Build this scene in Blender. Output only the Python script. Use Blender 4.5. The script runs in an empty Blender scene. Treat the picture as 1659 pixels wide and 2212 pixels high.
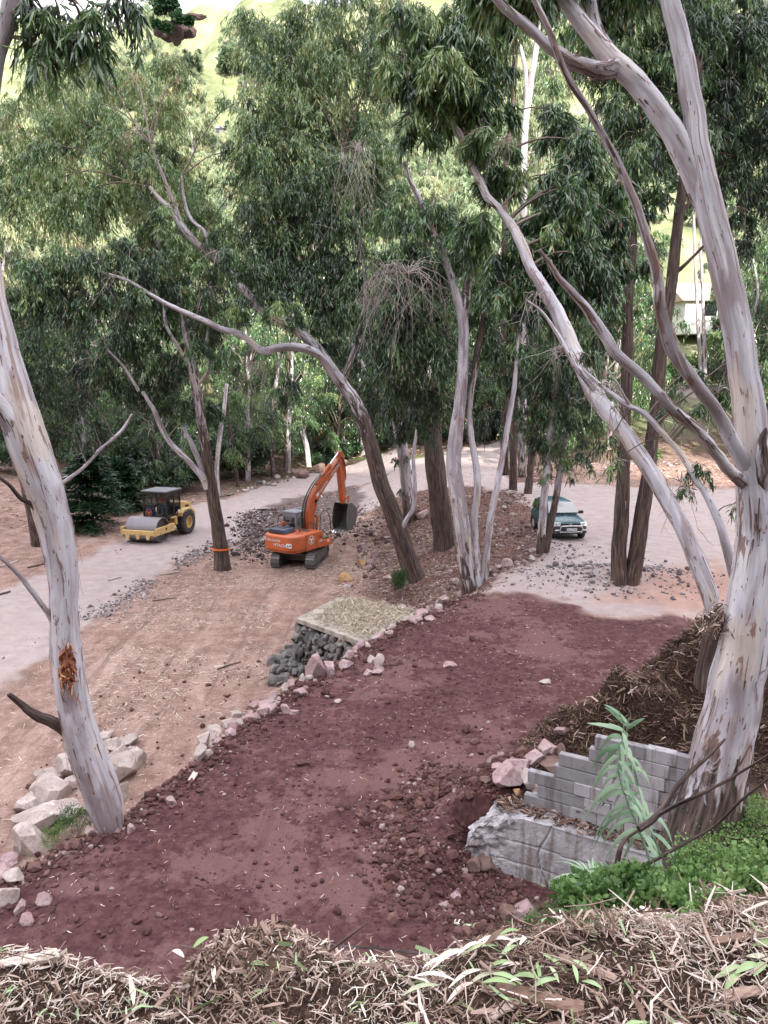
import bpy, math, random
import numpy as np
from mathutils import Vector, Matrix

# ------------------------------------------------------------------ camera, sky, sun, exposure
sc = bpy.context.scene
COL = sc.collection
R = math.radians
PITCH = R(10.0)
FPX = 1662.0                      # focal length in units of a 1659 x 2212 frame
CAMZ = 10.0
cd = bpy.data.cameras.new('camera')
cam = bpy.data.objects.new('camera', cd)
COL.objects.link(cam)
cam.location = (0, 0, CAMZ)
cam.rotation_euler = (R(90) - PITCH, 0, 0)
cd.sensor_fit = 'VERTICAL'
cd.angle = 2 * math.atan(1106 / FPX)
cd.clip_start = 0.05
cd.clip_end = 3000
sc.camera = cam

SUN_EL, SUN_AZ = R(29.2), R(160)     # azimuth clockwise from +Y (the view direction)
w = bpy.data.worlds.new("World")
sc.world = w
w.use_nodes = True
nt = w.node_tree
bg = nt.nodes['Background']
sky = nt.nodes.new('ShaderNodeTexSky')
sky.sky_type = 'NISHITA'
sky.sun_disc = False
sky.sun_elevation = SUN_EL
sky.sun_rotation = SUN_AZ
sky.air_density = 1.0
sky.dust_density = 1.5
tcw = nt.nodes.new('ShaderNodeTexCoord')
nzw = nt.nodes.new('ShaderNodeTexNoise')
nzw.inputs['Scale'].default_value = 3.0
nzw.inputs['Detail'].default_value = 6
rmp = nt.nodes.new('ShaderNodeValToRGB')
rmp.color_ramp.elements[0].position = 0.36
rmp.color_ramp.elements[0].color = (0.2, 0.2, 0.2, 1)
rmp.color_ramp.elements[1].position = 0.56
mixw = nt.nodes.new('ShaderNodeMixRGB')
mixw.inputs[2].default_value = (15.0, 14.7, 15.6, 1)   # bright broken cloud
nt.links.new(tcw.outputs['Generated'], nzw.inputs['Vector'])
nt.links.new(nzw.outputs['Fac'], rmp.inputs[0])
nt.links.new(rmp.outputs[0], mixw.inputs[0])
nt.links.new(sky.outputs[0], mixw.inputs[1])
sepw = nt.nodes.new('ShaderNodeSeparateXYZ')
nt.links.new(tcw.outputs['Generated'], sepw.inputs[0])
zr = nt.nodes.new('ShaderNodeValToRGB')            # an overcast sky is about three times brighter overhead than low down
zr.color_ramp.elements[0].position = 0.0; zr.color_ramp.elements[0].color = (0.28, 0.28, 0.28, 1)
zr.color_ramp.elements[1].position = 1.0; zr.color_ramp.elements[1].color = (1.0, 1.0, 1.0, 1)
nt.links.new(sepw.outputs[2], zr.inputs[0])
mulw = nt.nodes.new('ShaderNodeMixRGB'); mulw.blend_type = 'MULTIPLY'; mulw.inputs[0].default_value = 1.0
nt.links.new(mixw.outputs[0], mulw.inputs[1]); nt.links.new(zr.outputs[0], mulw.inputs[2])
nt.links.new(mulw.outputs[0], bg.inputs['Color'])
bg.inputs['Strength'].default_value = 0.15

sl = bpy.data.lights.new('sun', 'SUN')
sl.energy = 5.0
sl.angle = R(0.6)
sl.color = (1.0, 0.94, 0.84)
so = bpy.data.objects.new('sun', sl)
COL.objects.link(so)
sd = Vector((math.sin(SUN_AZ) * math.cos(SUN_EL), math.cos(SUN_AZ) * math.cos(SUN_EL), math.sin(SUN_EL)))
so.rotation_euler = sd.to_track_quat('Z', 'Y').to_euler()
so.location = (30, -60, 80)

sc.view_settings.view_transform = 'Standard'
sc.view_settings.look = 'None'
sc.view_settings.exposure = 1.2
sc.view_settings.gamma = 1.0
sc.render.engine = 'CYCLES'
sc.cycles.max_bounces = 6
sc.cycles.diffuse_bounces = 2
sc.cycles.glossy_bounces = 2
sc.cycles.transmission_bounces = 4
sc.cycles.transparent_max_bounces = 6
sc.cycles.use_denoising = True
sc.cycles.use_adaptive_sampling = True
sc.cycles.adaptive_threshold = 0.02

rng = np.random.default_rng(7)
random.seed(7)
CP, SP = math.cos(PITCH), math.sin(PITCH)

# ------------------------------------------------------------------ helpers
def ray(px, py):
    u = -(py - 1106) / FPX
    return np.array([(px - 829.5) / FPX, CP + SP * u, -SP + CP * u])

def P(px, py, Y):
    """world point seen at (px, py) at distance Y along the ground"""
    d = ray(px, py)
    t = Y / d[1]
    return np.array([d[0] * t, Y, CAMZ + d[2] * t])

def PZ(px, py, z):
    d = ray(px, py)
    t = (z - CAMZ) / d[2]
    return np.array([d[0] * t, d[1] * t, z])

def project(x, y, z):
    dz = z - CAMZ
    f = y * CP - dz * SP
    u = y * SP + dz * CP
    f = np.maximum(f, 1e-3)
    return 829.5 + FPX * x / f, 1106 - FPX * u / f

def zdep(p):
    """distance of a point along the viewing axis"""
    return float(p[1] * CP - (p[2] - CAMZ) * SP)

def hcos(p):
    return float(p[1] / math.hypot(p[0], p[1]))

def ss(t):
    t = np.clip(t, 0, 1)
    return t * t * (3 - 2 * t)

def _hash(ix, iy, seed):
    n = (ix.astype(np.int64) * 374761393 + iy.astype(np.int64) * 668265263 + seed * 974711) & 0x7fffffff
    n = ((n ^ (n >> 13)) * 1274126177) & 0x7fffffff
    n = n ^ (n >> 16)
    return (n & 0xffff) / 65535.0

def vnoise(x, y, seed=0):
    ix, iy = np.floor(x), np.floor(y)
    fx, fy = x - ix, y - iy
    fx = fx * fx * (3 - 2 * fx)
    fy = fy * fy * (3 - 2 * fy)
    a = _hash(ix, iy, seed); b = _hash(ix + 1, iy, seed)
    c = _hash(ix, iy + 1, seed); d = _hash(ix + 1, iy + 1, seed)
    return (a + (b - a) * fx) * (1 - fy) + (c + (d - c) * fx) * fy

def fbm(x, y, oct=4, seed=0):
    s = 0; a = 0.5
    for i in range(oct):
        s = s + a * (vnoise(x * 2 ** i, y * 2 ** i, seed + i * 17) - 0.5)
        a *= 0.5
    return s * 2

def mesh_np(name, V, F, mat=None, attrs=None, parent=None, smooth=True, link=True):
    V = np.asarray(V, dtype=np.float32)
    F = np.asarray(F, dtype=np.int32)
    me = bpy.data.meshes.new(name)
    me.vertices.add(len(V))
    me.vertices.foreach_set('co', V.ravel())
    k = F.shape[1]
    me.loops.add(F.size)
    me.loops.foreach_set('vertex_index', F.ravel())
    me.polygons.add(len(F))
    me.polygons.foreach_set('loop_start', np.arange(0, F.size, k, dtype=np.int32))
    me.update(calc_edges=True)
    me.polygons.foreach_set('use_smooth', np.full(len(F), smooth, dtype=bool))
    if attrs:
        for an, (typ, dom, data) in attrs.items():
            at = me.attributes.new(an, typ, dom)
            data = np.asarray(data, dtype=np.float32)
            at.data.foreach_set('value' if typ == 'FLOAT' else ('vector' if typ == 'FLOAT_VECTOR' else 'color'), data.ravel())
    if mat:
        me.materials.append(mat)
    me.validate()
    if not link:
        return me
    o = bpy.data.objects.new(name, me)
    COL.objects.link(o)
    if parent:
        o.parent = parent
    return o

def tag(o, label=None, cat=None, group=None, kind=None):
    if label: o['label'] = label
    if cat: o['category'] = cat
    if group: o['group'] = group
    if kind: o['kind'] = kind
    return o

def empty(name, loc=(0, 0, 0), rz=0.0):
    o = bpy.data.objects.new(name, None)
    o.location = [float(v) for v in loc]
    o.rotation_euler = (0, 0, rz)
    o.empty_display_size = 0.3
    COL.objects.link(o)
    return o

class MB:
    """collects primitives into one mesh"""
    def __init__(s):
        s.v = []; s.f = []
    def add(s, V, F):
        n = len(s.v)
        s.v.extend([tuple(map(float, p)) for p in V])
        s.f.extend([tuple(n + i for i in f) for f in F])
        return s
    def box(s, c, size, rot=None):
        h = np.array(size) / 2
        V = [np.array([a, b, d]) * h for a in (-1, 1) for b in (-1, 1) for d in (-1, 1)]
        if rot is not None:
            V = [np.array(rot @ Vector(p)) for p in V]
        V = [p + np.array(c) for p in V]
        F = [(0, 1, 3, 2), (4, 6, 7, 5), (0, 4, 5, 1), (2, 3, 7, 6), (0, 2, 6, 4), (1, 5, 7, 3)]
        return s.add(V, F)
    def prism(s, poly, axis, a, b):
        """poly in the plane normal to axis; ('x': (y,z), 'y': (x,z), 'z': (x,y))"""
        def mk(p, t):
            return {'x': (t, p[0], p[1]), 'y': (p[0], t, p[1]), 'z': (p[0], p[1], t)}[axis]
        n = len(poly)
        V = [mk(p, a) for p in poly] + [mk(p, b) for p in poly]
        F = [tuple(range(n))[::-1], tuple(range(n, 2 * n))]
        F += [(i, (i + 1) % n, n + (i + 1) % n, n + i) for i in range(n)]
        return s.add(V, F)
    def cyl(s, p0, p1, r, n=16, r2=None, caps=True):
        p0, p1 = Vector(p0), Vector(p1)
        r2 = r if r2 is None else r2
        d = (p1 - p0).normalized()
        a = d.orthogonal().normalized(); b = d.cross(a)
        V = []
        for q, rr in ((p0, r), (p1, r2)):
            for i in range(n):
                t = 2 * math.pi * i / n
                V.append(q + (a * math.cos(t) + b * math.sin(t)) * rr)
        F = [(i, (i + 1) % n, n + (i + 1) % n, n + i) for i in range(n)]
        if caps:
            F += [tuple(range(n))[::-1], tuple(range(n, 2 * n))]
        return s.add(V, F)
    def ring(s, c, axis, prof, n=28):
        """lathe: prof = [(offset along axis, radius)...] closed loop"""
        c = Vector(c); d = Vector(axis).normalized()
        a = d.orthogonal().normalized(); b = d.cross(a)
        m = len(prof); V = []
        for i in range(n):
            t = 2 * math.pi * i / n
            e = a * math.cos(t) + b * math.sin(t)
            for (o, r) in prof:
                V.append(c + d * o + e * r)
        F = []
        for i in range(n):
            for j in range(m):
                F.append((i * m + j, i * m + (j + 1) % m, ((i + 1) % n) * m + (j + 1) % m, ((i + 1) % n) * m + j))
        return s.add(V, F)
    def tube(s, pts, r, n=8):
        for i in range(len(pts) - 1):
            s.cyl(pts[i], pts[i + 1], r, n)
        return s
    def build(s, name, mat, parent=None, bevel=0.0, smooth=False):
        me = bpy.data.meshes.new(name)
        me.from_pydata(s.v, [], s.f)
        me.materials.append(mat)
        if smooth:
            me.polygons.foreach_set('use_smooth', [True] * len(me.polygons))
        me.update()
        o = bpy.data.objects.new(name, me)
        COL.objects.link(o)
        if parent: o.parent = parent
        if bevel > 0:
            m = o.modifiers.new('bevel', 'BEVEL')
            m.width = bevel; m.segments = 2; m.limit_method = 'ANGLE'
        return o

# ------------------------------------------------------------------ materials
def newmat(name):
    m = bpy.data.materials.new(name)
    m.use_nodes = True
    t = m.node_tree
    for n in list(t.nodes): t.nodes.remove(n)
    out = t.nodes.new('ShaderNodeOutputMaterial')
    return m, t, out

class NT:
    def __init__(s, t): s.t = t
    def n(s, typ, **kw):
        x = s.t.nodes.new(typ)
        for k, v in kw.items(): setattr(x, k, v)
        return x
    def l(s, a, b): s.t.links.new(a, b)
    def val(s, sock, v):
        if hasattr(v, 'is_linked') or hasattr(v, 'links'): s.l(v, sock)
        else: sock.default_value = v
    def noise(s, vec, scale, detail=4, rough=0.55, dist=0.0):
        x = s.n('ShaderNodeTexNoise')
        if vec is not None: s.l(vec, x.inputs['Vector'])
        x.inputs['Scale'].default_value = scale
        x.inputs['Detail'].default_value = detail
        x.inputs['Roughness'].default_value = rough
        x.inputs['Distortion'].default_value = dist
        return x.outputs['Fac']
    def ramp(s, fac, stops, interp='LINEAR'):
        x = s.n('ShaderNodeValToRGB')
        cr = x.color_ramp; cr.interpolation = interp
        while len(cr.elements) < len(stops): cr.elements.new(0.5)
        for e, (p, c) in zip(cr.elements, stops):
            e.position = p
            e.color = (c, c, c, 1) if isinstance(c, (int, float)) else (c[0], c[1], c[2], 1)
        s.l(fac, x.inputs[0])
        return x.outputs[0]
    def mix(s, fac, a, b, mode='MIX'):
        x = s.n('ShaderNodeMixRGB', blend_type=mode)
        s.val(x.inputs[0], fac)
        for i, v in ((1, a), (2, b)):
            if isinstance(v, (tuple, list)): x.inputs[i].default_value = (v[0], v[1], v[2], 1)
            else: s.l(v, x.inputs[i])
        return x.outputs[0]
    def math(s, op, a, b=0.0, clamp=False):
        x = s.n('ShaderNodeMath', operation=op, use_clamp=clamp)
        s.val(x.inputs[0], a); s.val(x.inputs[1], b)
        return x.outputs[0]
    def attr(s, name, fac=True):
        x = s.n('ShaderNodeAttribute', attribute_name=name)
        return x.outputs['Fac'] if fac else x.outputs['Vector']
    def bump(s, h, strength=0.5, dist=0.02):
        x = s.n('ShaderNodeBump')
        x.inputs['Strength'].default_value = strength
        x.inputs['Distance'].default_value = dist
        s.l(h, x.inputs['Height'])
        return x.outputs[0]
    def scale(s, vec, sx, sy, sz):
        x = s.n('ShaderNodeMapping')
        s.l(vec, x.inputs['Vector'])
        x.inputs['Scale'].default_value = (sx, sy, sz)
        return x.outputs[0]
    def princ(s, col, rough=0.6, metal=0.0, normal=None, spec=0.5):
        x = s.n('ShaderNodeBsdfPrincipled')
        if isinstance(col, (tuple, list)): x.inputs['Base Color'].default_value = (col[0], col[1], col[2], 1)
        else: s.l(col, x.inputs['Base Color'])
        s.val(x.inputs['Roughness'], rough)
        x.inputs['Metallic'].default_value = metal
        x.inputs['Specular IOR Level'].default_value = spec
        if normal is not None: s.l(normal, x.inputs['Normal'])
        return x

def paint(name, col, rough=0.45, metal=0.0, dirt=0.35, dirtcol=(0.16, 0.11, 0.08), scale=3.0, spec=0.5):
    m, t, out = newmat(name)
    g = NT(t)
    tc = g.n('ShaderNodeTexCoord').outputs['Object']
    n1 = g.noise(tc, scale, 6, 0.65)
    n2 = g.noise(tc, scale * 7, 5, 0.6)
    f = g.math('MULTIPLY', g.ramp(n1, [(0.45, 0.0), (0.72, 1.0)]), dirt)
    c = g.mix(f, col, dirtcol)
    c = g.mix(g.math('MULTIPLY', n2, 0.25), c, tuple(v * 0.55 for v in col))
    r = g.math('ADD', g.math('MULTIPLY', n1, 0.25), rough - 0.1)
    b = g.princ(c, r, metal, None, spec)
    g.l(b.outputs[0], out.inputs[0])
    return m

M = {}
M['orange'] = paint('orange_paint', (0.62, 0.13, 0.035), 0.42, dirt=0.6, scale=1.6)
M['orange_dark'] = paint('faded_orange_paint', (0.50, 0.12, 0.04), 0.5, dirt=0.7)
M['blue_grey'] = paint('dark_blue_paint', (0.035, 0.05, 0.10), 0.4, dirt=0.15)
M['cab_grey'] = paint('grey_cab_paint', (0.22, 0.23, 0.28), 0.4, dirt=0.2)
M['steel'] = paint('worn_steel', (0.17, 0.16, 0.16), 0.5, 0.5, dirt=0.5)
M['chrome'] = paint('bright_steel', (0.75, 0.75, 0.77), 0.2, 0.9, dirt=0.05)
M['drum'] = paint('drum_steel', (0.25, 0.23, 0.25), 0.5, 0.35, dirt=0.3, dirtcol=(0.2, 0.16, 0.14), scale=2)
M['black'] = paint('black_paint', (0.015, 0.015, 0.017), 0.4, dirt=0.15)
M['rubber'] = paint('rubber', (0.035, 0.032, 0.034), 0.8, dirt=0.5, dirtcol=(0.14, 0.11, 0.10))
M['yellow'] = paint('yellow_paint', (0.66, 0.45, 0.18), 0.45, dirt=0.5, scale=1.8)
M['white'] = paint('white_paint', (0.8, 0.8, 0.8), 0.5, dirt=0.08)
M['green_car'] = paint('dark_green_car_paint', (0.010, 0.070, 0.090), 0.25, 0.0, dirt=0.08, spec=0.5)
M['plastic'] = paint('dark_grey_plastic', (0.03, 0.032, 0.035), 0.6, dirt=0.3)
M['silver'] = paint('silver_trim', (0.6, 0.6, 0.6), 0.3, 0.6, dirt=0.1)
M['lamp'] = paint('lamp_glass', (0.75, 0.77, 0.8), 0.12, 0.3, dirt=0.02)
M['blue_print'] = paint('blue_print', (0.03, 0.06, 0.30), 0.5, dirt=0)
M['skin'] = paint('skin', (0.42, 0.23, 0.16), 0.6, dirt=0)
M['hair'] = paint('hair', (0.02, 0.015, 0.012), 0.7, dirt=0)
M['shirt'] = paint('red_shirt', (0.62, 0.10, 0.11), 0.8, dirt=0.05)
M['jeans'] = paint('blue_jeans', (0.06, 0.14, 0.34), 0.85, dirt=0.1)
M['tape'] = paint('orange_tape', (0.85, 0.16, 0.03), 0.5, dirt=0)
M['whitewall'] = paint('white_render', (0.75, 0.74, 0.72), 0.9, dirt=0.1, scale=0.3)
M['roof'] = paint('roof_tiles', (0.18, 0.17, 0.20), 0.8, dirt=0.3, scale=1)
M['tanroof'] = paint('tan_roof', (0.42, 0.33, 0.25), 0.8, dirt=0.3, scale=1)

def glass_mat():
    m, t, out = newmat('tinted_glass')
    g = NT(t)
    b = g.princ((0.02, 0.026, 0.03), 0.04, 0.0, None, 0.9)
    tr = g.n('ShaderNodeBsdfTransparent')
    tr.inputs[0].default_value = (0.92, 0.95, 0.93, 1)
    x = g.n('ShaderNodeMixShader'); x.inputs[0].default_value = 0.82
    g.l(b.outputs[0], x.inputs[1]); g.l(tr.outputs[0], x.inputs[2])
    g.l(x.outputs[0], out.inputs[0])
    return m
M['glass'] = glass_mat()

def dark_glass():
    m, t, out = newmat('windscreen_glass')
    g = NT(t)
    b = g.princ((0.012, 0.015, 0.018), 0.03, 0.0, None, 1.0)
    b.inputs['Coat Weight'].default_value = 1.0
    b.inputs['Coat Roughness'].default_value = 0.02
    g.l(b.outputs[0], out.inputs[0])
    return m
M['darkglass'] = dark_glass()

def bark_mat():
    """smooth shedding gum bark, turning to dark fibrous bark where 'rough' is high; 'bk' is a coordinate round and along the stem (m)"""
    m, t, out = newmat('gum_bark')
    g = NT(t)
    bk = g.attr('bk', False)
    rough = g.attr('rough')
    oi = g.n('ShaderNodeObjectInfo').outputs['Random']
    long_ = g.scale(bk, 5.0, 5.0, 0.55)
    n1 = g.noise(long_, 1.0, 5, 0.6, 0.4)
    n2 = g.noise(g.scale(bk, 9, 9, 1.6), 1.0, 5, 0.6, 0.8)
    n3 = g.noise(g.scale(bk, 2.2, 2.2, 0.6), 1.0, 3, 0.5)
    n4 = g.noise(g.scale(bk, 26, 26, 6), 1.0, 4, 0.6)
    n5 = g.noise(g.scale(bk, 14, 14, 0.5), 1.0, 3, 0.55)
    n6 = g.noise(g.scale(bk, 7, 7, 0.32), 1.0, 6, 0.62, 0.6)
    n7 = g.noise(g.scale(bk, 34, 34, 2.2), 1.0, 4, 0.6)
    base = g.ramp(n1, [(0.30, (0.20, 0.165, 0.175)), (0.42, (0.35, 0.32, 0.35)), (0.55, (0.50, 0.48, 0.525)), (0.72, (0.66, 0.63, 0.65))])
    cream = g.mix(g.ramp(n3, [(0.56, 0.0), (0.62, 0.5)]), base, (0.58, 0.48, 0.38))
    greyp = g.mix(g.ramp(n3, [(0.38, 0.75), (0.43, 0.0)]), cream, (0.25, 0.20, 0.21))
    amt = g.ramp(rough, [(0.0, 0.0), (0.35, 1.0)])
    n2b = g.math('ADD', n2, g.math('MULTIPLY', amt, 0.085))
    n6b = g.math('ADD', n6, g.math('MULTIPLY', amt, 0.06))
    rust = g.mix(g.ramp(n2b, [(0.645, 0.0), (0.665, 0.85)]), greyp, (0.19, 0.10, 0.08))
    streak = g.mix(g.ramp(n6b, [(0.61, 0.0), (0.68, 0.75)]), rust, (0.23, 0.13, 0.085))
    streak = g.mix(g.ramp(n5, [(0.66, 0.0), (0.70, 0.8)]), streak, (0.10, 0.055, 0.045))
    streak = g.mix(g.ramp(n7, [(0.52, 0.0), (0.70, 0.35)]), streak, (0.30, 0.25, 0.25))
    spots = g.mix(g.ramp(n4, [(0.655, 0.0), (0.68, 0.9)]), streak, (0.06, 0.04, 0.035))
    # fibrous bark
    f1 = g.noise(g.scale(bk, 24, 24, 1.6), 1.0, 5, 0.65, 0.3)
    f2 = g.noise(g.scale(bk, 6, 6, 0.9), 1.0, 3, 0.5)
    fib = g.ramp(f1, [(0.33, (0.012, 0.009, 0.009)), (0.5, (0.068, 0.048, 0.042)), (0.66, (0.17, 0.125, 0.108))])
    fib = g.mix(g.ramp(f2, [(0.5, 0.0), (0.75, 0.5)]), fib, (0.16, 0.095, 0.065))
    rr = g.math('ADD', rough, g.math('MULTIPLY', g.math('SUBTRACT', n2, 0.5), 1.1))
    rf = g.ramp(rr, [(0.44, 0.0), (0.54, 1.0)])
    col = g.mix(rf, spots, fib)
    hgt = g.mix(rf, g.mix(0.5, n2, g.mix(0.5, n4, n6)), f1)
    nrm = g.bump(hgt, 0.9, 0.035)
    b = g.princ(col, 0.72, 0, nrm, 0.3)
    g.l(b.outputs[0], out.inputs[0])
    return m
M['bark'] = bark_mat()

def leaf_mat(name, stops, transl=0.35, rough=0.5, spec=0.35):
    m, t, out = newmat(name)
    g = NT(t)
    tint = g.attr('tint')
    col = g.ramp(tint, stops)
    b = g.princ(col, rough, 0, None, spec)
    tr = g.n('ShaderNodeBsdfTranslucent')
    tc = g.mix(0.5, col, (0.30, 0.38, 0.05), 'MULTIPLY')
    tcol = g.mix(0.5, col, tc)
    g.l(tcol, tr.inputs[0])
    x = g.n('ShaderNodeMixShader'); x.inputs[0].default_value = transl
    g.l(b.outputs[0], x.inputs[1]); g.l(tr.outputs[0], x.inputs[2])
    g.l(x.outputs[0], out.inputs[0])
    return m
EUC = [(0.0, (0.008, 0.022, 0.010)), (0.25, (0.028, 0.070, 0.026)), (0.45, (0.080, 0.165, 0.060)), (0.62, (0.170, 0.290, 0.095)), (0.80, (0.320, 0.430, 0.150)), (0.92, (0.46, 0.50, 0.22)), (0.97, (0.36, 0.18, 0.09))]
M['leaf'] = leaf_mat('gum_leaves', EUC, 0.25, 0.28, 1.0)
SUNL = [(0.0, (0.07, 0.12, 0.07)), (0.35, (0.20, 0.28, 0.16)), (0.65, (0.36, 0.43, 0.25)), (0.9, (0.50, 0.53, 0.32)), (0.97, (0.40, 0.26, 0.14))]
M['leaf_sunlit'] = leaf_mat('sunlit_gum_leaves', SUNL, 0.35, 0.42, 0.5)  # gum leaves for the far slope, sunlight painted in as paler colour
M['herb'] = leaf_mat('herb_leaves', [(0.0, (0.035, 0.075, 0.025)), (0.4, (0.09, 0.175, 0.05)), (0.8, (0.18, 0.30, 0.095)), (1.0, (0.30, 0.40, 0.16))], 0.35)
M['reed'] = leaf_mat('reed_leaves', [(0.0, (0.10, 0.20, 0.11)), (0.5, (0.24, 0.38, 0.24)), (1.0, (0.40, 0.52, 0.36))], 0.25)
M['conifer'] = leaf_mat('conifer_leaves', [(0.0, (0.010, 0.030, 0.014)), (0.5, (0.022, 0.060, 0.025)), (1.0, (0.05, 0.11, 0.04))], 0.15)
M['drygrass'] = leaf_mat('dry_grass', [(0.0, (0.26, 0.20, 0.15)), (0.5, (0.46, 0.385, 0.30)), (0.9, (0.62, 0.545, 0.44)), (1.0, (0.36, 0.38, 0.16))], 0.0)
M['litter'] = leaf_mat('chip_litter', [(0.0, (0.035, 0.022, 0.016)), (0.2, (0.10, 0.06, 0.045)), (0.42, (0.24, 0.155, 0.12)), (0.65, (0.44, 0.33, 0.275)), (0.82, (0.60, 0.50, 0.445)), (0.91, (0.76, 0.67, 0.58)), (0.93, (0.26, 0.36, 0.16)), (1.0, (0.33, 0.43, 0.24))], 0.0, 0.7, 0.2)
M['peel'] = leaf_mat('peeling_bark', [(0.0, (0.06, 0.035, 0.03)), (0.4, (0.17, 0.10, 0.08)), (0.75, (0.36, 0.25, 0.21)), (1.0, (0.58, 0.48, 0.43))], 0.05, 0.8, 0.2)
M['twig'] = leaf_mat('twig_bark', [(0.0, (0.05, 0.035, 0.03)), (0.5, (0.20, 0.15, 0.13)), (1.0, (0.48, 0.43, 0.40))], 0.0, 0.8, 0.2)

def rock_mat(name, cols, soil=(0.10, 0.05, 0.05), soilamt=0.35):
    m, t, out = newmat(name)
    g = NT(t)
    tc = g.n('ShaderNodeTexCoord').outputs['Object']
    oi = g.n('ShaderNodeObjectInfo').outputs['Random']
    n1 = g.noise(tc, 2.2, 6, 0.6); n2 = g.noise(tc, 11, 6, 0.65); n3 = g.noise(tc, 40, 4, 0.6)
    c = g.ramp(n1, [(0.3, cols[0]), (0.5, cols[1]), (0.68, cols[2])])
    c = g.mix(g.ramp(n2, [(0.5, 0.0), (0.62, soilamt)]), c, soil)
    c = g.mix(g.math('MULTIPLY', oi, 0.4), c, cols[0])
    c = g.mix(g.ramp(n3, [(0.55, 0.0), (0.75, 0.35)]), c, tuple(v * 0.4 for v in cols[0]))
    b = g.princ(c, 0.9, 0, g.bump(g.mix(0.5, n2, n3), 0.6, 0.03), 0.2)
    g.l(b.outputs[0], out.inputs[0])
    return m
M['boulder'] = rock_mat('pale_boulder', [(0.30, 0.24, 0.215), (0.47, 0.40, 0.37), (0.62, 0.555, 0.53)], (0.20, 0.125, 0.09), 0.45)
M['pinkrock'] = rock_mat('pink_rock', [(0.27, 0.17, 0.17), (0.42, 0.31, 0.31), (0.55, 0.44, 0.44)], (0.13, 0.06, 0.06), 0.5)
M['darkrock'] = rock_mat('dark_basalt', [(0.060, 0.056, 0.055), (0.155, 0.145, 0.142), (0.33, 0.31, 0.30)], (0.19, 0.16, 0.14), 0.35)
M['ochrerock'] = rock_mat('ochre_rock', [(0.34, 0.19, 0.08), (0.48, 0.30, 0.15), (0.55, 0.40, 0.26)], (0.15, 0.07, 0.05), 0.2)
M['brownrock'] = rock_mat('brown_earthy_rock', [(0.13, 0.08, 0.07), (0.21, 0.14, 0.12), (0.30, 0.22, 0.19)], (0.14, 0.07, 0.05), 0.3)

def stones_mat(name, stops):
    m, t, out = newmat(name)
    g = NT(t)
    tint = g.attr('tint')
    tc = g.n('ShaderNodeTexCoord').outputs['Object']
    n = g.noise(tc, 18, 5, 0.65)
    c = g.ramp(tint, stops)
    c = g.mix(g.ramp(n, [(0.4, 0.0), (0.7, 0.45)]), c, (0.09, 0.055, 0.05))
    b = g.princ(c, 0.92, 0, g.bump(n, 0.5, 0.02), 0.15)
    g.l(b.outputs[0], out.inputs[0])
    return m
M['redclod'] = stones_mat('red_clods', [(0.0, (0.062, 0.028, 0.026)), (0.6, (0.11, 0.053, 0.049)), (0.92, (0.17, 0.092, 0.085)), (0.97, (0.36, 0.28, 0.27))])
M['rubble'] = stones_mat('rubble_stones', [(0.0, (0.085, 0.055, 0.048)), (0.4, (0.19, 0.125, 0.11)), (0.75, (0.31, 0.235, 0.215)), (1.0, (0.48, 0.40, 0.38))])
M['gravelst'] = stones_mat('grey_gravel_stones', [(0.0, (0.09, 0.08, 0.085)), (0.5, (0.22, 0.195, 0.20)), (0.85, (0.38, 0.35, 0.355)), (1.0, (0.55, 0.51, 0.51))])
M['darkgravel'] = stones_mat('dark_gravel_stones', [(0.0, (0.028, 0.022, 0.022)), (0.55, (0.085, 0.066, 0.064)), (0.9, (0.19, 0.155, 0.15)), (1.0, (0.42, 0.37, 0.36))])

def conc_mat(name, cols, scale=1.0):
    m, t, out = newmat(name)
    g = NT(t)
    tc = g.n('ShaderNodeTexCoord').outputs['Object']
    tint = g.attr('tint')
    n1 = g.noise(tc, 1.6 * scale, 6, 0.6); n2 = g.noise(tc, 9 * scale, 5, 0.6); n3 = g.noise(g.scale(tc, 5, 5, 0.7), 1.0 * scale, 4, 0.6)
    n4 = g.noise(tc, 60 * scale, 3, 0.6)
    c = g.ramp(n1, [(0.3, cols[0]), (0.5, cols[1]), (0.7, cols[2])])
    c = g.mix(g.ramp(n3, [(0.50, 0.0), (0.64, 0.7)]), c, (0.13, 0.095, 0.075))
    c = g.mix(g.ramp(n2, [(0.58, 0.0), (0.72, 0.5)]), c, tuple(v * 0.5 for v in cols[0]))
    c = g.mix(g.ramp(tint, [(0.0, 0.5), (0.7, 0.0)]), c, tuple(v * 0.45 for v in cols[0]))
    b = g.princ(c, 0.9, 0, g.bump(g.mix(0.5, n2, n4), 0.5, 0.015), 0.2)
    g.l(b.outputs[0], out.inputs[0])
    return m
M['concrete'] = conc_mat('old_concrete', [(0.31, 0.29, 0.30), (0.44, 0.42, 0.44), (0.60, 0.58, 0.60)])
M['block'] = conc_mat('concrete_block', [(0.30, 0.285, 0.30), (0.42, 0.40, 0.425), (0.52, 0.50, 0.53)], 1.5)
M['slab'] = conc_mat('weathered_slab', [(0.24, 0.21, 0.18), (0.34, 0.30, 0.26), (0.44, 0.40, 0.36)])
# ------------------------------------------------------------------ terrain
_EY = [0, 7, 10.5, 12, 14.2, 17.4, 21.3, 25.1, 25.9, 28.1, 33.2, 42, 46, 60, 600]
_EX = [-14, -8, -5.8, -4.7, -3.77, -2.54, -.4, 1.9, 3.0, 4.5, 7.2, 8.2, 8.4, 8.6, 8.6]
W0, W1 = np.array([2.05, 11.3]), np.array([3.44, 10.5])       # front line of the concrete base wall
WD = (W1 - W0) / np.linalg.norm(W1 - W0)
WN = np.array([-WD[1], WD[0]])                                 # points away from the camera
if WN[1] < 0: WN = -WN

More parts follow.
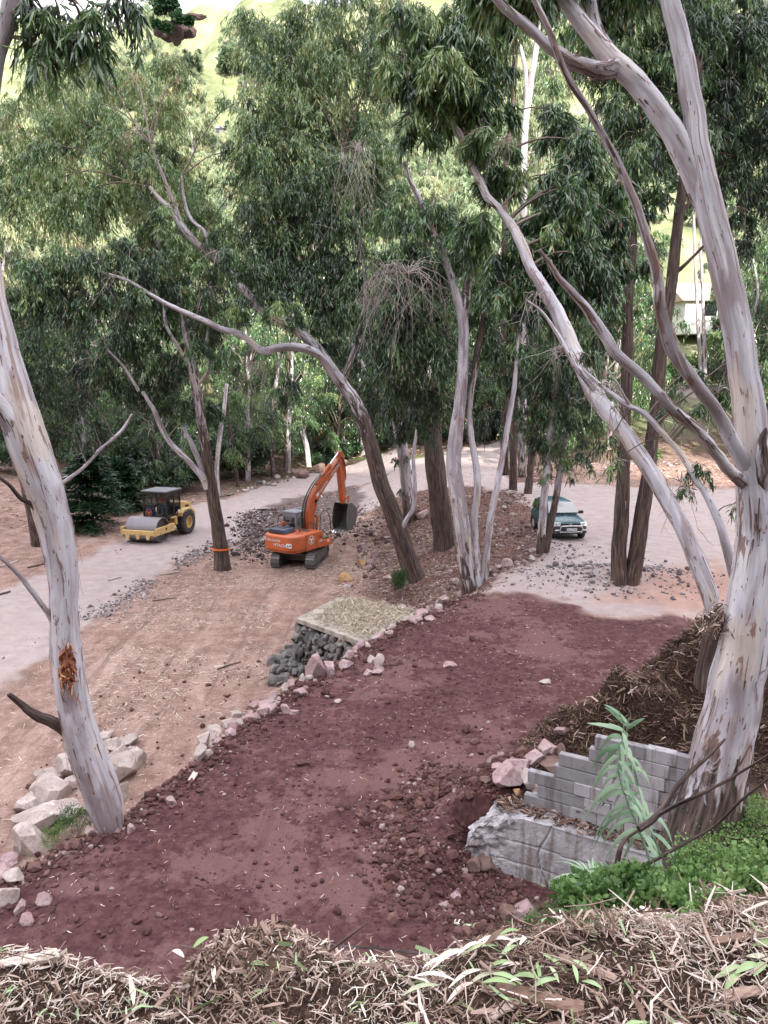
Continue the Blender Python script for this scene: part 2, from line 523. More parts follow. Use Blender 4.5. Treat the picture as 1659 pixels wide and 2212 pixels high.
def gauss(x, y, cx, cy, sx, sy=None, a=0.0):
    sy = sx if sy is None else sy
    c, s = math.cos(a), math.sin(a)
    dx, dy = x - cx, y - cy
    u, v = dx * c + dy * s, -dx * s + dy * c
    return np.exp(-0.5 * ((u / sx) ** 2 + (v / sy) ** 2))

def H(x, y, detail=True):
    x = np.asarray(x, dtype=float); y = np.asarray(y, dtype=float)
    low = 2.3 * ss((x + 5) / 14) * ss((y - 44) / 14)
    xe = np.interp(y, _EY, _EX)
    wd = np.interp(y, [0, 10, 13, 15, 24, 27, 34, 60], [1.6, 1.6, 1.2, .55, .5, 2.5, 8.8, 10])
    if detail: xe = xe + 0.25 * fbm(x * .9, y * .9, 3, 5)
    t = np.clip((x - (xe - wd)) / wd, 0, 1)
    k = 0.55 * t + 0.45 * ss(t)
    z = low + (2.5 - low) * k
    z = z + 6.8 * ss((y - 56) / 42) * ss((x - 10) / 18)          # ground rising at the back right
    z = z + 2.4 * ss((-x - 20) / 14) * ss((y - 36) / 12)         # bank on the far side of the gravel road
    yy = y + 0.12 * x
    z = z + np.where(yy > 112, (yy - 112) * 0.56, 0) * (0.9 + 0.25 * fbm(x * .012, y * .012, 3, 9))
    # mounds
    z = z + 1.15 * gauss(x, y, 1.6, 47.5, 3.2, 2.2)              # dark spoil heap
    z = z + 0.55 * gauss(x, y, -3.4, 46.0, 1.6, 1.3)             # heap under the bucket
    z = z - 0.25 * gauss(x, y, -6.0, 47.5, 4.0, 2.0)             # dug patch
    z = z + 0.5 * gauss(x, y, 8.7, 28.0, 2.0, 1.0)               # gravel bank at the forked trunks
    z = z + 0.35 * gauss(x, y, 6.9, 32.6, 1.0, 1.0)
    z = z + 0.7 * gauss(x, y, 19.5, 60.0, 5, 2.0)                # grey gravel heap at the back
    # camera bank
    r = x / np.maximum(y, 0.6)
    sl_ = 1.55 - 0.84 * ss((r - .17) / .13)
    lip = 2.35 + 0.25 * ss(r * 2) + (0.12 * fbm(x * 1.3, y * 0 + 3.3, 3, 21) if detail else 0)
    zb = 8.0 - sl_ * np.maximum(y - lip, 0) + 0.10 * np.maximum(lip - y, 0) + 0.74 * np.maximum(-y - 2.0, 0) * (1 - .55 * ss((x - 82) / 34))  # last term: added slope behind the camera, lower at right to let sun past
    zb = zb + 0.10 * gauss(x, y, -0.42, 2.35, .16, .3) - 0.12 * gauss(x, y, -0.75, 2.4, .2, .5) + .1 * gauss(x, y, -1.35, 2.3, .3, .5)
    if detail: zb = zb + 0.10 * fbm(x * 2.5, y * 2.5, 4, 31) * (y < 14)
    # pit in front of the block wall and the heap behind it
    dx, dy = x - W0[0], y - W0[1]
    al = dx * WD[0] + dy * WD[1]
    nn = dx * WN[0] + dy * WN[1]
    front = (nn < 0.38)
    pit = 0.5 * ss((al + 1.3) / .8) * (1 - ss((al - 2.2) / 1.0)) * ss((nn + 2.2) / 1.2)
    z = np.where(front, z - pit, z)
    hl = np.clip((x - 1.5) / 4.5, 0, 1.3)
    ridge_y = 12.5 + 0.42 * (x - 1.9)
    hh = (0.55 + 1.75 * hl) * np.exp(-0.5 * ((y - ridge_y) / (0.65 + .75 * hl)) ** 2) * ss((x - 0.75) / 1.0)
    hh = hh * np.where(nn > 0.38, 1, 0)
    hh = np.maximum(hh, np.where((nn > 0.38) & (nn < 1.6), ss((al - .0) / 1.8) * 1.25 * (1 - ss((nn - .6) / 1.0)), 0))
    if detail: hh = hh * (1 + 0.35 * fbm(x * 1.6, y * 1.6, 4, 41))
    z = z + hh
    zb = np.where((~front) & (al < 3.4), -9, zb)
    z = np.maximum(z, zb)
    if detail:
        n = 0.05 * fbm(x * .8, y * .8, 4, 3) + 0.03 * fbm(x * 4, y * 4, 4, 13)
        rub = ss((x - (xe - wd)) / 1.0) * (1 - ss((x - xe) / 1.0)) * (y > 24) * (y < 60)
        n = n + rub * (0.30 * fbm(x * .7, y * .7, 4, 51) + 0.12 * fbm(x * 3, y * 3, 3, 61))
        forest = ss((y - 62) / 20)
        n = n + forest * (0.8 * fbm(x * .1, y * .1, 4, 71) + .3 * fbm(x * .6, y * .6, 3, 73))
        n = n + ss((y - 130) / 60) * (16 * fbm(x * .013, y * .013, 4, 81) + 5 * fbm(x * .05, y * .05, 4, 83))
        z = z + n
    return z

def G(px, py, y0=2.5, y1=520.0):
    """first ground point seen at (px, py)"""
    d = ray(px, py)
    ys = np.geomspace(y0, y1, 1500)
    t = ys / d[1]
    g = (CAMZ + d[2] * t) - H(d[0] * t, ys)
    idx = np.where(g < 0)[0]
    if len(idx) == 0:
        yb = y1
    else:
        i = idx[0]
        a = ys[max(i - 1, 0)]; b = ys[i]
        ga = g[max(i - 1, 0)]; gb = g[i]
        yb = a + (b - a) * (ga / (ga - gb) if ga != gb else 0)
    t = yb / d[1]
    return np.array([d[0] * t, yb, float(H(d[0] * t, yb))])

def on(x, y, dz=0.0):
    return np.array([x, y, float(H(x, y)) + dz])

def poly_sd(px, py, poly):
    """signed distance (negative inside) to a polygon"""
    poly = np.array(poly, float)
    n = len(poly)
    d = np.full(px.shape, 1e18); inside = np.zeros(px.shape, bool)
    for i in range(n):
        a = poly[i]; b = poly[(i + 1) % n]
        e = b - a
        wx, wy = px - a[0], py - a[1]
        t = np.clip((wx * e[0] + wy * e[1]) / (e @ e + 1e-12), 0, 1)
        d = np.minimum(d, (wx - e[0] * t) ** 2 + (wy - e[1] * t) ** 2)
        c = ((a[1] <= py) & (b[1] > py)) | ((b[1] <= py) & (a[1] > py))
        with np.errstate(divide='ignore', invalid='ignore'):
            xi = a[0] + (py - a[1]) / (b[1] - a[1]) * e[0]
        inside ^= c & (px < xi)
    return np.sqrt(d) * np.where(inside, -1, 1)

def wpoly(pts, z):
    return [tuple(PZ(a, b, z)[:2]) for a, b in pts]

# region outlines on the ground (world XY)
RED = wpoly([(-420, 2120), (-60, 1920), (60, 1868), (180, 1800), (240, 1775), (320, 1718), (420, 1640), (500, 1578), (600, 1502), (680, 1448), (800, 1383), (870, 1338), (950, 1300), (1040, 1290), (1130, 1283), (1200, 1302), (1300, 1336), (1420, 1337), (1530, 1342), (1640, 1400), (1700, 1480), (1700, 1700), (1500, 2000), (1300, 2200), (900, 2600), (-200, 2600)], 2.5)
GRAVL = wpoly([(-320, 1400), (0, 1274), (84, 1238), (168, 1206), (266, 1161), (420, 1088), (480, 1077), (560, 1052), (650, 1034), (740, 1012), (800, 999), (870, 1000), (860, 1040), (760, 1052), (640, 1072), (560, 1108), (530, 1150), (420, 1195), (340, 1235), (300, 1272), (180, 1348), (100, 1402), (60, 1432), (0, 1482), (-200, 1640), (-600, 1900), (-900, 1900)], 0.1)
GRAVH = wpoly([(740, 1012), (800, 996), (900, 982), (1010, 970), (1085, 962), (1105, 985), (1085, 1020), (1100, 1045), (1160, 1052), (1250, 1050), (1400, 1054), (1500, 1060), (1700, 1060), (1900, 1100), (1900, 1300), (1700, 1400), (1530, 1345), (1420, 1338), (1300, 1337), (1200, 1303), (1130, 1284), (1050, 1286), (1095, 1250), (1185, 1190), (1160, 1120), (1130, 1085), (1090, 1062), (960, 1042), (860, 1037), (780, 1046)], 2.4)
DUG = wpoly([(540, 1120), (600, 1085), (680, 1068), (760, 1052), (790, 1075), (770, 1120), (735, 1150), (660, 1165), (600, 1185), (545, 1165)], 0.0)
ORNG = wpoly([(1400, 1230), (1540, 1215), (1640, 1230), (1660, 1330), (1500, 1325), (1330, 1300)], 2.5)

ys_ = np.concatenate([np.geomspace(1.0, 9, 210), np.geomspace(9, 60, 560)[1:], np.geomspace(60, 640, 200)[1:]])
tu = np.concatenate([np.linspace(-3.0, -.62, 60), np.linspace(-.62, .62, 700)[1:], np.linspace(.62, 3.0, 60)[1:]])
YY, TT = np.meshgrid(ys_, tu, indexing='ij')
XX = TT * (YY + 0.6)
ZZ = H(XX, YY)
NR, NC = XX.shape
nzb = fbm(XX * 1.1, YY * 1.1, 4, 91) * 0.9 + fbm(XX * .3, YY * .3, 3, 93) * 0.6
sc_ = np.clip(YY / 20, .5, 2.2)
sd_red = poly_sd(XX, YY, RED) + nzb * 0.7
sd_grl = np.minimum(poly_sd(XX, YY, GRAVL), poly_sd(XX, YY, GRAVH)) + nzb * 1.0
sd_dug = poly_sd(XX, YY, DUG) + nzb * 1.3
sd_org = poly_sd(XX, YY, ORNG) + nzb * 1.5
zbank = (YY < 14) & (ZZ > 3.35)
dxw, dyw = XX - W0[0], YY - W0[1]
nnw = dxw * WN[0] + dyw * WN[1]
heap = ss((ZZ - 2.95 + nzb * .25) / .5) * (YY < 17) * (nnw > .3) * ss((XX - 2.35) / .7)
nearb = ss((ZZ - 3.4 + nzb * .5) / 1.0) * (YY < 12) * (nnw <= .3)
m_mulch = np.clip(np.maximum(heap, nearb), 0, 1)
m_red = (1 - ss(sd_red / 0.5 + .5)) * (1 - m_mulch)
m_grv = (1 - ss(sd_grl / 0.8 + .5)) * (1 - m_red) * (1 - m_mulch)
m_dug = (1 - ss(sd_dug / 1.0 + .5))
m_org = (1 - ss(sd_org / 3.0 + .5)) * .8
m_hill = ss((YY + 0.12 * XX - 112) / 25)
m_hill = np.maximum(m_hill, ss((YY - 68) / 10) * ss((XX - 18) / 10))
uproad = (1 - ss((np.abs(YY - 87 - .03 * XX) - 3.0 + nzb) / 1.5)) * ss((XX - 24) / 4)
m_grv = np.maximum(m_grv, uproad); m_hill = m_hill * (1 - uproad)
m_forest = ss((YY - 60 + nzb * 5) / 18) * (1 - m_grv)
m_rub = (1 - m_red) * (1 - m_grv) * ss((XX - (np.interp(YY, _EY, _EX) - np.interp(YY, [0, 25, 34, 60], [.5, .5, 8.8, 10]))) / 1.0 + nzb * .5) * (YY > 24) * (YY < 58) * (XX < 12)

def ground_mat():
    m, t, out = newmat('ground_soil')
    g = NT(t)
    pos = g.n('ShaderNodeNewGeometry').outputs['Position']
    a_red, a_grv, a_dug, a_org = g.attr('m_red'), g.attr('m_grv'), g.attr('m_dug'), g.attr('m_org')
    a_mul, a_hil, a_for, a_rub = g.attr('m_mulch'), g.attr('m_hill'), g.attr('m_forest'), g.attr('m_rub')
    nA = g.noise(pos, 0.35, 6, 0.6); nB = g.noise(pos, 1.6, 6, 0.6); nC = g.noise(pos, 7, 6, 0.65); nD = g.noise(pos, 30, 5, 0.65)
    nE = g.noise(g.scale(pos, 0.9, 0.25, 1), 1.0, 5, 0.6, 0.5)
    nT = g.noise(g.scale(pos, 1.6, 0.16, 1), 1.0, 6, 0.65, 1.2)
    # brown trodden earth with a fine pale litter
    br = g.ramp(nB, [(0.3, (0.13, 0.073, 0.056)), (0.5, (0.225, 0.135, 0.107)), (0.7, (0.315, 0.212, 0.175))])
    br = g.mix(g.ramp(nE, [(0.50, 0.0), (0.66, 0.65)]), br, (0.38, 0.265, 0.225))
    br = g.mix(g.ramp(nC, [(0.54, 0.0), (0.70, 0.55)]), br, (0.47, 0.38, 0.34))
    br = g.mix(g.ramp(nA, [(0.58, 0.0), (0.70, 0.6)]), br, (0.10, 0.058, 0.04))
    br = g.mix(g.ramp(nT, [(0.54, 0.0), (0.62, 0.55)]), br, (0.12, 0.07, 0.055))
    nF = g.noise(pos, 75, 3, 0.7)
    br = g.mix(g.ramp(nF, [(0.54, 0.0), (0.62, 0.55)]), br, (0.55, 0.46, 0.42))
    br = g.mix(g.ramp(nD, [(0.56, 0.0), (0.72, 0.4)]), br, (0.10, 0.06, 0.045))
    # gravel
    gr = g.ramp(nB, [(0.3, (0.29, 0.235, 0.225)), (0.5, (0.35, 0.29, 0.28)), (0.7, (0.40, 0.34, 0.33))])
    gr = g.mix(g.ramp(nA, [(0.46, 0.0), (0.66, 0.5)]), gr, (0.36, 0.28, 0.25))
    gr = g.mix(g.ramp(nT, [(0.55, 0.0), (0.66, 0.3)]), gr, (0.30, 0.24, 0.225))
    gr = g.mix(g.ramp(nD, [(0.52, 0.0), (0.66, 0.5)]), gr, (0.24, 0.20, 0.20))
    gr = g.mix(g.ramp(nC, [(0.60, 0.0), (0.74, 0.6)]), gr, (0.56, 0.51, 0.51))
    gr = g.mix(a_org, gr, g.mix(0.4, (0.36, 0.20, 0.15), br))
    # red scoria: trampled pale crust over dark crumbs
    rd = g.ramp(nC, [(0.36, (0.060, 0.0265, 0.028)), (0.52, (0.098, 0.046, 0.0465)), (0.68, (0.132, 0.068, 0.067))])
    cr = g.math('ADD', g.math('MULTIPLY', nB, 0.7), g.math('MULTIPLY', nC, 0.3))
    crA = g.math('ADD', cr, g.math('MULTIPLY', g.math('SUBTRACT', nA, 0.5), 1.3))
    rd = g.mix(g.ramp(crA, [(0.50, 0.0), (0.60, 0.75)]), rd, (0.168, 0.092, 0.089))
    rd = g.mix(g.ramp(nT, [(0.56, 0.0), (0.64, 0.35)]), rd, (0.07, 0.032, 0.033))
    rd = g.mix(g.ramp(nD, [(0.56, 0.0), (0.68, 0.7)]), rd, (0.055, 0.024, 0.027))
    # dug patch, rubble earth, mulch, forest floor, hill grass
    dg = g.ramp(nC, [(0.35, (0.075, 0.055, 0.052)), (0.55, (0.14, 0.105, 0.10)), (0.7, (0.22, 0.175, 0.17))])
    rb = g.ramp(nC, [(0.35, (0.075, 0.040, 0.033)), (0.55, (0.15, 0.088, 0.074)), (0.7, (0.24, 0.165, 0.15))])
    mu = g.ramp(nD, [(0.35, (0.016, 0.010, 0.008)), (0.55, (0.048, 0.029, 0.021)), (0.7, (0.11, 0.072, 0.052))])
    fo = g.ramp(nB, [(0.35, (0.03, 0.026, 0.018)), (0.55, (0.085, 0.06, 0.045)), (0.7, (0.17, 0.125, 0.10))])
    fo = g.mix(g.ramp(nA, [(0.52, 0.0), (0.62, 0.8)]), fo, (0.075, 0.115, 0.03))
    hl = g.ramp(g.noise(pos, 0.05, 6, 0.65), [(0.35, (0.10, 0.115, 0.06)), (0.5, (0.20, 0.22, 0.12)), (0.65, (0.30, 0.28, 0.19))])
    hl = g.mix(g.ramp(nA, [(0.5, 0.0), (0.7, 0.5)]), hl, (0.20, 0.26, 0.09))
    c = br
    c = g.mix(a_for, c, fo)
    c = g.mix(a_rub, c, rb)
    c = g.mix(a_grv, c, gr)
    c = g.mix(a_dug, c, dg)
    c = g.mix(a_hil, c, hl)
    c = g.mix(a_red, c, rd)
    c = g.mix(a_mul, c, mu)
    hgt = g.mix(0.5, nC, nD)
    b = g.princ(c, 0.95, 0, g.bump(hgt, 0.8, 0.06), 0.1)
    g.l(b.outputs[0], out.inputs[0])
    return m
M['ground'] = ground_mat()

ATT = dict(m_red=m_red, m_grv=m_grv, m_dug=m_dug, m_org=m_org, m_mulch=m_mulch, m_hill=m_hill, m_forest=m_forest, m_rub=m_rub)
ii = (np.arange(NR - 1)[:, None] * NC + np.arange(NC - 1)[None, :])
FQ = np.stack([ii, ii + 1, ii + NC + 1, ii + NC], -1).reshape(-1, 4)
cell = lambda a: ((a[:-1, :-1] + a[1:, :-1] + a[:-1, 1:] + a[1:, 1:]) / 4).reshape(-1)
c_red, c_grv, c_mul, c_hil = cell(m_red), cell(m_grv), cell(m_mulch), cell(m_hill)
reg = np.zeros(len(FQ), int)
reg[c_hil > .5] = 4
reg[c_grv > .5] = 1
reg[c_red > .5] = 2
reg[c_mul > .5] = 3
VV = np.stack([XX, YY, ZZ], -1).reshape(-1, 3)
for rid, nm in ((0, 'ground'), (1, 'gravel_road'), (2, 'red_soil_road'), (3, 'bank'), (4, 'hillside')):
    F_ = FQ[reg == rid]
    u_, inv = np.unique(F_, return_inverse=True)
    o = mesh_np(nm, VV[u_], inv.reshape(F_.shape), M['ground'], {k: ('FLOAT', 'POINT', v.reshape(-1)[u_]) for k, v in ATT.items()})
    tag(o, kind='structure')

# unseen slope added behind the camera so its shadow covers the near ground
hx = np.linspace(-230, 230, 110); hy = np.concatenate([np.linspace(1.0, -6, 20), np.linspace(-6, -185, 80)[1:]])
hX, hY = np.meshgrid(hx, hy)
hZ = H(hX, hY, False) + 3.0 * fbm(hX * .05, hY * .05, 3, 7) * ss((-hY - 6) / 10)
hZ[0, :] = H(hX[0, :], hY[0, :])
ii = (np.arange(len(hy) - 1)[:, None] * len(hx) + np.arange(len(hx) - 1)[None, :])
FH = np.stack([ii, ii + len(hx), ii + len(hx) + 1, ii + 1], -1).reshape(-1, 4)
z_ = np.zeros(hX.size)
o = mesh_np('hillside', np.stack([hX, hY, hZ], -1).reshape(-1, 3), FH, M['ground'], {k: ('FLOAT', 'POINT', z_ + (1 if k == 'm_forest' else 0)) for k in ATT})
tag(o, kind='structure')

# ------------------------------------------------------------------ scattered stones and litter (uncountable)
def ico(sub=0):
    import bmesh
    bm = bmesh.new()
    bmesh.ops.create_icosphere(bm, subdivisions=sub + 1, radius=1.0)
    V = np.array([v.co[:] for v in bm.verts]); F = np.array([[v.index for v in f.verts] for f in bm.faces])
    bm.free()
    return V, F
ICO0 = ico(0); ICO1 = ico(1); ICO2 = ico(2); ICO3 = ico(3)

def rand_rot(n, rg):
    q = rg.normal(size=(n, 4)); q /= np.linalg.norm(q, axis=1)[:, None]
    w_, x, y, z = q.T
    return np.stack([np.stack([1 - 2 * (y * y + z * z), 2 * (x * y - z * w_), 2 * (x * z + y * w_)], -1),
                     np.stack([2 * (x * y + z * w_), 1 - 2 * (x * x + z * z), 2 * (y * z - x * w_)], -1),
                     np.stack([2 * (x * z - y * w_), 2 * (y * z + x * w_), 1 - 2 * (x * x + y * y)], -1)], -2)

def stones(name, pos, size, mat, label=None, cat=None, rg=rng, tint=None, sink=0.25):
    n = len(pos)
    V0, F0 = ICO0
    jit = 1 + rg.uniform(-.35, .25, (n, len(V0), 1))
    V = V0[None] * jit
    Rm = rand_rot(n, rg)
    sc3 = size[:, None] * rg.uniform(.6, 1.2, (n, 3))
    V = np.einsum('nij,nkj->nki', Rm, V) * sc3[:, None, :]
    V[:, :, 2] *= .8
    p = np.array(pos).copy(); p[:, 2] += size * (.6 - sink)
    V = V + p[:, None, :]
    F = F0[None] + (np.arange(n) * len(V0))[:, None, None]
    tv = rg.random(n) if tint is None else tint
    o = mesh_np(name, V.reshape(-1, 3), F.reshape(-1, 3), mat, {'tint': ('FLOAT', 'POINT', np.repeat(tv, len(V0)))}, smooth=False)
    tag(o, label, cat, kind='stuff')
    return o

def strips(pos, length, width, direction, tint, rg, bend=.25, thick=0.0):
    """bent flat strips: 6 vertices, 2 quads each (plus underside when thick)"""
    n = len(pos)
    d = direction / np.linalg.norm(direction, axis=1)[:, None]
    a = np.cross(d, rg.normal(size=(n, 3))); a /= np.linalg.norm(a, axis=1)[:, None] + 1e-9
    nrm = np.cross(d, a)
    hl = (length / 2)[:, None]; hw = (width / 2)[:, None]
    bd = (rg.normal(0, bend, n) * length)[:, None]
    taper = rg.uniform(.15, 1, n)[:, None]
    v = np.stack([pos - d * hl + a * hw * taper, pos - d * hl - a * hw * taper,
                  pos + a * hw + nrm * bd, pos - a * hw + nrm * bd,
                  pos + d * hl + a * hw * .35, pos + d * hl - a * hw * .35], 1)
    f = np.array([[0, 1, 3, 2], [2, 3, 5, 4]])
    if thick > 0:
        v = np.concatenate([v, v - nrm[:, None, :] * (width * thick)[:, None, None]], 1)
        f = np.concatenate([f, f[:, ::-1] + 6, np.array([[0, 2, 8, 6], [2, 4, 10, 8], [1, 7, 9, 3], [3, 9, 11, 5], [0, 6, 7, 1], [4, 5, 11, 10]])])
    m = v.shape[1]
    F = f[None] + (np.arange(n) * m)[:, None, None]
    return v.reshape(-1, 3), F.reshape(-1, 4), np.repeat(tint, m)

def litter(name, pp, lrange, wratio, tints, lift=.02, flat=.25, thick=0.0, rg=rng, mat='litter', bend=.18):
    n = len(pp)
    L = np.exp(rg.uniform(math.log(lrange[0]), math.log(lrange[1]), n))
    W = L * rg.uniform(wratio[0], wratio[1], n)
    d = rg.normal(size=(n, 3)); d[:, 2] *= flat
    p = pp.copy(); p[:, 2] += lift * rg.random(n) + .004
    v, f, t = strips(p, L, W, d, tints, rg, bend, thick)
    o = mesh_np(name, v, f, M[mat], {'tint': ('FLOAT', 'POINT', t)}, smooth=False)
    tag(o, kind='stuff')
    return o

def pick(mask_fn, n, box, rg=rng):
    """n random ground points where mask_fn(x, y) accepts (a probability)"""
    out = []
    tot = 0
    while tot < n:
        x = rg.uniform(box[0], box[1], 4 * n); y = rg.uniform(box[2], box[3], 4 * n)
        k = rg.random(4 * n) < mask_fn(x, y)
        out.append(np.stack([x[k], y[k]], 1)); tot += k.sum()
        if len(out) > 60: break
    a = np.concatenate(out)[:n]
    return np.column_stack([a, H(a[:, 0], a[:, 1])])

def edge_near(x, y, w_):
    xe = np.interp(y, _EY, _EX)
    return np.exp(-((x - xe) / w_) ** 2)

pp = pick(lambda x, y: edge_near(x, y, .55) * .9 + .015, 9000, (-9, 3.5, 7, 26))
pp2 = pick(lambda x, y: np.exp(-(np.abs(poly_sd(x, y, [(1.0, 13.4), (.2, 12.2), (.4, 10.6), (1.6, 9.4), (2.4, 9.6), (1.3, 11), (1.8, 12.0), (2.4, 12.6)])) / .45) ** 2), 5000, (-.8, 3.4, 8.5, 14.5))
pp3 = pick(lambda x, y: (poly_sd(x, y, RED) < -.1) * (.12 + .88 * (fbm(x * .6, y * .6, 3, 101) > .16)), 2400, (-9, 6, 7, 26))
pp = np.concatenate([pp, pp2, pp3])
k = H(pp[:, 0], pp[:, 1]) < 3.6
pp = pp[k]
sz = np.exp(rng.normal(-3.6, .55, len(pp))); sz[-len(pp3):] *= .55
stones('soil_clods', pp, np.clip(sz, .008, .13), M['redclod'])

def slope_mask(x, y):
    xe = np.interp(y, _EY, _EX); wd = np.interp(y, [24, 27, 34, 60], [.5, 2.5, 8.8, 10])
    return ((x > xe - wd - .6) & (x < xe + .4)).astype(float) * (.35 + .65 * (fbm(x * .5, y * .5, 3, 111) > -.05)) * (poly_sd(x, y, RED) > -.2)
pp = pick(slope_mask, 7000, (-4, 9, 25.5, 52))
stones('rubble', pp, np.clip(np.exp(rng.normal(-3.25, .62, len(pp))), .015, .24), M['rubble'], sink=.45)
pp = pick(slope_mask, 7000, (-4, 9, 25.5, 52))
litter('rubble_litter', pp, (.05, .4), (.03, .12), np.clip(rng.beta(1.6, 2.2, len(pp)), 0, .88), lift=.04, flat=.2)
pp = pick(lambda x, y: np.exp(-(poly_sd(x, y, GRAVL) / .7) ** 2) * (fbm(x * .25, y * .25, 2, 121) > -.1) * (x > -16.5 + (y - 30) * .05), 2000, (-17, -3, 22, 56))
ppb = pick(lambda x, y: gauss(x, y, 8.7, 28.0, 2.2, 1.2) * .9, 1100, (4, 13, 25, 31))
ppc = pick(lambda x, y: gauss(x, y, 19.5, 60.0, 4, 2.0) + gauss(x, y, 6.9, 32.6, 1.3, 1.3), 1500, (5, 28, 29, 65))
pp = np.concatenate([pp, ppb, ppc])
stones('gravel_stones', pp, np.clip(np.exp(rng.normal(-3.25, .5, len(pp))), .015, .16), M['gravelst'])
pp = pick(lambda x, y: np.exp(-(poly_sd(x, y, DUG) / 1.0) ** 2) * (1 - .8 * (x > -4) * (y > 50)) * .9 + .1 * (poly_sd(x, y, DUG) < 0) + .9 * gauss(x, y, -7.6, 45, 1.3, 2.0) + .8 * gauss(x, y, -3.3, 46, 2.2, 1.2), 3600, (-12, 2, 40, 58))
stones('dark_gravel_stones', pp, np.clip(np.exp(rng.normal(-2.95, .5, len(pp))), .02, .22), M['darkgravel'], tint=np.clip(rng.random(len(pp)) + .35 * gauss(pp[:, 0], pp[:, 1], -3.0, 46.5, 2.5, 1.0), 0, 1))

# foreground chipped bark and leaves on the bank
def bankpts(n, y0, y1, r0, r1, rg=rng):
    y = np.exp(rg.uniform(math.log(y0), math.log(y1), n)); r = rg.uniform(r0, r1, n)
    x = r * y
    return np.column_stack([x, y, H(x, y)])
a = bankpts(64000, 1.1, 2.9, -.95, .95)
b = bankpts(12000, 2.4, 3.3, .12, .95)
pp = np.concatenate([a, b])
tt = np.clip(rng.beta(1.7, 1.15, len(pp)), 0, .91)
tt = tt * (.50 + .75 * np.clip(fbm(pp[:, 0] * 2.2, pp[:, 1] * 2.2, 3, 131) + .65, 0, 1))
gm = rng.random(len(pp)) < .035
tt = np.clip(tt, 0, .90); tt[gm] = rng.uniform(.94, 1.0, gm.sum())
litter('bark_mulch', pp, (.005, .075), (.02, .15), tt, lift=.05, flat=.36, thick=.3, bend=.2)
# longer shreds, twigs and dry leaves lying on top
pp = np.concatenate([bankpts(450, 1.1, 2.8, -.95, .95), bankpts(250, 2.4, 3.2, .15, .95)])
litter('bark_shreds', pp + [0, 0, .03], (.07, .20), (.02, .07), np.clip(rng.beta(1.6, 1.3, len(pp)), 0, .88), lift=.06, flat=.35, thick=.3, bend=.1)
pp = bankpts(700, 1.1, 3.2, -.95, .95)
tq = rng.uniform(.3, .9, len(pp)); gq = rng.random(len(pp)) < .38; tq[gq] = rng.uniform(.94, 1.0, gq.sum())
litter('fallen_leaves', pp + [0, 0, .035], (.03, .10), (.14, .26), tq, lift=.05, flat=.3, bend=.25)
# the dark heap behind the block wall and the shaded bank beside the big trunk
pp = pick(lambda x, y: ((H(x, y) > 3.1) & (((x - W0[0]) * WN[0] + (y - W0[1]) * WN[1]) > .3)).astype(float), 17000, (2.5, 8.5, 10, 17))
tt = np.clip(rng.beta(1.3, 4.5, len(pp)), 0, .9)
litter('mulch_heap_chips', pp, (.04, .30), (.04, .16), tt, lift=.10, flat=.5, thick=.25)
pp = bankpts(9000, 3.5, 10.5, .24, .95)
litter('bank_litter', pp, (.03, .22), (.04, .2), np.clip(rng.beta(1.3, 3.2, len(pp)), 0, .9), lift=.05, flat=.4)
# pale straw-like litter on the brown terrace, the red road and the forest floor
pp = pick(lambda x, y: (poly_sd(x, y, RED) > .3) * (poly_sd(x, y, GRAVL) > .4) * (.12 + .88 * (fbm(x * .35, y * .35, 3, 141) > -.02)), 42000, (-16, 3, 12, 46))
litter('straw_litter', pp, (.04, .30), (.03, .09), np.clip(rng.beta(3.2, 1.2, len(pp)), 0, .91), lift=.02, flat=.06)
pp = pick(lambda x, y: (poly_sd(x, y, RED) < -.2) * .5, 2600, (-9, 9, 8, 27))
pp = pp[H(pp[:, 0], pp[:, 1]) < 3.0]
litter('leaf_litter', pp, (.04, .12), (.08, .2), rng.uniform(.5, .88, len(pp)), lift=.01, flat=.06)
pp = pick(lambda x, y: ((poly_sd(x, y, GRAVL) > .5) & (poly_sd(x, y, GRAVH) > .5)).astype(float) * (fbm(x * .2, y * .2, 3, 151) > -.15), 24000, (-45, 34, 48, 96))
litter('forest_litter', pp, (.1, .7), (.03, .12), np.clip(rng.beta(1.6, 2.0, len(pp)), 0, .9), lift=.12, flat=.15)
# ------------------------------------------------------------------ trees
def catmull(pts, n_per):
    pts = np.asarray(pts, float)
    p = np.vstack([2 * pts[0] - pts[1], pts, 2 * pts[-1] - pts[-2]])
    out = []
    for i in range(1, len(p) - 2):
        t = np.linspace(0, 1, n_per, endpoint=False)[:, None]
        a, b, c, d = p[i - 1], p[i], p[i + 1], p[i + 2]
        out.append(0.5 * ((2 * b) + (-a + c) * t + (2 * a - 5 * b + 4 * c - d) * t ** 2 + (-a + 3 * b - 3 * c + d) * t ** 3))
    out.append(pts[-1:])
    return np.vstack(out)

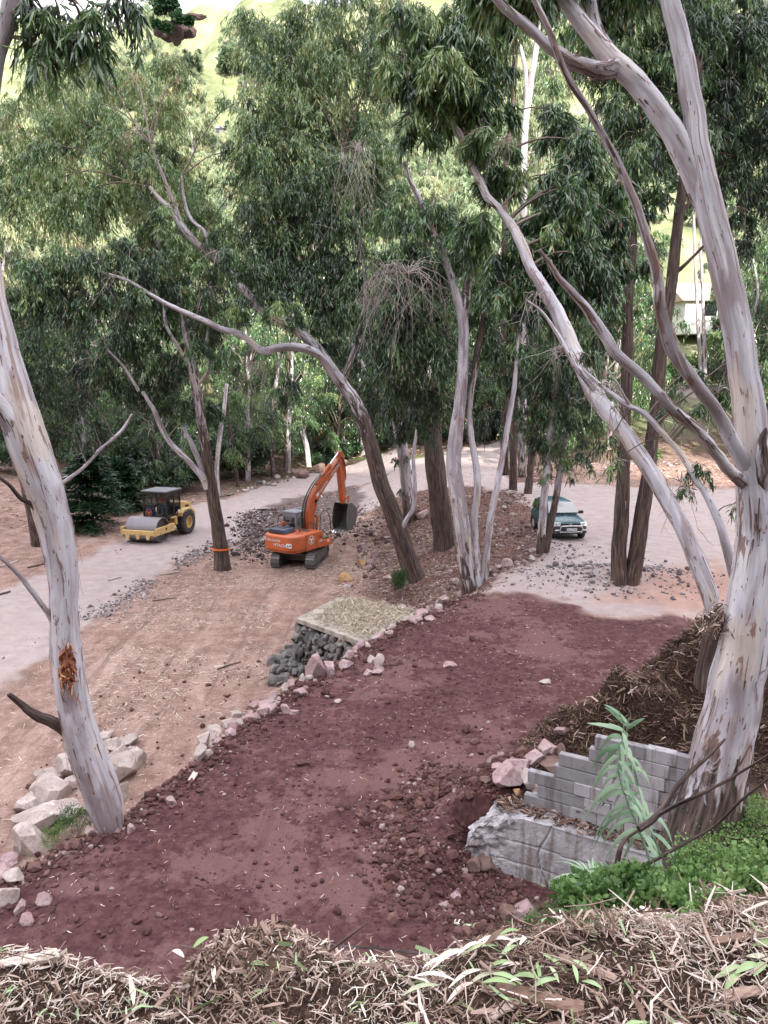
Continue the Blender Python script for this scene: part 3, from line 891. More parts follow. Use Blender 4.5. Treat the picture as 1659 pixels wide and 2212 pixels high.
def tube_arrays(pts, rad, nring=12, n_per=6, bump=.06, seed=0, rough=None, capend=True):
    """tapered, slightly lumpy limb through pts; returns V, F, bark coords, rough"""
    pr = np.column_stack([pts, rad, np.zeros(len(pts)) if rough is None else rough])
    c = catmull(pr, n_per)
    C, r, rg_ = c[:, :3], np.maximum(c[:, 3], .002), c[:, 4]
    n = len(C)
    if n > 8:
        kx = np.random.default_rng(seed + 77).normal(0, 1, (n, 3))
        ker = np.array([.25, .5, .25])
        kx = np.stack([np.convolve(kx[:, q], ker, 'same') for q in range(3)], 1)
        kx[0] = kx[-1] = 0
        kx = np.stack([np.convolve(kx[:, q], ker, 'same') for q in range(3)], 1)
        C = C + kx * np.minimum(r * .16, .012)[:, None]
    T = np.gradient(C, axis=0); T /= np.linalg.norm(T, axis=1)[:, None]
    a = np.cross(T[0], [0.3, 1, 0.1]); a /= np.linalg.norm(a)
    A = [a]
    for i in range(1, n):
        a = A[-1] - T[i] * (A[-1] @ T[i]); a /= np.linalg.norm(a); A.append(a)
    A = np.array(A); B = np.cross(T, A)
    L = np.concatenate([[0], np.cumsum(np.linalg.norm(np.diff(C, axis=0), axis=1))])
    th = np.linspace(0, 2 * np.pi, nring, endpoint=False)
    ct, st = np.cos(th), np.sin(th)
    rm = float(r.mean())
    lump = 1 + bump * (fbm(3 + 2 * ct[None, :] + seed, L[:, None] / (rm * 5 + .05) + 2 * st[None, :], 3, 200 + seed % 50)) * 2
    flut = 1 + np.clip(rg_, 0, 1)[:, None] * 0.07 * np.sin(th[None, :] * 7 + 2 * np.sin(L[:, None] * .8) + seed)
    rr = r[:, None] * lump * flut
    V = C[:, None, :] + rr[..., None] * (A[:, None, :] * ct[None, :, None] + B[:, None, :] * st[None, :, None])
    bk = np.stack([np.broadcast_to(ct * max(rm, .05), (n, nring)) + seed * 3.7, np.broadcast_to(st * max(rm, .05), (n, nring)), np.broadcast_to(L[:, None], (n, nring))], -1)
    i = np.arange(n - 1)[:, None] * nring; j = np.arange(nring)[None, :]
    F = np.stack([i + j, i + (j + 1) % nring, i + nring + (j + 1) % nring, i + nring + j], -1).reshape(-1, 4)
    V = V.reshape(-1, 3); bk = bk.reshape(-1, 3); ro = np.repeat(rg_, nring)
    if capend:
        e = (n - 1) * nring
        k = len(V)
        V = np.vstack([V, C[-1:] + T[-1] * r[-1] * .6]); bk = np.vstack([bk, bk[e:e + 1]]); ro = np.append(ro, ro[e])
        F = np.vstack([F, [[e + q, e + (q + 1) % nring, k, k] for q in range(nring)]])
    return V, F, bk, ro

def fix_tris(F):
    return F

def limb(name, parent, pts, rad, rough=None, nring=12, n_per=6, bump=.06, seed=0, origin=None):
    V, F, bk, ro = tube_arrays(np.asarray(pts), np.asarray(rad), nring, n_per, bump, seed, rough)
    if origin is not None: V = V - np.asarray(origin)
    tri = F[:, 2] == F[:, 3]
    q = F[~tri]; t3 = F[tri][:, :3]
    me = bpy.data.meshes.new(name)
    me.vertices.add(len(V)); me.vertices.foreach_set('co', V.astype(np.float32).ravel())
    loops = np.concatenate([q.ravel(), t3.ravel()]).astype(np.int32)
    me.loops.add(len(loops)); me.loops.foreach_set('vertex_index', loops)
    starts = np.concatenate([np.arange(len(q)) * 4, len(q) * 4 + np.arange(len(t3)) * 3]).astype(np.int32)
    me.polygons.add(len(starts)); me.polygons.foreach_set('loop_start', starts)
    me.update(calc_edges=True)
    me.polygons.foreach_set('use_smooth', np.ones(len(starts), bool))
    at = me.attributes.new('bk', 'FLOAT_VECTOR', 'POINT'); at.data.foreach_set('vector', bk.astype(np.float32).ravel())
    at = me.attributes.new('rough', 'FLOAT', 'POINT'); at.data.foreach_set('value', ro.astype(np.float32))
    me.materials.append(M['bark'])
    o = bpy.data.objects.new(name, me); COL.objects.link(o)
    if parent: o.parent = parent
    return o

def leaves(blobs, rg, per=12, Lr=(.16, .30), ratio=(.10, .16), droop=1.0):
    """drooping gum foliage. blobs: (centre, (rx,ry,rz), strands, tint). Kite shaped leaves hung along bending twigs."""
    Vs, Ts = [], []
    for (c, rad, ns, tint) in blobs:
        ns = int(max(ns, 3))
        u = rg.normal(size=(ns, 3)); u /= np.linalg.norm(u, axis=1)[:, None]
        # sub-clumps inside the blob give light and dark tufts
        nsub = max(3, ns // 14)
        su = rg.normal(size=(nsub, 3)); su /= np.linalg.norm(su, axis=1)[:, None]
        sp = su * (rg.random((nsub, 1)) ** .45) * .82
        which = rg.integers(0, nsub, ns)
        off = sp[which] + u * rg.random((ns, 1)) ** .5 * .24
        s0 = np.asarray(c) + off * np.asarray(rad)
        stint = (rg.normal(0, .13, nsub))[which] + rg.normal(0, .05, ns) + tint
        size = float(np.mean(rad))
        d0 = off * [1, 1, .5] + rg.normal(0, .35, (ns, 3)); d0[:, 2] += .25
        d0 /= np.linalg.norm(d0, axis=1)[:, None] + 1e-6
        SL = rg.uniform(.35, .75, ns) * min(max(size, .5), 1.8)
        t = rg.random((ns, per)) ** .8
        p = s0[:, None, :] + d0[:, None, :] * (SL[:, None] * t * .7)[..., None]
        p[..., 2] -= SL[:, None] * t ** 2 * 1.0 * droop
        n = ns * per
        p = p.reshape(-1, 3)
        dirv = rg.normal(0, .33, (n, 3)) + np.repeat(d0 * .25, per, 0)
        dirv[:, 2] -= 1.0 * droop
        dirv /= np.linalg.norm(dirv, axis=1)[:, None]
        wv = np.cross(dirv, rg.normal(size=(n, 3))); wv /= np.linalg.norm(wv, axis=1)[:, None]
        L = rg.uniform(Lr[0], Lr[1], n); W = L * rg.uniform(ratio[0], ratio[1], n)
        bow = np.cross(dirv, wv) * (L * rg.normal(0, .08, n))[:, None]
        m = p + dirv * (L * .42)[:, None] + bow
        v = np.stack([p, m + wv * (W / 2)[:, None], p + dirv * L[:, None], m - wv * (W / 2)[:, None]], 1)
        Vs.append(v.reshape(-1, 3))
        tv = np.clip(np.repeat(stint, per) + rg.normal(0, .12, n), 0, .945)
        dead = rg.random(n) < .012
        tv[dead] = .985
        Ts.append(np.repeat(tv, 4))
    V = np.concatenate(Vs); T = np.concatenate(Ts)
    F = np.arange(len(V)).reshape(-1, 4)
    return V, F, T

def crown(name, parent, blobs, rg, mat='leaf', origin=None, **kw):
    V, F, T = leaves(blobs, rg, **kw)
    if origin is not None: V = V - np.asarray(origin)
    o = mesh_np(name, V, F, M[mat], {'tint': ('FLOAT', 'POINT', T)}, parent, smooth=False)
    return o

def twig_arrays(segs, n=4):
    """segs: list of (pts (k,3), r0, r1, tint) -> thin tapered 4-sided sticks"""
    Vs, Fs, Ts = [], [], []
    k0 = 0
    for pts, r0, r1, tint in segs:
        pts = np.asarray(pts, float); k = len(pts)
        T = np.gradient(pts, axis=0); T /= np.linalg.norm(T, axis=1)[:, None] + 1e-9
        a = np.cross(T, [0.31, .9, .2]); a /= np.linalg.norm(a, axis=1)[:, None] + 1e-9
        b = np.cross(T, a)
        r = np.linspace(r0, r1, k)[:, None, None]
        th = np.arange(n) * 2 * np.pi / n
        V = pts[:, None, :] + r * (a[:, None, :] * np.cos(th)[None, :, None] + b[:, None, :] * np.sin(th)[None, :, None])
        i = np.arange(k - 1)[:, None] * n; j = np.arange(n)[None, :]
        F = np.stack([i + j, i + (j + 1) % n, i + n + (j + 1) % n, i + n + j], -1).reshape(-1, 4) + k0
        Vs.append(V.reshape(-1, 3)); Fs.append(F); Ts.append(np.full(k * n, tint)); k0 += k * n
    return np.concatenate(Vs), np.concatenate(Fs), np.concatenate(Ts)

def bent(a, b, rg, sag=.0, wig=.06, k=7):
    a, b = np.asarray(a, float), np.asarray(b, float)
    t = np.linspace(0, 1, k)[:, None]
    L = np.linalg.norm(b - a)
    p = a + (b - a) * t
    w_ = np.cumsum(rg.normal(0, wig * L / k ** .5, (k, 3)), axis=0); w_ -= w_[-1] * t
    p = p + w_ * np.sin(np.pi * t)
    p[:, 2] += sag * L * np.sin(np.pi * t[:, 0])
    return p

def twigs(name, parent, segs, origin=None):
    V, F, T = twig_arrays(segs)
    if origin is not None: V = V - np.asarray(origin)
    return mesh_np(name, V, F, M['twig'], {'tint': ('FLOAT', 'POINT', T)}, parent, smooth=True)

def wpx(px, Y, slant=None):
    return px / FPX * math.hypot(Y, 4)

def peel(parent, pts, rad, n, seed, origin, Lr=(.10, .7), front=True):
    """loose ribbons of bark clinging along a stem"""
    rg = np.random.default_rng(seed)
    C = catmull(np.column_stack([pts, rad]), 8)
    c, r = C[:, :3], C[:, 3]
    T = np.gradient(c, axis=0); T /= np.linalg.norm(T, axis=1)[:, None]
    i = rg.integers(2, len(c) - 2, n); i = np.where(rg.random(n) < .6, np.maximum(2, (i * .45).astype(int)), i)
    a = np.cross(T[i], rg.normal(size=(n, 3))); a /= np.linalg.norm(a, axis=1)[:, None]
    s = np.cross(T[i], a)
    k = 6; t = np.linspace(0, 1, k)[None, :, None]
    L = rg.uniform(Lr[0], Lr[1], n)[:, None, None] * np.where(rg.random(n) < .25, 1.0, .5)[:, None, None]
    sg = -np.sign(T[i][:, 2])[:, None, None]
    lift = rg.uniform(.0, .10, n)[:, None, None] * L
    lump = 1.02
    p = c[i][:, None, :] + a[:, None, :] * (r[i] * lump)[:, None, None] + T[i][:, None, :] * sg * L * t + a[:, None, :] * (lift * t ** 2 + .003) + s[:, None, :] * (rg.normal(0, .04, n)[:, None, None] * L * t)
    w_ = rg.uniform(.003, .014, n)[:, None, None] * (1 - .75 * t)
    V = np.stack([p - s[:, None, :] * w_, p + s[:, None, :] * w_], 2)
    V2 = V + a[:, None, None, :] * .004
    A = np.concatenate([V.reshape(n, -1, 3), V2.reshape(n, -1, 3)], 1)
    m = k * 2
    f = []
    for q in range(k - 1):
        b0 = q * 2
        f += [[b0, b0 + 1, b0 + 3, b0 + 2], [m + b0, m + b0 + 2, m + b0 + 3, m + b0 + 1], [b0, b0 + 2, m + b0 + 2, m + b0], [b0 + 1, m + b0 + 1, m + b0 + 3, b0 + 3]]
    F = (np.array(f)[None] + (np.arange(n) * 2 * m)[:, None, None]).reshape(-1, 4)
    o = mesh_np('peeling_bark', A.reshape(-1, 3) - np.asarray(origin), F, M['peel'], {'tint': ('FLOAT', 'POINT', np.repeat(np.clip(rg.beta(1.5, 1.8, n), 0, 1), 2 * m))}, parent, smooth=False)
    o['kind'] = 'stuff'
    return o
NEAR_AXES = {}
def near_tree(name, label, base, stems, blobs, seed, dens=1.0, Lr=(.16, .30), ratio=(.12, .18), npeel=0, deadtw=None, nring=16, group=None, depth=None, tw=True, cat='tree', per=12):
    """stems: list of (kind, [(x, y, width, extra depth)], rough0, rough1); base pixel gives the ground point"""
    rg = np.random.default_rng(seed)
    g0 = G(*base) if depth is None else P(base[0], base[1], depth)
    Y0 = g0[1]
    root = empty(name, g0)
    tag(root, label, cat, group)
    axis = []
    for si, (kind, pts, r0, r1) in enumerate(stems):
        W, rad = [], []
        for (x, y, w_, dY) in pts:
            p = P(x, y, Y0 + dY); W.append(p); rad.append(w_ * .5 / FPX * zdep(p) * hcos(p))
        W = np.array(W); rad = np.array(rad) * .96
        pxy = np.array([[q[0], q[1]] for q in pts], float); gp = np.gradient(pxy, axis=0)
        rad = rad * np.maximum(np.abs(gp[:, 0]), np.abs(gp[:, 1])) / (np.linalg.norm(gp, axis=1) + 1e-9)   # widths were read level or plumb
        if si == 0 or kind == 'trunk' and pts[0][3] == 0 and abs(W[0][2] - g0[2]) < .5:
            W = np.vstack([W[0] + (W[0] - W[1]) / np.linalg.norm(W[1] - W[0]) * .35 - [0, 0, .15], W]); rad = np.append(rad[0] * 1.15, rad)
        k = len(W)
        ro = np.interp(np.linspace(0, 1, k), np.linspace(0, 1, len(r0)), r0) if isinstance(r0, (list, tuple)) else np.linspace(r0, r1, k)
        limb(kind, root, W, rad, ro, nring if rad.max() > .12 else 9, 6, .05 if rad.max() < .15 else .07, seed + si, origin=g0)
        axis.append(catmull(W, 5))
        if npeel and kind != 'broken_limb' and rad.max() > .06:
            peel(root, W, rad, int(npeel * (1 if kind == 'trunk' else .3)), seed + 50 + si, g0)
    ax = np.vstack(axis)
    if blobs:
        B = []
        segs = []
        for (x, y, r, dY, tint) in blobs:
            c = P(x, y, Y0 + dY); rw = r / FPX * zdep(c)
            nn_ = dens * 430 * (r / 100.0) ** 2 * (rw ** .3)
            tint = tint + (.14 if x < 560 and y < 560 else .08 if y < 480 else 0)     # sunlight painted into the leaf colour: lighter high up and at upper left
            B.append((c, (rw, rw * .85, rw * .82), nn_, tint))
            if tw:
                i = np.argmin(np.linalg.norm(ax - c, axis=1) + .3 * np.maximum(ax[:, 2] - c[2] - .5, 0))
                q = ax[i]
                top = c + [0, 0, rw * .35]
                segs.append((bent(q, top, rg, .08, .05, 9), max(.012, min(.05, .012 * np.linalg.norm(q - top))), .009, rg.uniform(.15, .6)))
                for _ in range(max(4, int(r / 12))):
                    u = rg.normal(size=3); u /= np.linalg.norm(u); u[2] = u[2] * .6
                    segs.append((bent(top + rg.normal(0, .15 * rw, 3), c + u * rw * rg.uniform(.7, 1.1) - [0, 0, .2 * rw], rg, .18, .06, 6), .013, .005, rg.uniform(.25, 1.0)))
        crown('crown', root, B, rg, origin=g0, Lr=Lr, ratio=ratio, per=per)
        if tw:
            twigs('branch', root, segs, origin=g0)['kind'] = 'stuff'
    if deadtw:
        segs = []
        for (x, y, dY, n, lpx, spread) in deadtw:
            c = P(x, y, Y0 + dY); s_ = zdep(c) / FPX
            for _ in range(n):
                L = lpx * s_ * rg.uniform(.4, 1.1)
                u = rg.normal(size=3) * spread; u[2] = -abs(rg.normal(1.0, .25))
                st = c + rg.normal(0, .35 * spread * lpx * s_, 3) * [1, .6, .35]
                mid = (c + st) / 2 + [0, 0, .12 * L]
                e = st + u / np.linalg.norm(u) * L
                pts = np.vstack([c, mid, bent(st, e, rg, 0, .06, 6)])
                segs.append((pts, .011, .003, rg.uniform(.6, 1.0)))
                for _ in range(2):
                    i = rg.integers(2, len(pts)); q = pts[i]
                    e2 = q + (u / np.linalg.norm(u) + rg.normal(0, .5, 3)) * L * .4
                    segs.append((bent(q, e2, rg, 0, .07, 4), .006, .002, rg.uniform(.55, 1.0)))
        twigs('dead_twigs', root, segs, origin=g0)['kind'] = 'stuff'
    return root

B_ = lambda lst, d0=0, tint=.4: [(x, y, r, (d0 if len(q) < 4 else q[3]), (tint if len(q) < 5 else q[4])) for q in lst for (x, y, r) in [q[:3]]]

# --- left foreground gum with the torn wound
t1 = near_tree('gum_tree', 'pale smooth gum at the left edge with a torn orange wound low down', (238, 1785),
  [('trunk', [(240, 1795, 62, 0), (228, 1740, 84, 0), (205, 1670, 88, 0), (178, 1600, 88, .02), (155, 1510, 80, .05), (145, 1420, 76, .06), (140, 1320, 68, .08), (135, 1230, 72, .1), (118, 1130, 84, .1), (88, 1030, 96, .08), (52, 930, 100, .05), (24, 830, 82, .1), (6, 740, 70, .2), (-14, 640, 62, .3), (-34, 520, 58, .5), (-58, 380, 54, .8), (-70, 260, 50, 1), (-95, 80, 46, 1.3), (-125, -120, 40, 1.7), (-150, -330, 32, 2.1), (-170, -520, 22, 2.5)], [.1, .12, .1, .12, .2, .28, .15, .1, .12, .15, .05, 0, 0], 0),
   ('limb', [(50, 960, 70, .0), (10, 890, 56, -.2), (-35, 830, 50, -.4), (-90, 740, 44, -.6)], .2, .1),
   ('broken_limb', [(150, 1590, 44, 0), (118, 1562, 36, -.15), (82, 1546, 30, -.3), (50, 1524, 22, -.45), (19, 1500, 15, -.6)], .75, .9),
   ('broken_limb', [(118, 1345, 22, 0), (100, 1320, 17, -.1), (72, 1283, 16, -.25), (40, 1240, 15, -.4), (0, 1204, 13, -.6), (-30, 1180, 12, -.7)], .35, .3),
   ('broken_limb', [(92, 1108, 26, 0), (68, 1090, 16, -.1), (44, 1076, 14, -.2), (18, 1046, 12, -.3), (-20, 1020, 10, -.4)], .8, .8)],
  B_([(-150, -420, 120, 2, .4), (-260, -300, 110, 1.5, .35), (-60, -520, 120, 3, .4), (-320, -520, 130, 2, .4)]), 11, nring=28, npeel=110)
g1 = np.array(t1.location)
# torn wound: splinters of orange wood
def wound():
    rg = np.random.default_rng(5)
    c = P(158, 1432, g1[1] + .06); c = c + np.array([0, -.30, 0])
    n = 130
    s = np.column_stack([rg.normal(0, .07, n), rg.normal(.03, .02, n), rg.normal(0, .19, n)])
    d = np.column_stack([rg.normal(0, .35, n), rg.normal(-.25, .2, n), rg.normal(-1, .4, n)])
    v, f, t = strips(c + s - g1, rg.uniform(.06, .22, n), rg.uniform(.012, .032, n), d, rg.random(n), rg, .15, .4)
    m, tt, out = newmat('torn_wood'); g = NT(tt)
    col = g.ramp(g.attr('tint'), [(0, (.10, .035, .02)), (.5, (.36, .12, .06)), (.8, (.55, .26, .13)), (1, (.72, .50, .30))])
    b = g.princ(col, .8); g.l(b.outputs[0], out.inputs[0])
    o = mesh_np('torn_wood', v, f, m, {'tint': ('FLOAT', 'POINT', t)}, t1, smooth=False)
    V0, F0 = ICO2
    pv = V0 * [.105, .06, .30] + (c + [0, .06, 0] - g1)
    pv = pv + .03 * np.random.default_rng(3).normal(size=pv.shape)
    o = mesh_np('torn_hollow', pv, F0, m, {'tint': ('FLOAT', 'POINT', np.full(len(pv), .25))}, t1, smooth=False)
wound()
# dark foliage of a nearer limb hanging into the top left corner
near_tree('gum_tree', 'near gum at the top left corner with dark hanging leaves and a pale bough', (-160, 1900),
  [('trunk', [(-190, 1850, 70, 0), (-150, 1400, 60, 0), (-110, 900, 52, 0), (-60, 500, 42, 0), (-20, 190, 40, 0), (12, 60, 40, 0), (28, -60, 40, 0)], 0, 0),
   ('limb', [(15, 40, 22, 0), (70, -10, 14, -.1), (140, -30, 9, -.2)], .3, .5)],
  B_([(60, 20, 38), (105, 55, 42), (150, 20, 46), (180, 70, 34), (205, 30, 40), (70, 95, 28), (96, 120, 28), (240, 10, 34), (285, 5, 26), (140, 85, 30), (200, 105, 22)], 0, .25), 12, dens=.75, Lr=(.12, .22), depth=8.0, per=10)

# --- right foreground gum
t2 = near_tree('gum_tree', 'big pale gum at the right edge forking into long boughs above a shaggy base', (1505, 1835),
  [('trunk', [(1505, 1850, 190, 0), (1520, 1780, 168, 0), (1545, 1680, 150, .05), (1570, 1580, 140, .1), (1592, 1480, 128, .15), (1610, 1380, 118, .2), (1622, 1280, 106, .25), (1632, 1180, 94, .3), (1634, 1090, 92, .3), (1628, 1000, 90, .3), (1618, 900, 78, .35), (1605, 800, 70, .4), (1588, 690, 68, .5), (1564, 570, 68, .6), (1536, 460, 66, .7), (1512, 350, 58, .8), (1496, 240, 50, .9), (1476, 120, 47, 1.0), (1448, 10, 42, 1.1), (1425, -90, 36, 1.2), (1405, -200, 30, 1.3)], [1, .85, .6, .38, .25, .2, .22, .25, .2, .12, .08, .05, .05, .1, .08, 0, 0, 0], 0),
   ('limb', [(1535, 490, 46, .75), (1512, 420, 54, .8), (1476, 330, 60, .85), (1430, 250, 62, .95), (1375, 180, 64, 1.05), (1330, 138, 62, 1.1), (1285, 85, 50, 1.2), (1240, 30, 44, 1.3), (1205, -30, 40, 1.4), (1150, -110, 34, 1.6)], 0, 0),
   ('limb', [(1335, 145, 46, 1.1), (1290, 152, 38, 1.0), (1240, 135, 34, .9), (1190, 105, 32, .8), (1130, 50, 30, .7), (1085, 10, 28, .6), (1030, -50, 24, .5)], 0, 0),
   ('limb', [(1315, 118, 40, 1.15), (1292, 70, 30, 1.3), (1278, 20, 26, 1.5), (1270, -40, 24, 1.7)], 0, .1),
   ('limb', [(1648, 1100, 30, .5), (1622, 1030, 42, .3), (1592, 970, 42, .1), (1560, 905, 38, 0), (1515, 845, 38, -.2), (1465, 775, 37, -.3), (1440, 715, 34, -.35), (1425, 650, 28, -.4), (1422, 597, 25, -.4), (1400, 520, 24, -.4), (1371, 436, 22, -.4), (1340, 360, 20, -.4), (1307, 296, 20, -.4), (1262, 222, 19, -.4), (1219, 152, 18, -.4), (1187, 70, 17, -.4), (1150, -10, 15, -.4), (1120, -80, 14, -.4)], [.2, .2, .2, .25, .3, .35, .4, .5, .5, .5], .5),
   ('limb', [(1640, 1085, 26, .45), (1606, 1042, 38, .2), (1576, 1016, 38, 0), (1540, 968, 36, -.2), (1501, 925, 35, -.3), (1460, 888, 34, -.4), (1422, 848, 34, -.5), (1380, 806, 34, -.5), (1332, 765, 34, -.6), (1300, 715, 31, -.6), (1274, 675, 28, -.6), (1245, 640, 26, -.6), (1213, 607, 20, -.6), (1188, 570, 12, -.6), (1166, 540, 8, -.6)], .25, .38),
   ('broken_limb', [(1652, 1110, 30, .3), (1650, 1040, 40, .1), (1648, 980, 34, .02), (1650, 945, 22, .02), (1654, 925, 8, .02)], .5, .62)],
  B_([(1100, -60, 90, 1), (1210, -70, 90, 1.5), (1330, -60, 90, 2), (1450, -90, 80, 2)], 0, .35), 21, dens=.8, nring=32, npeel=170)
g2 = np.array(t2.location)

# --- white stem leaning left from behind the big gum, and a thin companion
near_tree('gum_tree', 'white gum stem leaning left out of the shaggy stump beside the big gum', (1552, 1440),
  [('trunk', [(1552, 1450, 44, 0), (1550, 1380, 42, 0), (1540, 1310, 42, .1), (1520, 1250, 44, .2), (1492, 1180, 44, .4), (1458, 1110, 44, .7), (1425, 1050, 45, 1.0), (1390, 995, 46, 1.3), (1352, 942, 48, 1.6), (1318, 900, 48, 1.9), (1290, 860, 46, 2.2), (1262, 800, 44, 2.6), (1240, 760, 42, 3.0), (1215, 700, 36, 3.3), (1190, 650, 34, 3.6), (1166, 608, 30, 3.8), (1145, 575, 26, 4.0), (1125, 522, 24, 4.2), (1103, 482, 22, 4.4), (1078, 452, 21, 4.5), (1053, 425, 20, 4.6), (1034, 385, 19, 4.7), (1017, 346, 18, 4.8), (995, 295, 18, 4.9), (970, 259, 16, 5)], [.7, .55, .2, .05, 0, 0, .1, .1, .2, .3, .45, .4, .4], .4),
   ('limb', [(975, 265, 14, 5), (958, 220, 12, 5), (945, 187, 12, 5), (930, 150, 10, 5), (920, 115, 9, 5), (900, 60, 7, 5)], .3, .3),
   ('limb', [(970, 262, 12, 5), (945, 238, 12, 5), (922, 220, 10, 5), (905, 200, 7, 5)], .5, .7),
   ('limb', [(1300, 870, 18, 2.1), (1262, 815, 13, 2.2), (1238, 785, 12, 2.3), (1215, 740, 11, 2.4), (1190, 700, 9, 2.5), (1168, 670, 7, 2.6), (1140, 650, 5, 2.7)], .3, .3)],
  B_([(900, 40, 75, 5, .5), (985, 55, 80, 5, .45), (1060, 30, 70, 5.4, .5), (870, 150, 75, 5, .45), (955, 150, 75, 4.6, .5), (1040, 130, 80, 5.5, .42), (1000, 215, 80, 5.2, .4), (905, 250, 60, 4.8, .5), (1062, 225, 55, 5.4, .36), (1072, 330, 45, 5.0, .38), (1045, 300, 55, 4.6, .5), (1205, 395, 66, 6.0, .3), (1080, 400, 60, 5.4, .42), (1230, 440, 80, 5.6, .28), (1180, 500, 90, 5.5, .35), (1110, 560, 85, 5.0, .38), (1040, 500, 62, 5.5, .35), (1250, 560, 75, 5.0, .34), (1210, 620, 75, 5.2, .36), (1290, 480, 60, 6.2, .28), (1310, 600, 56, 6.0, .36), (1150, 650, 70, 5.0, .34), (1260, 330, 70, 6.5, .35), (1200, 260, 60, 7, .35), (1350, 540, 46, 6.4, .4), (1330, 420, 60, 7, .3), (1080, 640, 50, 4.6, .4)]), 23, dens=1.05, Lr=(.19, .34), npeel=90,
  deadtw=[(1090, 300, 4.4, 10, 60, .6), (1160, 640, 3.4, 10, 90, .5), (1215, 760, 2.4, 8, 80, .7)])
near_tree('gum_tree', 'thin pale gum stem bending left between the big gum and the forked dark trunks', (1600, 1400),
  [('trunk', [(1600, 1400, 30, 0), (1592, 1300, 26, 0), (1586, 1250, 24, .1), (1566, 1168, 22, .2), (1540, 1098, 20, .4), (1521, 1062, 19, .5), (1500, 1030, 17, .6), (1477, 990, 17, .7), (1450, 955, 17, .8), (1422, 925, 17, .9), (1392, 893, 16, 1), (1361, 878, 16, 1.1), (1330, 858, 15, 1.2), (1305, 838, 13, 1.3), (1278, 815, 11, 1.4), (1258, 796, 8, 1.5)], [.3, .15, 0, 0, 0, 0, 0], .1),
   ('limb', [(1361, 878, 9, 1.1), (1345, 850, 7, 1.0), (1332, 826, 6, .9), (1310, 800, 4, .8)], .2, .2)],
  B_([(1270, 770, 32, 1.6, .4), (1500, 800, 26, 1, .3), (1335, 1000, 20, 1, .45), (1318, 955, 24, 1.4, .4), (1470, 845, 22, 1, .3), (1506, 1010, 26, .6, .35), (1560, 850, 30, .6, .25), (1595, 1090, 16, .2, .35), (1590, 780, 34, .8, .22), (1640, 800, 34, .8, .22), (1520, 880, 22, .6, .3), (1480, 1060, 18, .6, .35), (1460, 890, 22, 1, .35)]), 24, dens=1.6, Lr=(.12, .22),
  deadtw=[(1300, 830, 1.3, 12, 60, .9), (1340, 880, 1.1, 8, 60, .6), (1470, 1040, .6, 6, 110, .5)], per=9)

# --- forked dark trunks at the gravel bank
near_tree('gum_tree', 'forked pair of dark rough trunks rising from the gravel bank at right', (1355, 1258),
  [('trunk', [(1338, 1248, 40, 0), (1338, 1200, 36, 0), (1343, 1120, 34, 0), (1346, 1040, 30, 0), (1348, 960, 27, .1), (1352, 860, 26, .2), (1356, 760, 25, .3), (1358, 650, 23, .4), (1366, 540, 21, .5), (1366, 430, 18, .6), (1370, 300, 16, .8)], [1, 1, .9, .6, .8, .9, .8, .7], .7),
   ('trunk', [(1362, 1262, 42, 0), (1375, 1200, 38, 0), (1388, 1110, 36, 0), (1398, 1040, 34, 0), (1408, 950, 31, .1), (1420, 860, 31, .2), (1428, 760, 30, .3), (1440, 680, 29, .4), (1452, 600, 27, .5), (1462, 500, 25, .6), (1474, 400, 22, .7), (1490, 280, 19, .9), (1510, 150, 16, 1)], [1, 1, 1, .8, .7, .8, .7], .7),
   ('limb', [(1460, 590, 12, .5), (1492, 560, 10, .3), (1520, 530, 9, .2), (1560, 480, 7, 0)], .9, .9),
   ('limb', [(1470, 460, 12, .6), (1500, 420, 10, .9), (1530, 350, 8, 1.2), (1560, 250, 6, 1.6)], .7, .7)],
  B_([(1370, 330, 80, .8, .3), (1420, 230, 90, 1.2, .3), (1500, 300, 80, 1.5, .25), (1390, 440, 60, 1, .3), (1430, 120, 90, 1.5, .3), (1540, 200, 80, 1.8, .25), (1340, 240, 70, 1, .35), (1560, 380, 70, 2, .22), (1600, 480, 60, 2, .22), (1340, 130, 80, 1.5, .42), (1480, 40, 90, 1.6, .35), (1290, 30, 80, 1.8, .45), (1380, 20, 80, 1.8, .45), (1600, 100, 90, 2, .22), (1640, 280, 80, 2, .2), (1300, 720, 46, .5, .34), (1320, 660, 55, .6, .34), (1390, 560, 40, .5, .3), (1560, 30, 95, 3, .3), (1640, 60, 95, 3, .25), (1480, -20, 95, 3, .32), (1655, 180, 85, 3, .22), (1650, 400, 70, 3, .2), (1580, 300, 80, 3, .22), (1400, -30, 90, 3, .4), (1290, 110, 60, 2.4, .45)]), 25, dens=.9, Lr=(.21, .38), npeel=70)

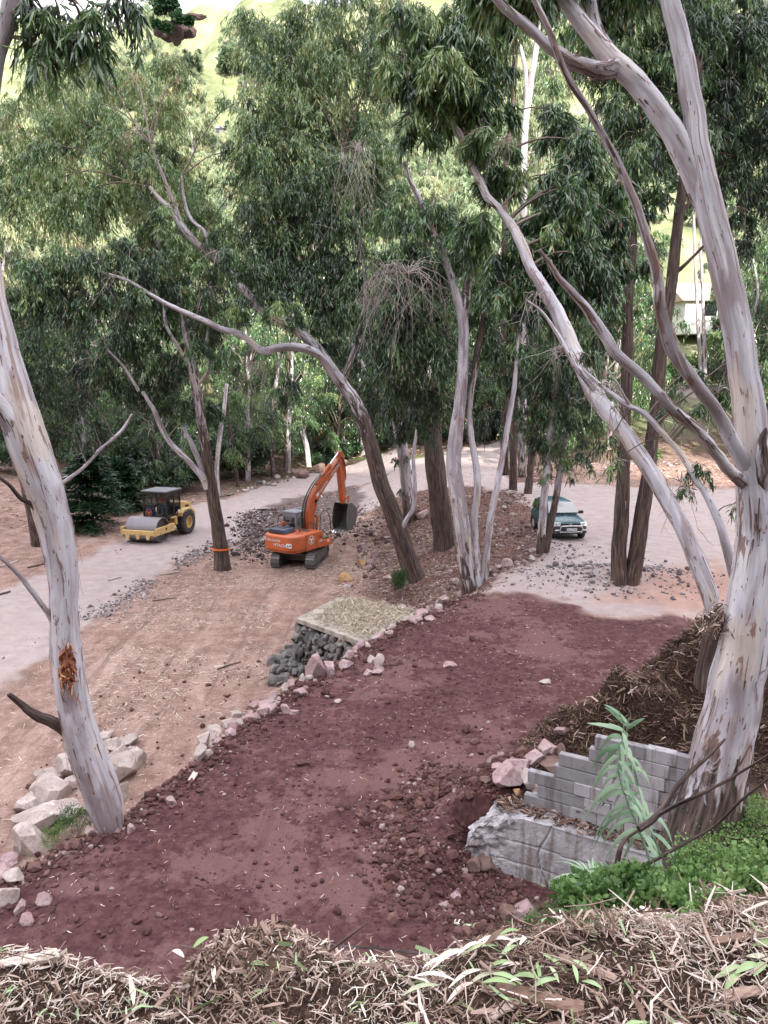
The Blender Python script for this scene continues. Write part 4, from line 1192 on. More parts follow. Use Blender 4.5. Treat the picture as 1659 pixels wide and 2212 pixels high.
# --- twin stems in front of the parked car
near_tree('gum_tree', 'slender pale gum with twin stems standing in front of the parked car', (1172, 1192),
  [('trunk', [(1168, 1196, 22, 0), (1171, 1140, 19, 0), (1175, 1080, 18, 0), (1179, 1030, 18, 0), (1184, 985, 17, .1), (1190, 920, 15, .2), (1196, 850, 13, .3), (1200, 760, 12, .4), (1208, 660, 10, .6)], [1, .6, .2, 0, 0, 0, .1], .2),
   ('trunk', [(1178, 1190, 20, 0), (1187, 1140, 17, 0), (1197, 1095, 16, .1), (1206, 1040, 16, .1), (1214, 995, 15, .2), (1222, 930, 13, .3), (1228, 860, 12, .5), (1240, 760, 9, .7)], [1, .9, .6, .1, 0, 0], .2)],
  B_([(1190, 960, 46, 0, .32), (1205, 900, 56, .3, .32), (1175, 850, 60, .5, .3), (1225, 830, 60, .6, .34), (1250, 900, 44, .6, .34), (1200, 770, 70, .8, .34), (1145, 790, 60, 1, .3), (1260, 770, 60, 1, .34), (1215, 1005, 26, 0, .4), (1185, 1030, 18, -.2, .4), (1258, 970, 34, .6, .34), (1222, 700, 70, 1, .34), (1150, 900, 46, 1, .3), (1238, 1022, 15, 0, .5), (1160, 955, 34, .6, .3), (1275, 850, 44, 1, .36), (1270, 1010, 16, .3, .45)]), 26, dens=1.5, Lr=(.15, .28))

# --- clump of three pale stems in the middle
near_tree('gum_tree', 'three pale peeling gum stems in a clump at the tip of the red road', (1020, 1278),
  [('trunk', [(1018, 1284, 44, 0), (1012, 1240, 38, 0), (1003, 1170, 37, 0), (994, 1110, 36, 0), (986, 1050, 35, .1), (980, 1000, 34, .2), (984, 940, 33, .3), (992, 880, 28, .4), (998, 820, 26, .4), (1002, 750, 25, .5), (1000, 690, 25, .5), (990, 650, 24, .6), (978, 610, 20, .7), (962, 565, 18, .8), (945, 520, 17, .9), (925, 480, 15, 1), (905, 430, 13, 1.1), (884, 385, 11, 1.2), (874, 350, 9, 1.3)], [.85, .6, .35, .1, .1, .05, 0, 0, .1, .2, .3, .4, .6], .7),
   ('limb', [(1002, 690, 20, .5), (1008, 650, 20, .5), (1010, 610, 19, .5), (1012, 560, 16, .6), (1020, 500, 12, .7)], .4, .8),
   ('trunk', [(1034, 1280, 30, 0), (1030, 1230, 22, 0), (1026, 1170, 19, .1), (1024, 1120, 18, .1), (1030, 1075, 16, .1), (1032, 1040, 17, .1), (1026, 990, 15, .2), (1018, 940, 14, .3), (1014, 890, 13, .4), (1020, 830, 13, .5), (1030, 770, 14, .6), (1038, 720, 13, .7), (1044, 660, 11, .8), (1042, 610, 8, .9)], [.7, .3, .1, .0, 0, .2, .6, .7, .7], .6),
   ('trunk', [(1040, 1280, 26, 0), (1046, 1230, 20, 0), (1052, 1180, 16, 0), (1060, 1120, 15, 0), (1070, 1070, 15, 0), (1077, 1030, 14, .1), (1084, 1000, 13, .2), (1092, 950, 13, .3), (1102, 890, 12, .4), (1110, 840, 11, .5), (1116, 770, 9, .6), (1122, 690, 7, .7)], [.5, .3, .15, 0, 0, 0, .1], .3)],
  B_([(900, 650, 80, 1, .32), (860, 760, 80, 1.5, .32), (935, 760, 70, 1.4, .34), (880, 860, 66, 2, .28), (930, 560, 80, 1, .34), (1030, 560, 60, .8, .34), (1060, 640, 60, .8, .34), (1070, 740, 56, 1, .33), (870, 560, 70, 1, .34), (850, 660, 70, 1.4, .33), (950, 660, 50, 1.2, .36), (905, 930, 42, 2, .25), (1060, 830, 40, 1, .3), (940, 860, 50, 2, .26), (880, 450, 70, 1, .38), (1130, 740, 50, 1, .3), (1110, 820, 44, 1, .3), (950, 450, 60, 1, .36)]), 27, dens=1.15, Lr=(.20, .36), npeel=60,
  deadtw=[(880, 590, -.4, 34, 150, .75), (840, 590, -.4, 16, 170, .5), (780, 330, 3, 22, 200, .35), (800, 620, 1, 12, 130, .4)])

# --- big fibrous trunk and the leaning one
near_tree('gum_tree', 'thick upright trunk with dark fibrous bark on the rubble slope', (958, 1186),
  [('trunk', [(960, 1192, 52, 0), (957, 1150, 45, 0), (951, 1100, 43, 0), (945, 1050, 43, 0), (940, 1000, 43, .1), (936, 950, 40, .2), (936, 890, 36, .3), (944, 830, 32, .5), (955, 770, 28, .7), (960, 690, 24, .9), (952, 610, 20, 1.2)], [1, 1, 1, .9, .9, .8, .8], .7),
   ('limb', [(933, 900, 18, .3), (910, 800, 15, .5), (880, 700, 13, .9), (860, 600, 10, 1.4)], .7, .5)],
  B_([(900, 700, 80, 2, .25), (960, 690, 70, 2, .26), (840, 720, 80, 2.6, .25), (830, 830, 76, 3, .2), (900, 880, 60, 3, .2), (1010, 800, 60, 3, .22), (960, 850, 60, 2.6, .2), (1060, 900, 50, 4, .2), (980, 600, 70, 2.5, .28), (790, 760, 70, 3, .22), (810, 900, 46, 3, .18)]), 28, dens=.9, Lr=(.2, .36))
near_tree('gum_tree', 'gum leaning far left over the excavator with a long curved white bough', (902, 1252),
  [('trunk', [(902, 1262, 52, 0), (888, 1225, 44, 0), (873, 1180, 43, 0), (856, 1130, 42, .1), (838, 1085, 40, .1), (822, 1045, 38, .2), (806, 985, 35, .4), (790, 920, 34, .6), (766, 865, 33, .8), (740, 830, 33, 1), (715, 795, 33, 1.1), (684, 752, 33, 1.2), (644, 715, 31, 1.3), (605, 692, 29, 1.4), (570, 672, 28, 1.5), (530, 628, 26, 1.7), (480, 575, 24, 1.9), (450, 548, 22, 2), (424, 525, 21, 2), (395, 490, 20, 2.1), (370, 455, 17, 2.2), (345, 430, 14, 2.3), (324, 404, 10, 2.4)], [1, 1, .9, .85, .7, .5, .35, .45, .4, .4, .5, .3, .2, .2], .2),
   ('limb', [(720, 803, 26, 1.0), (700, 778, 24, .8), (680, 762, 21, .6), (644, 750, 19, .3), (600, 751, 18, 0), (570, 758, 18, -.2), (548, 744, 17, -.3), (520, 722, 16, -.4), (480, 711, 15, -.5), (445, 694, 14, -.6), (412, 680, 13, -.7), (380, 666, 12, -.8), (332, 640, 10, -.9), (280, 608, 8, -1), (240, 594, 6, -1), (180, 575, 5, -1.1), (90, 568, 4, -1.2)], [.2, .05, 0, 0, .1, .1, .2], .4),
   ('limb', [(863, 1150, 16, -.1), (880, 1118, 11, -.2), (891, 1100, 10, -.2), (896, 1060, 10, -.2), (895, 1020, 9, -.1), (893, 985, 8, 0), (900, 930, 6, .2)], .2, 0),
   ('limb', [(395, 495, 12, 2.1), (380, 450, 9, 2.0), (360, 400, 8, 1.9), (340, 350, 6, 1.8), (325, 310, 4, 1.7)], .3, .4),
   ('limb', [(480, 578, 13, 1.9), (455, 535, 12, 1.9), (440, 500, 11, 1.9), (410, 470, 9, 2), (396, 420, 7, 2), (392, 380, 5, 2)], .3, .3),
   ('limb', [(740, 830, 14, 1), (770, 740, 12, 1.4), (790, 640, 10, 1.8), (780, 540, 9, 2.2), (760, 440, 7, 2.6), (740, 330, 6, 3)], .5, .4)],
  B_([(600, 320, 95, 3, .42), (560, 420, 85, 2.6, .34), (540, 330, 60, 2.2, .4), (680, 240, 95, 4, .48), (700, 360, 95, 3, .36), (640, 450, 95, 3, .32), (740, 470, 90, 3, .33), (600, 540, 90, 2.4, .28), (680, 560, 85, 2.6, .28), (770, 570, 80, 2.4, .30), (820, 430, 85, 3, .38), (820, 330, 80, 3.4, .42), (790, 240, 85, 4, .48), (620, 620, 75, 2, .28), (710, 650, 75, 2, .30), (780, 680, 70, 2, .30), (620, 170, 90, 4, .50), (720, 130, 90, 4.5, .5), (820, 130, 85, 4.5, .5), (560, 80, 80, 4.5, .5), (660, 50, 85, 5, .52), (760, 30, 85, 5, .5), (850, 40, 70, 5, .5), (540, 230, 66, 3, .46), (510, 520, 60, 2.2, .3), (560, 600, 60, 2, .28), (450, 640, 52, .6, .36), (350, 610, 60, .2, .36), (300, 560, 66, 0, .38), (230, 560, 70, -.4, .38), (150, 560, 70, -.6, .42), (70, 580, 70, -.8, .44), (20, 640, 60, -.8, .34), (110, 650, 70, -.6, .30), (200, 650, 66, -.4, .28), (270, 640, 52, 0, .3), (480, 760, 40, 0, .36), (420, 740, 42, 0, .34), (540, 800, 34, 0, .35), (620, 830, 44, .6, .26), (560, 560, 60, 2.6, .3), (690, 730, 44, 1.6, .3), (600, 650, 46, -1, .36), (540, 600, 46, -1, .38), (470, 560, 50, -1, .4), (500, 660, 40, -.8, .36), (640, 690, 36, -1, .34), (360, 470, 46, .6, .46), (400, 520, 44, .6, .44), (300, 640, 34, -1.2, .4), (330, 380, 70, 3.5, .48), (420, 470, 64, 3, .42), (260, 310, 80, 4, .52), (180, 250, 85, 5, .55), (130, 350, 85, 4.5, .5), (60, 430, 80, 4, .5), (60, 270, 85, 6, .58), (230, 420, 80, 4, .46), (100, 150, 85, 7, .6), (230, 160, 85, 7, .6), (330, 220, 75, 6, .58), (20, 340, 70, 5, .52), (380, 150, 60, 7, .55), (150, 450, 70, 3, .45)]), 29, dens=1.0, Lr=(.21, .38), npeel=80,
  deadtw=[(560, 790, 0, 14, 110, .8), (250, 600, -1, 12, 60, 1.0), (640, 850, 1, 8, 70, .7), (300, 280, 2, 8, 60, 1.2)])
near_tree('gum_tree', 'gum with brown and white bark standing behind the leaning tree on the spoil heap', (884, 1128),
  [('trunk', [(888, 1130, 30, 0), (882, 1090, 27, 0), (877, 1040, 26, 0), (871, 985, 26, .1), (862, 930, 24, .2), (853, 885, 22, .3), (845, 837, 20, .4), (836, 780, 18, .5), (825, 700, 15, .7)], [.9, .7, .3, .2, .35, .4, .5], .4),
   ('limb', [(850, 890, 12, .3), (828, 862, 11, .2), (806, 838, 10, .1), (788, 800, 9, 0), (770, 760, 8, 0), (750, 730, 6, 0)], 0, 0)],
  B_([(880, 1020, 22, -.4, .3), (872, 1065, 18, -.3, .34), (868, 985, 24, -.2, .28), (850, 940, 34, 1, .22), (800, 720, 70, 2, .26), (850, 640, 70, 2, .28), (780, 830, 60, 2, .22), (890, 1100, 12, -.4, .36)]), 30, dens=1.2, Lr=(.18, .32))

# --- left middle gum with the orange tape
near_tree('gum_tree', 'brown and cream gum with orange tape round its foot beside the gravel road', (480, 1230),
  [('trunk', [(481, 1236, 42, 0), (478, 1200, 34, 0), (472, 1150, 31, 0), (463, 1090, 29, 0), (455, 1040, 26, .1), (448, 990, 25, .2), (440, 940, 23, .3), (432, 890, 22, .4), (425, 845, 22, .5), (418, 805, 22, .6), (411, 765, 19, .7), (404, 731, 17, .8), (398, 700, 16, .9), (392, 663, 15, 1), (384, 640, 14, 1.1), (374, 612, 14, 1.2), (360, 579, 12, 1.3), (350, 545, 11, 1.4), (334, 512, 9, 1.5)], [1, .95, .85, .6, .45, .4, .35, .4, .3, .2], .2),
   ('limb', [(449, 1055, 20, 0), (438, 1032, 19, -.1), (420, 1011, 18, -.2), (396, 985, 17, -.3), (367, 955, 15, -.4), (350, 925, 14, -.5), (338, 898, 12, -.6), (326, 874, 11, -.7), (308, 847, 9, -.8)], [.4, .15, 0, .1, .1], .3),
   ('broken_limb', [(447, 1050, 16, .0), (440, 1020, 16, .1), (428, 990, 14, .2), (412, 955, 12, .4), (396, 923, 7, .5)], .1, 0),
   ('limb', [(430, 828, 11, .5), (444, 812, 11, .4), (453, 795, 10, .4), (450, 770, 9, .5), (446, 745, 8, .6), (451, 705, 8, .8), (452, 660, 7, .9), (456, 610, 6, 1)], .1, .2),
   ('limb', [(406, 788, 11, .6), (390, 758, 10, .5), (372, 728, 9, .4), (358, 700, 8, .4), (354, 660, 7, .5), (350, 620, 6, .6)], 0, .1),
   ('limb', [(376, 620, 10, 1.2), (350, 596, 8, 1.3), (340, 560, 7, 1.4), (330, 510, 5, 1.5)], .6, .6),
   ('limb', [(300, 845, 9, -.7), (282, 815, 8, -.6), (262, 786, 7, -.5), (230, 755, 6, -.4), (195, 745, 4, -.4)], .3, .4)],
  B_([(340, 650, 72, 1.5, .34), (420, 630, 70, 1.5, .34), (300, 710, 70, 1, .32), (380, 790, 70, 1.4, .30), (460, 700, 60, 1.6, .34), (320, 790, 70, 1, .28), (350, 540, 70, 2, .40), (270, 640, 60, 1, .36), (430, 540, 70, 2, .38), (400, 440, 75, 2.4, .46), (310, 450, 75, 2, .46), (240, 740, 60, .6, .28), (260, 830, 56, .4, .22), (350, 860, 50, 1, .24), (440, 880, 46, 1.4, .25), (500, 600, 60, 2, .34), (280, 350, 70, 2.5, .5), (350, 330, 66, 2.5, .5), (200, 800, 60, .2, .24), (420, 730, 50, 1.8, .32), (400, 880, 44, 1.5, .22)]), 31, dens=1.0, Lr=(.23, .40), npeel=50,
  deadtw=[(220, 770, 0, 8, 70, .9), (500, 800, .6, 8, 90, .7)])
near_tree('gum_tree', 'dark leaning gum half hidden behind the left foreground trunk', (78, 1180),
  [('trunk', [(80, 1184, 24, 0), (72, 1140, 21, 0), (62, 1090, 20, .1), (50, 1040, 18, .2), (40, 1000, 17, .3), (28, 940, 15, .4), (22, 860, 13, .6), (30, 760, 12, .8)], [.9, .8, .6, .5, .5], .5),
   ('limb', [(92, 1070, 14, 0), (140, 1040, 12, .2), (180, 1010, 10, .4), (220, 968, 9, .6), (262, 932, 7, .8), (285, 895, 5, 1)], .3, .2)],
  B_([(60, 830, 70, 1, .22), (130, 760, 80, 1.4, .24), (30, 740, 70, 1, .28), (110, 870, 60, 1.4, .18), (180, 860, 60, 2, .18), (200, 930, 46, 2, .16), (150, 950, 46, 2, .15), (40, 930, 46, 1.4, .16), (80, 700, 76, 1.2, .3), (180, 720, 60, 2, .28)]), 32, dens=1.1, Lr=(.2, .36))
# --- pair of dark posts-like trunks on the island at the back
near_tree('gum_tree', 'straight dark trunk on the litter strip between the road and the car, left one', (1108, 1058),
  [('trunk', [(1108, 1060, 20, 0), (1108, 1010, 17, 0), (1109, 960, 16, 0), (1112, 880, 15, .2), (1116, 800, 13, .4), (1120, 700, 11, .6)], 1, .8)],
  B_([(1100, 820, 44, 1, .2), (1125, 760, 50, 1.5, .22), (1110, 690, 50, 2, .24)]), 33, dens=1.2, Lr=(.22, .38))
near_tree('gum_tree', 'straight grey brown trunk on the litter strip just behind the parked car', (1140, 1066),
  [('trunk', [(1140, 1068, 19, 0), (1145, 1020, 16, 0), (1149, 970, 15, 0), (1154, 890, 14, .2), (1158, 800, 12, .4), (1160, 700, 10, .6)], .9, .6)],
  B_([(1150, 870, 40, .5, .24), (1170, 800, 46, 1, .26), (1150, 730, 50, 1, .28)]), 34, dens=1.2, Lr=(.22, .38))
near_tree('gum_tree', 'tall bright white gum stem high in the centre of the canopy', (1128, 1010),
  [('trunk', [(1128, 1010, 20, 0), (1128, 800, 19, 0), (1130, 600, 18, 0), (1131, 480, 17, 0), (1131, 396, 17, 0), (1132, 330, 16, 0), (1135, 270, 16, 0), (1142, 210, 15, .1), (1151, 150, 14, .2), (1161, 90, 13, .3), (1172, 0, 11, .4), (1180, -60, 9, .4)], [.6, .4, 0, 0, 0, 0, 0], 0),
   ('limb', [(1135, 240, 11, .1), (1137, 190, 10, .1), (1134, 144, 10, .1), (1122, 95, 9, .1), (1112, 40, 7, .1)], 0, 0)],
  B_([(1200, 170, 45, 1, .4), (1085, 90, 40, 1.5, .4), (1200, 60, 70, 1.5, .45), (1060, 160, 60, 2, .36), (1120, 480, 46, -1, .34)]), 35, dens=1.0, Lr=(.22, .38), depth=46,
  deadtw=[(1075, 130, -.5, 26, 70, 1.6), (1150, 330, -.3, 16, 60, 1.5)])
near_tree('gum_tree', 'dark slim trunk left of the bright white stem high in the canopy', (1096, 1000),
  [('trunk', [(1090, 1000, 18, 0), (1090, 700, 16, 0), (1092, 400, 13, 0), (1098, 320, 12, .1), (1108, 230, 12, .1), (1112, 150, 10, .2), (1116, 60, 9, .2)], .9, .8)],
  B_([(1090, 60, 60, 1, .36), (1050, 250, 60, 1.5, .3)]), 36, dens=1.0, Lr=(.22, .38), depth=47)
# ------------------------------------------------------------------ forest beyond the road
def forest_proto(seed, height, rad0, crown_r, nblob, ns, tint, mat, rough, Lr, lean=.06, low=.2, dens=1.0, name='gum_tree'):
    rg = np.random.default_rng(seed)
    root = empty(name, (0, 0, 0))
    k = 7
    t = np.linspace(0, 1, k)
    dx = rg.normal(0, lean) * height; dy = rg.normal(0, lean * .5) * height
    pts = np.column_stack([dx * t ** 1.4 + rg.normal(0, .012 * height, k) * t, dy * t + rg.normal(0, .012 * height, k) * t, height * .9 * t - .3])
    limb('trunk', root, pts, rad0 * (1 - .8 * t), np.linspace(rough, rough * .6, k), 10, 4, .06, seed)
    segs = []; blobs = []
    ax = catmull(pts, 5)
    for i in range(nblob):
        h = low + (1 - low) * (i + rg.random()) / nblob
        q = ax[int(min(h * .95, .98) * (len(ax) - 1))]
        a = rg.uniform(0, 2 * math.pi)
        rr = crown_r * rg.uniform(.25, 1.0) * (1.15 - .55 * abs(h - .55))
        c = q + np.array([math.cos(a) * rr, math.sin(a) * rr, rg.uniform(.2, 1.6)])
        br = crown_r * rg.uniform(.30, .48)
        blobs.append((c, (br, br, br * .85), ns * dens, tint + rg.normal(0, .06)))
        st = ax[max(0, int((min(h * .95, .98) - .12) * (len(ax) - 1)))]
        segs.append((bent(st, c + [0, 0, .3 * br], rg, .05, .05, 7), rad0 * .22, .012, rg.uniform(.2, .8)))
        for _ in range(4):
            u = rg.normal(size=3); u /= np.linalg.norm(u)
            segs.append((bent(c + [0, 0, .2 * br], c + u * br, rg, .12, .05, 5), .02, .006, rg.uniform(.2, 1)))
    crown('crown', root, blobs, rg, mat, Lr=Lr, ratio=(.12, .18))
    twigs('branch', root, segs)['kind'] = 'stuff'
    return root

def copy_thing(src, loc, rz, s, label, group, cat='tree'):
    c = src.copy(); COL.objects.link(c)
    c.location = [float(v) for v in loc]; c.rotation_euler = (0, 0, rz); c.scale = (s, s, s)
    tag(c, label, cat, group)
    for ch in src.children:
        d = ch.copy(); COL.objects.link(d); d.parent = c
    return c

protos = [
    forest_proto(301, 20, .30, 4.2, 20, 110, .32, 'leaf', .7, (.26, .48)),
    forest_proto(302, 23, .34, 4.8, 22, 110, .36, 'leaf', .4, (.26, .48)),
    forest_proto(303, 17, .24, 3.6, 16, 110, .28, 'leaf', .8, (.26, .46), lean=.14),
    forest_proto(304, 26, .36, 5.0, 24, 105, .40, 'leaf', .2, (.28, .50)),
]
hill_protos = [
    forest_proto(311, 18, .25, 5.6, 20, 85, .50, 'leaf_sunlit', .3, (.5, .95)),
    forest_proto(312, 23, .3, 6.2, 24, 85, .62, 'leaf_sunlit', .2, (.5, .95)),
    forest_proto(313, 14, .2, 5.0, 17, 85, .40, 'leaf_sunlit', .4, (.5, .9)),
]
used = set()
def plant(src, x, y, s, label, group):
    z = float(H(x, y)) - .1
    rz = random.uniform(0, 6.28)
    if id(src) not in used:
        used.add(id(src))
        src.location = (x, y, z); src.rotation_euler = (0, 0, rz); src.scale = (s, s, s)
        tag(src, label, 'tree', group)
        return src
    return copy_thing(src, (x, y, z), rz, s, label, group)

LF = 'tall gum with drooping dark green foliage in the wood beyond the gravel road'
GF = 'gums in the wood beyond the gravel road'
LH = 'pale green sunlit gum on the far side of the valley'
GH = 'sunlit gums on the far side of the valley'
LR = 'dark shaded gum on the rising ground beyond the parked car'
GR = 'dark gums on the rising ground beyond the car'
rf = random.Random(19)
def road_clear(x, y):
    a = np.array([x]); b = np.array([y])
    return poly_sd(a, b, GRAVL)[0] > 2.5 and poly_sd(a, b, GRAVH)[0] > 2.5
placed = []
def try_place(x, y, dmin):
    if any((x - a) ** 2 + (y - b) ** 2 < dmin ** 2 for a, b in placed): return False
    placed.append((x, y)); return True
def gap(x, y):
    """views kept open: the meadow gap at left and the grassy gap at right"""
    px = 829.5 + FPX * x / y
    return (385 < px < 520 and y > 45) or (1320 < px < 1580)
n = 0
for _ in range(4000):
    y = rf.uniform(62, 112); r = rf.uniform(-.56, .34)
    x = r * y
    px = 829.5 + FPX * r
    if gap(x, y) or not road_clear(x, y) or (y < 76 and -12 < x < 12): continue
    if not try_place(x, y, 3.4 + .02 * y): continue
    i = rf.randrange(4) if px > 500 else rf.choice([0, 1, 2, 2])
    plant(protos[i], x, y, rf.uniform(.75, 1.15) * (1.0 if px > 500 else .82), LF, GF)
    n += 1
    if n > 80: break
n = 0
for _ in range(3000):
    y = rf.uniform(60, 105); r = rf.uniform(.27, .62)
    x = r * y
    if gap(x, y): continue
    if not try_place(x, y, 5.0): continue
    plant(protos[rf.randrange(4)], x, y, rf.uniform(.75, 1.1), LR, GR)
    n += 1
    if n > 21: break
n = 0
for _ in range(4000):
    y = math.exp(rf.uniform(math.log(98), math.log(330))); r = rf.uniform(-.62, -.05) if rf.random() < .78 else rf.uniform(-.05, .45)
    x = r * y
    px, py = project(x, y, float(H(x, y)) + 5)
    if (430 < px < 520 and 250 < py < 440) or (340 < px < 430 and py < 48): continue
    if px > 1380 and px < 1560 and y < 180: continue
    if not try_place(x, y, 6.0 + .012 * y): continue
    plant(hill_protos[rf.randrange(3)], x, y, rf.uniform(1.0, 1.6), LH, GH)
    n += 1
    if n > 155: break
# the added shading slope behind the camera carries no trees

# individually placed background stems that show between the leaves
def bare_stem(label, pts, base, rough, seed, blobs=()):
    return near_tree('gum_tree', label, base, [('trunk', [(x, y, w_, 0) for (x, y, w_) in pts], rough, rough * .8)], list(blobs), seed, dens=1.0, Lr=(.26, .45), nring=10)
bare_stem('thin straight brown trunk by the far road edge above the excavator cab', [(590, 1034, 11), (588, 980, 10), (588, 931, 10), (592, 867, 10), (600, 800, 9), (604, 740, 8)], (590, 1032), .6, 401)
bare_stem('bluish white slanting stem behind the far road edge', [(668, 1014, 13), (663, 970, 12), (655, 938, 12), (645, 905, 11), (637, 880, 10), (620, 840, 8)], (668, 1008), 0, 402)
bare_stem('brown leaning trunk behind the excavator boom', [(716, 996, 26), (708, 960, 24), (698, 930, 23), (676, 884, 20), (655, 837, 18), (633, 790, 15), (610, 740, 12)], (716, 992), .8, 403)
bare_stem('grey brown trunk rising behind the roller cab', [(344, 1052, 27), (338, 1010, 26), (326, 955, 24), (312, 905, 20), (306, 840, 16)], (344, 1046), .6, 404, [(300, 850, 60, 2, .2)])
bare_stem('grey upright stem to the right of the roller', [(386, 1062, 15), (389, 1010, 14), (396, 950, 13), (400, 890, 11)], (386, 1058), .35, 405)
bare_stem('thin dark crooked stem by the verge right of the taped gum', [(514, 1052, 9), (508, 1000, 8), (500, 940, 7), (490, 890, 6), (492, 830, 5)], (514, 1052), .8, 406)
bare_stem('pale stem with brown patches in the wood right of the taped gum', [(470, 1062, 12), (468, 1010, 11), (474, 950, 11), (482, 900, 10), (490, 830, 8)], (472, 1066), .3, 407)
bare_stem('pale white stem deep in the wood left of the roller', [(272, 990, 10), (272, 950, 9), (270, 900, 9), (268, 850, 8)], (272, 992), 0, 408)
bare_stem('pale double stem in the grassy gap at right, left one', [(1521, 960, 10), (1517, 860, 9), (1512, 780, 9), (1506, 660, 8), (1500, 530, 7), (1496, 400, 6)], (1521, 960), .2, 409)
bare_stem('cream stem in the grassy gap at right, beside the pale one', [(1527, 962, 9), (1525, 860, 9), (1522, 760, 9), (1518, 640, 8), (1512, 520, 7)], (1527, 962), .4, 410)
bare_stem('dark slanting stem right of the grassy gap', [(1556, 900, 12), (1564, 820, 11), (1572, 740, 10), (1580, 640, 9)], (1556, 905), .6, 411)

# dark conifer-like bush behind the roller
def conifer(label, px, py, hpx, wpx_, seed):
    rg = np.random.default_rng(seed)
    g0 = G(px, py); s = zdep(g0) / FPX
    h, r = hpx * s, wpx_ * s / 2
    root = empty('conifer_tree', g0); tag(root, label, 'tree')
    limb('trunk', root, [(0, 0, -.2), (.1, 0, h * .5), (0, .1, h * .95)], [.12, .09, .02], [.9, .9, .9], 8, 4, .05, seed)
    V = []; T = []
    for i in range(150):
        zz = h * rg.uniform(.05, 1.0); L = r * (1.15 - .85 * (zz / h)) * rg.uniform(.7, 1.1)
        a = rg.uniform(0, 2 * math.pi)
        n = int(150 * L / r) + 30
        t = rg.random(n)
        p = np.column_stack([np.cos(a) * L * t, np.sin(a) * L * t, zz + L * (.25 * t - .35 * t * t)])
        p += rg.normal(0, .10 * L, (n, 3)) * [1, 1, .3] * (t[:, None] * .8 + .3)
        d = np.column_stack([np.cos(a) + rg.normal(0, .6, n), np.sin(a) + rg.normal(0, .6, n), rg.normal(-.1, .25, n)])
        d /= np.linalg.norm(d, axis=1)[:, None]
        wv = np.cross(d, rg.normal(size=(n, 3)) + [0, 0, 2]); wv /= np.linalg.norm(wv, axis=1)[:, None]
        LL = rg.uniform(.18, .45, n)[:, None]; Wd = LL * .28
        V.append(np.stack([p, p + d * LL * .5 + wv * Wd / 2, p + d * LL, p + d * LL * .5 - wv * Wd / 2], 1).reshape(-1, 3))
        T.append(np.repeat(np.clip(rg.normal(.4, .25, n), 0, 1), 4))
    V = np.concatenate(V); T = np.concatenate(T)
    mesh_np('crown', V, np.arange(len(V)).reshape(-1, 4), M['conifer'], {'tint': ('FLOAT', 'POINT', T)}, root, smooth=False)
    return root
conifer('dark feathery conifer beside the roller drum, under the gums', 200, 1140, 165, 190, 501)
conifer('smaller dark feathery conifer just left of the roller cab', 268, 1108, 120, 100, 502)

def shrub(name, label, c, rad, n, seed, mat='herb', leaf=(.05, .10), wr=(.5, .75), group=None, cat='shrub', base=None, up=.4, tint=.5, stems=10):
    """round-leaved shrub: leaves near the surface of a lumpy mound, on thin stems"""
    rg = np.random.default_rng(seed)
    c = np.asarray(c, float); rad = np.asarray(rad, float)
    b = c - [0, 0, rad[2]] if base is None else np.asarray(base, float)
    root = empty(name, b); tag(root, label, cat, group)
    nsub = max(6, n // 110)
    su = rg.normal(size=(nsub, 3)); su[:, 2] = np.abs(su[:, 2]) * .9 - .15; su /= np.linalg.norm(su, axis=1)[:, None]
    sp = su * (rg.uniform(.35, 1.0, (nsub, 1)))
    w_ = rg.integers(0, nsub, n)
    p = c + (sp[w_] + rg.normal(0, .17, (n, 3))) * rad
    d = rg.normal(size=(n, 3)); d[:, 2] += up; d += (sp[w_]) * .7; d /= np.linalg.norm(d, axis=1)[:, None]
    wv = np.cross(d, rg.normal(size=(n, 3)) + [0, 0, 1.5]); wv /= np.linalg.norm(wv, axis=1)[:, None]
    L = rg.uniform(leaf[0], leaf[1], n)[:, None]; W = L * rg.uniform(wr[0], wr[1], (n, 1))
    nr = np.cross(d, wv) * L * rg.normal(0, .1, (n, 1))
    V = np.stack([p, p + d * L * .3 + wv * W / 2 + nr, p + d * L * .7 + wv * W * .42 + nr, p + d * L, p + d * L * .7 - wv * W * .42 + nr, p + d * L * .3 - wv * W / 2 + nr], 1)
    F = np.array([[0, 1, 2, 5], [5, 2, 3, 4]])
    F = np.array([[0, 1, 2, 3], [0, 3, 4, 5]])
    FF = (F[None] + (np.arange(n) * 6)[:, None, None]).reshape(-1, 4)
    T = np.clip(tint + rg.normal(0, .12, nsub)[w_] + rg.normal(0, .12, n), 0, 1)
    mesh_np('foliage', V.reshape(-1, 3) - b, FF, M[mat], {'tint': ('FLOAT', 'POINT', np.repeat(T, 6))}, root, smooth=False)
    segs = [(bent(b + rg.normal(0, .15, 3) * [rad[0], rad[1], 0], c + sp[i % nsub] * rad, rg, .05, .06, 6), .008, .003, rg.uniform(.2, .7)) for i in range(stems)]
    twigs('stem', root, segs, origin=b)
    return root

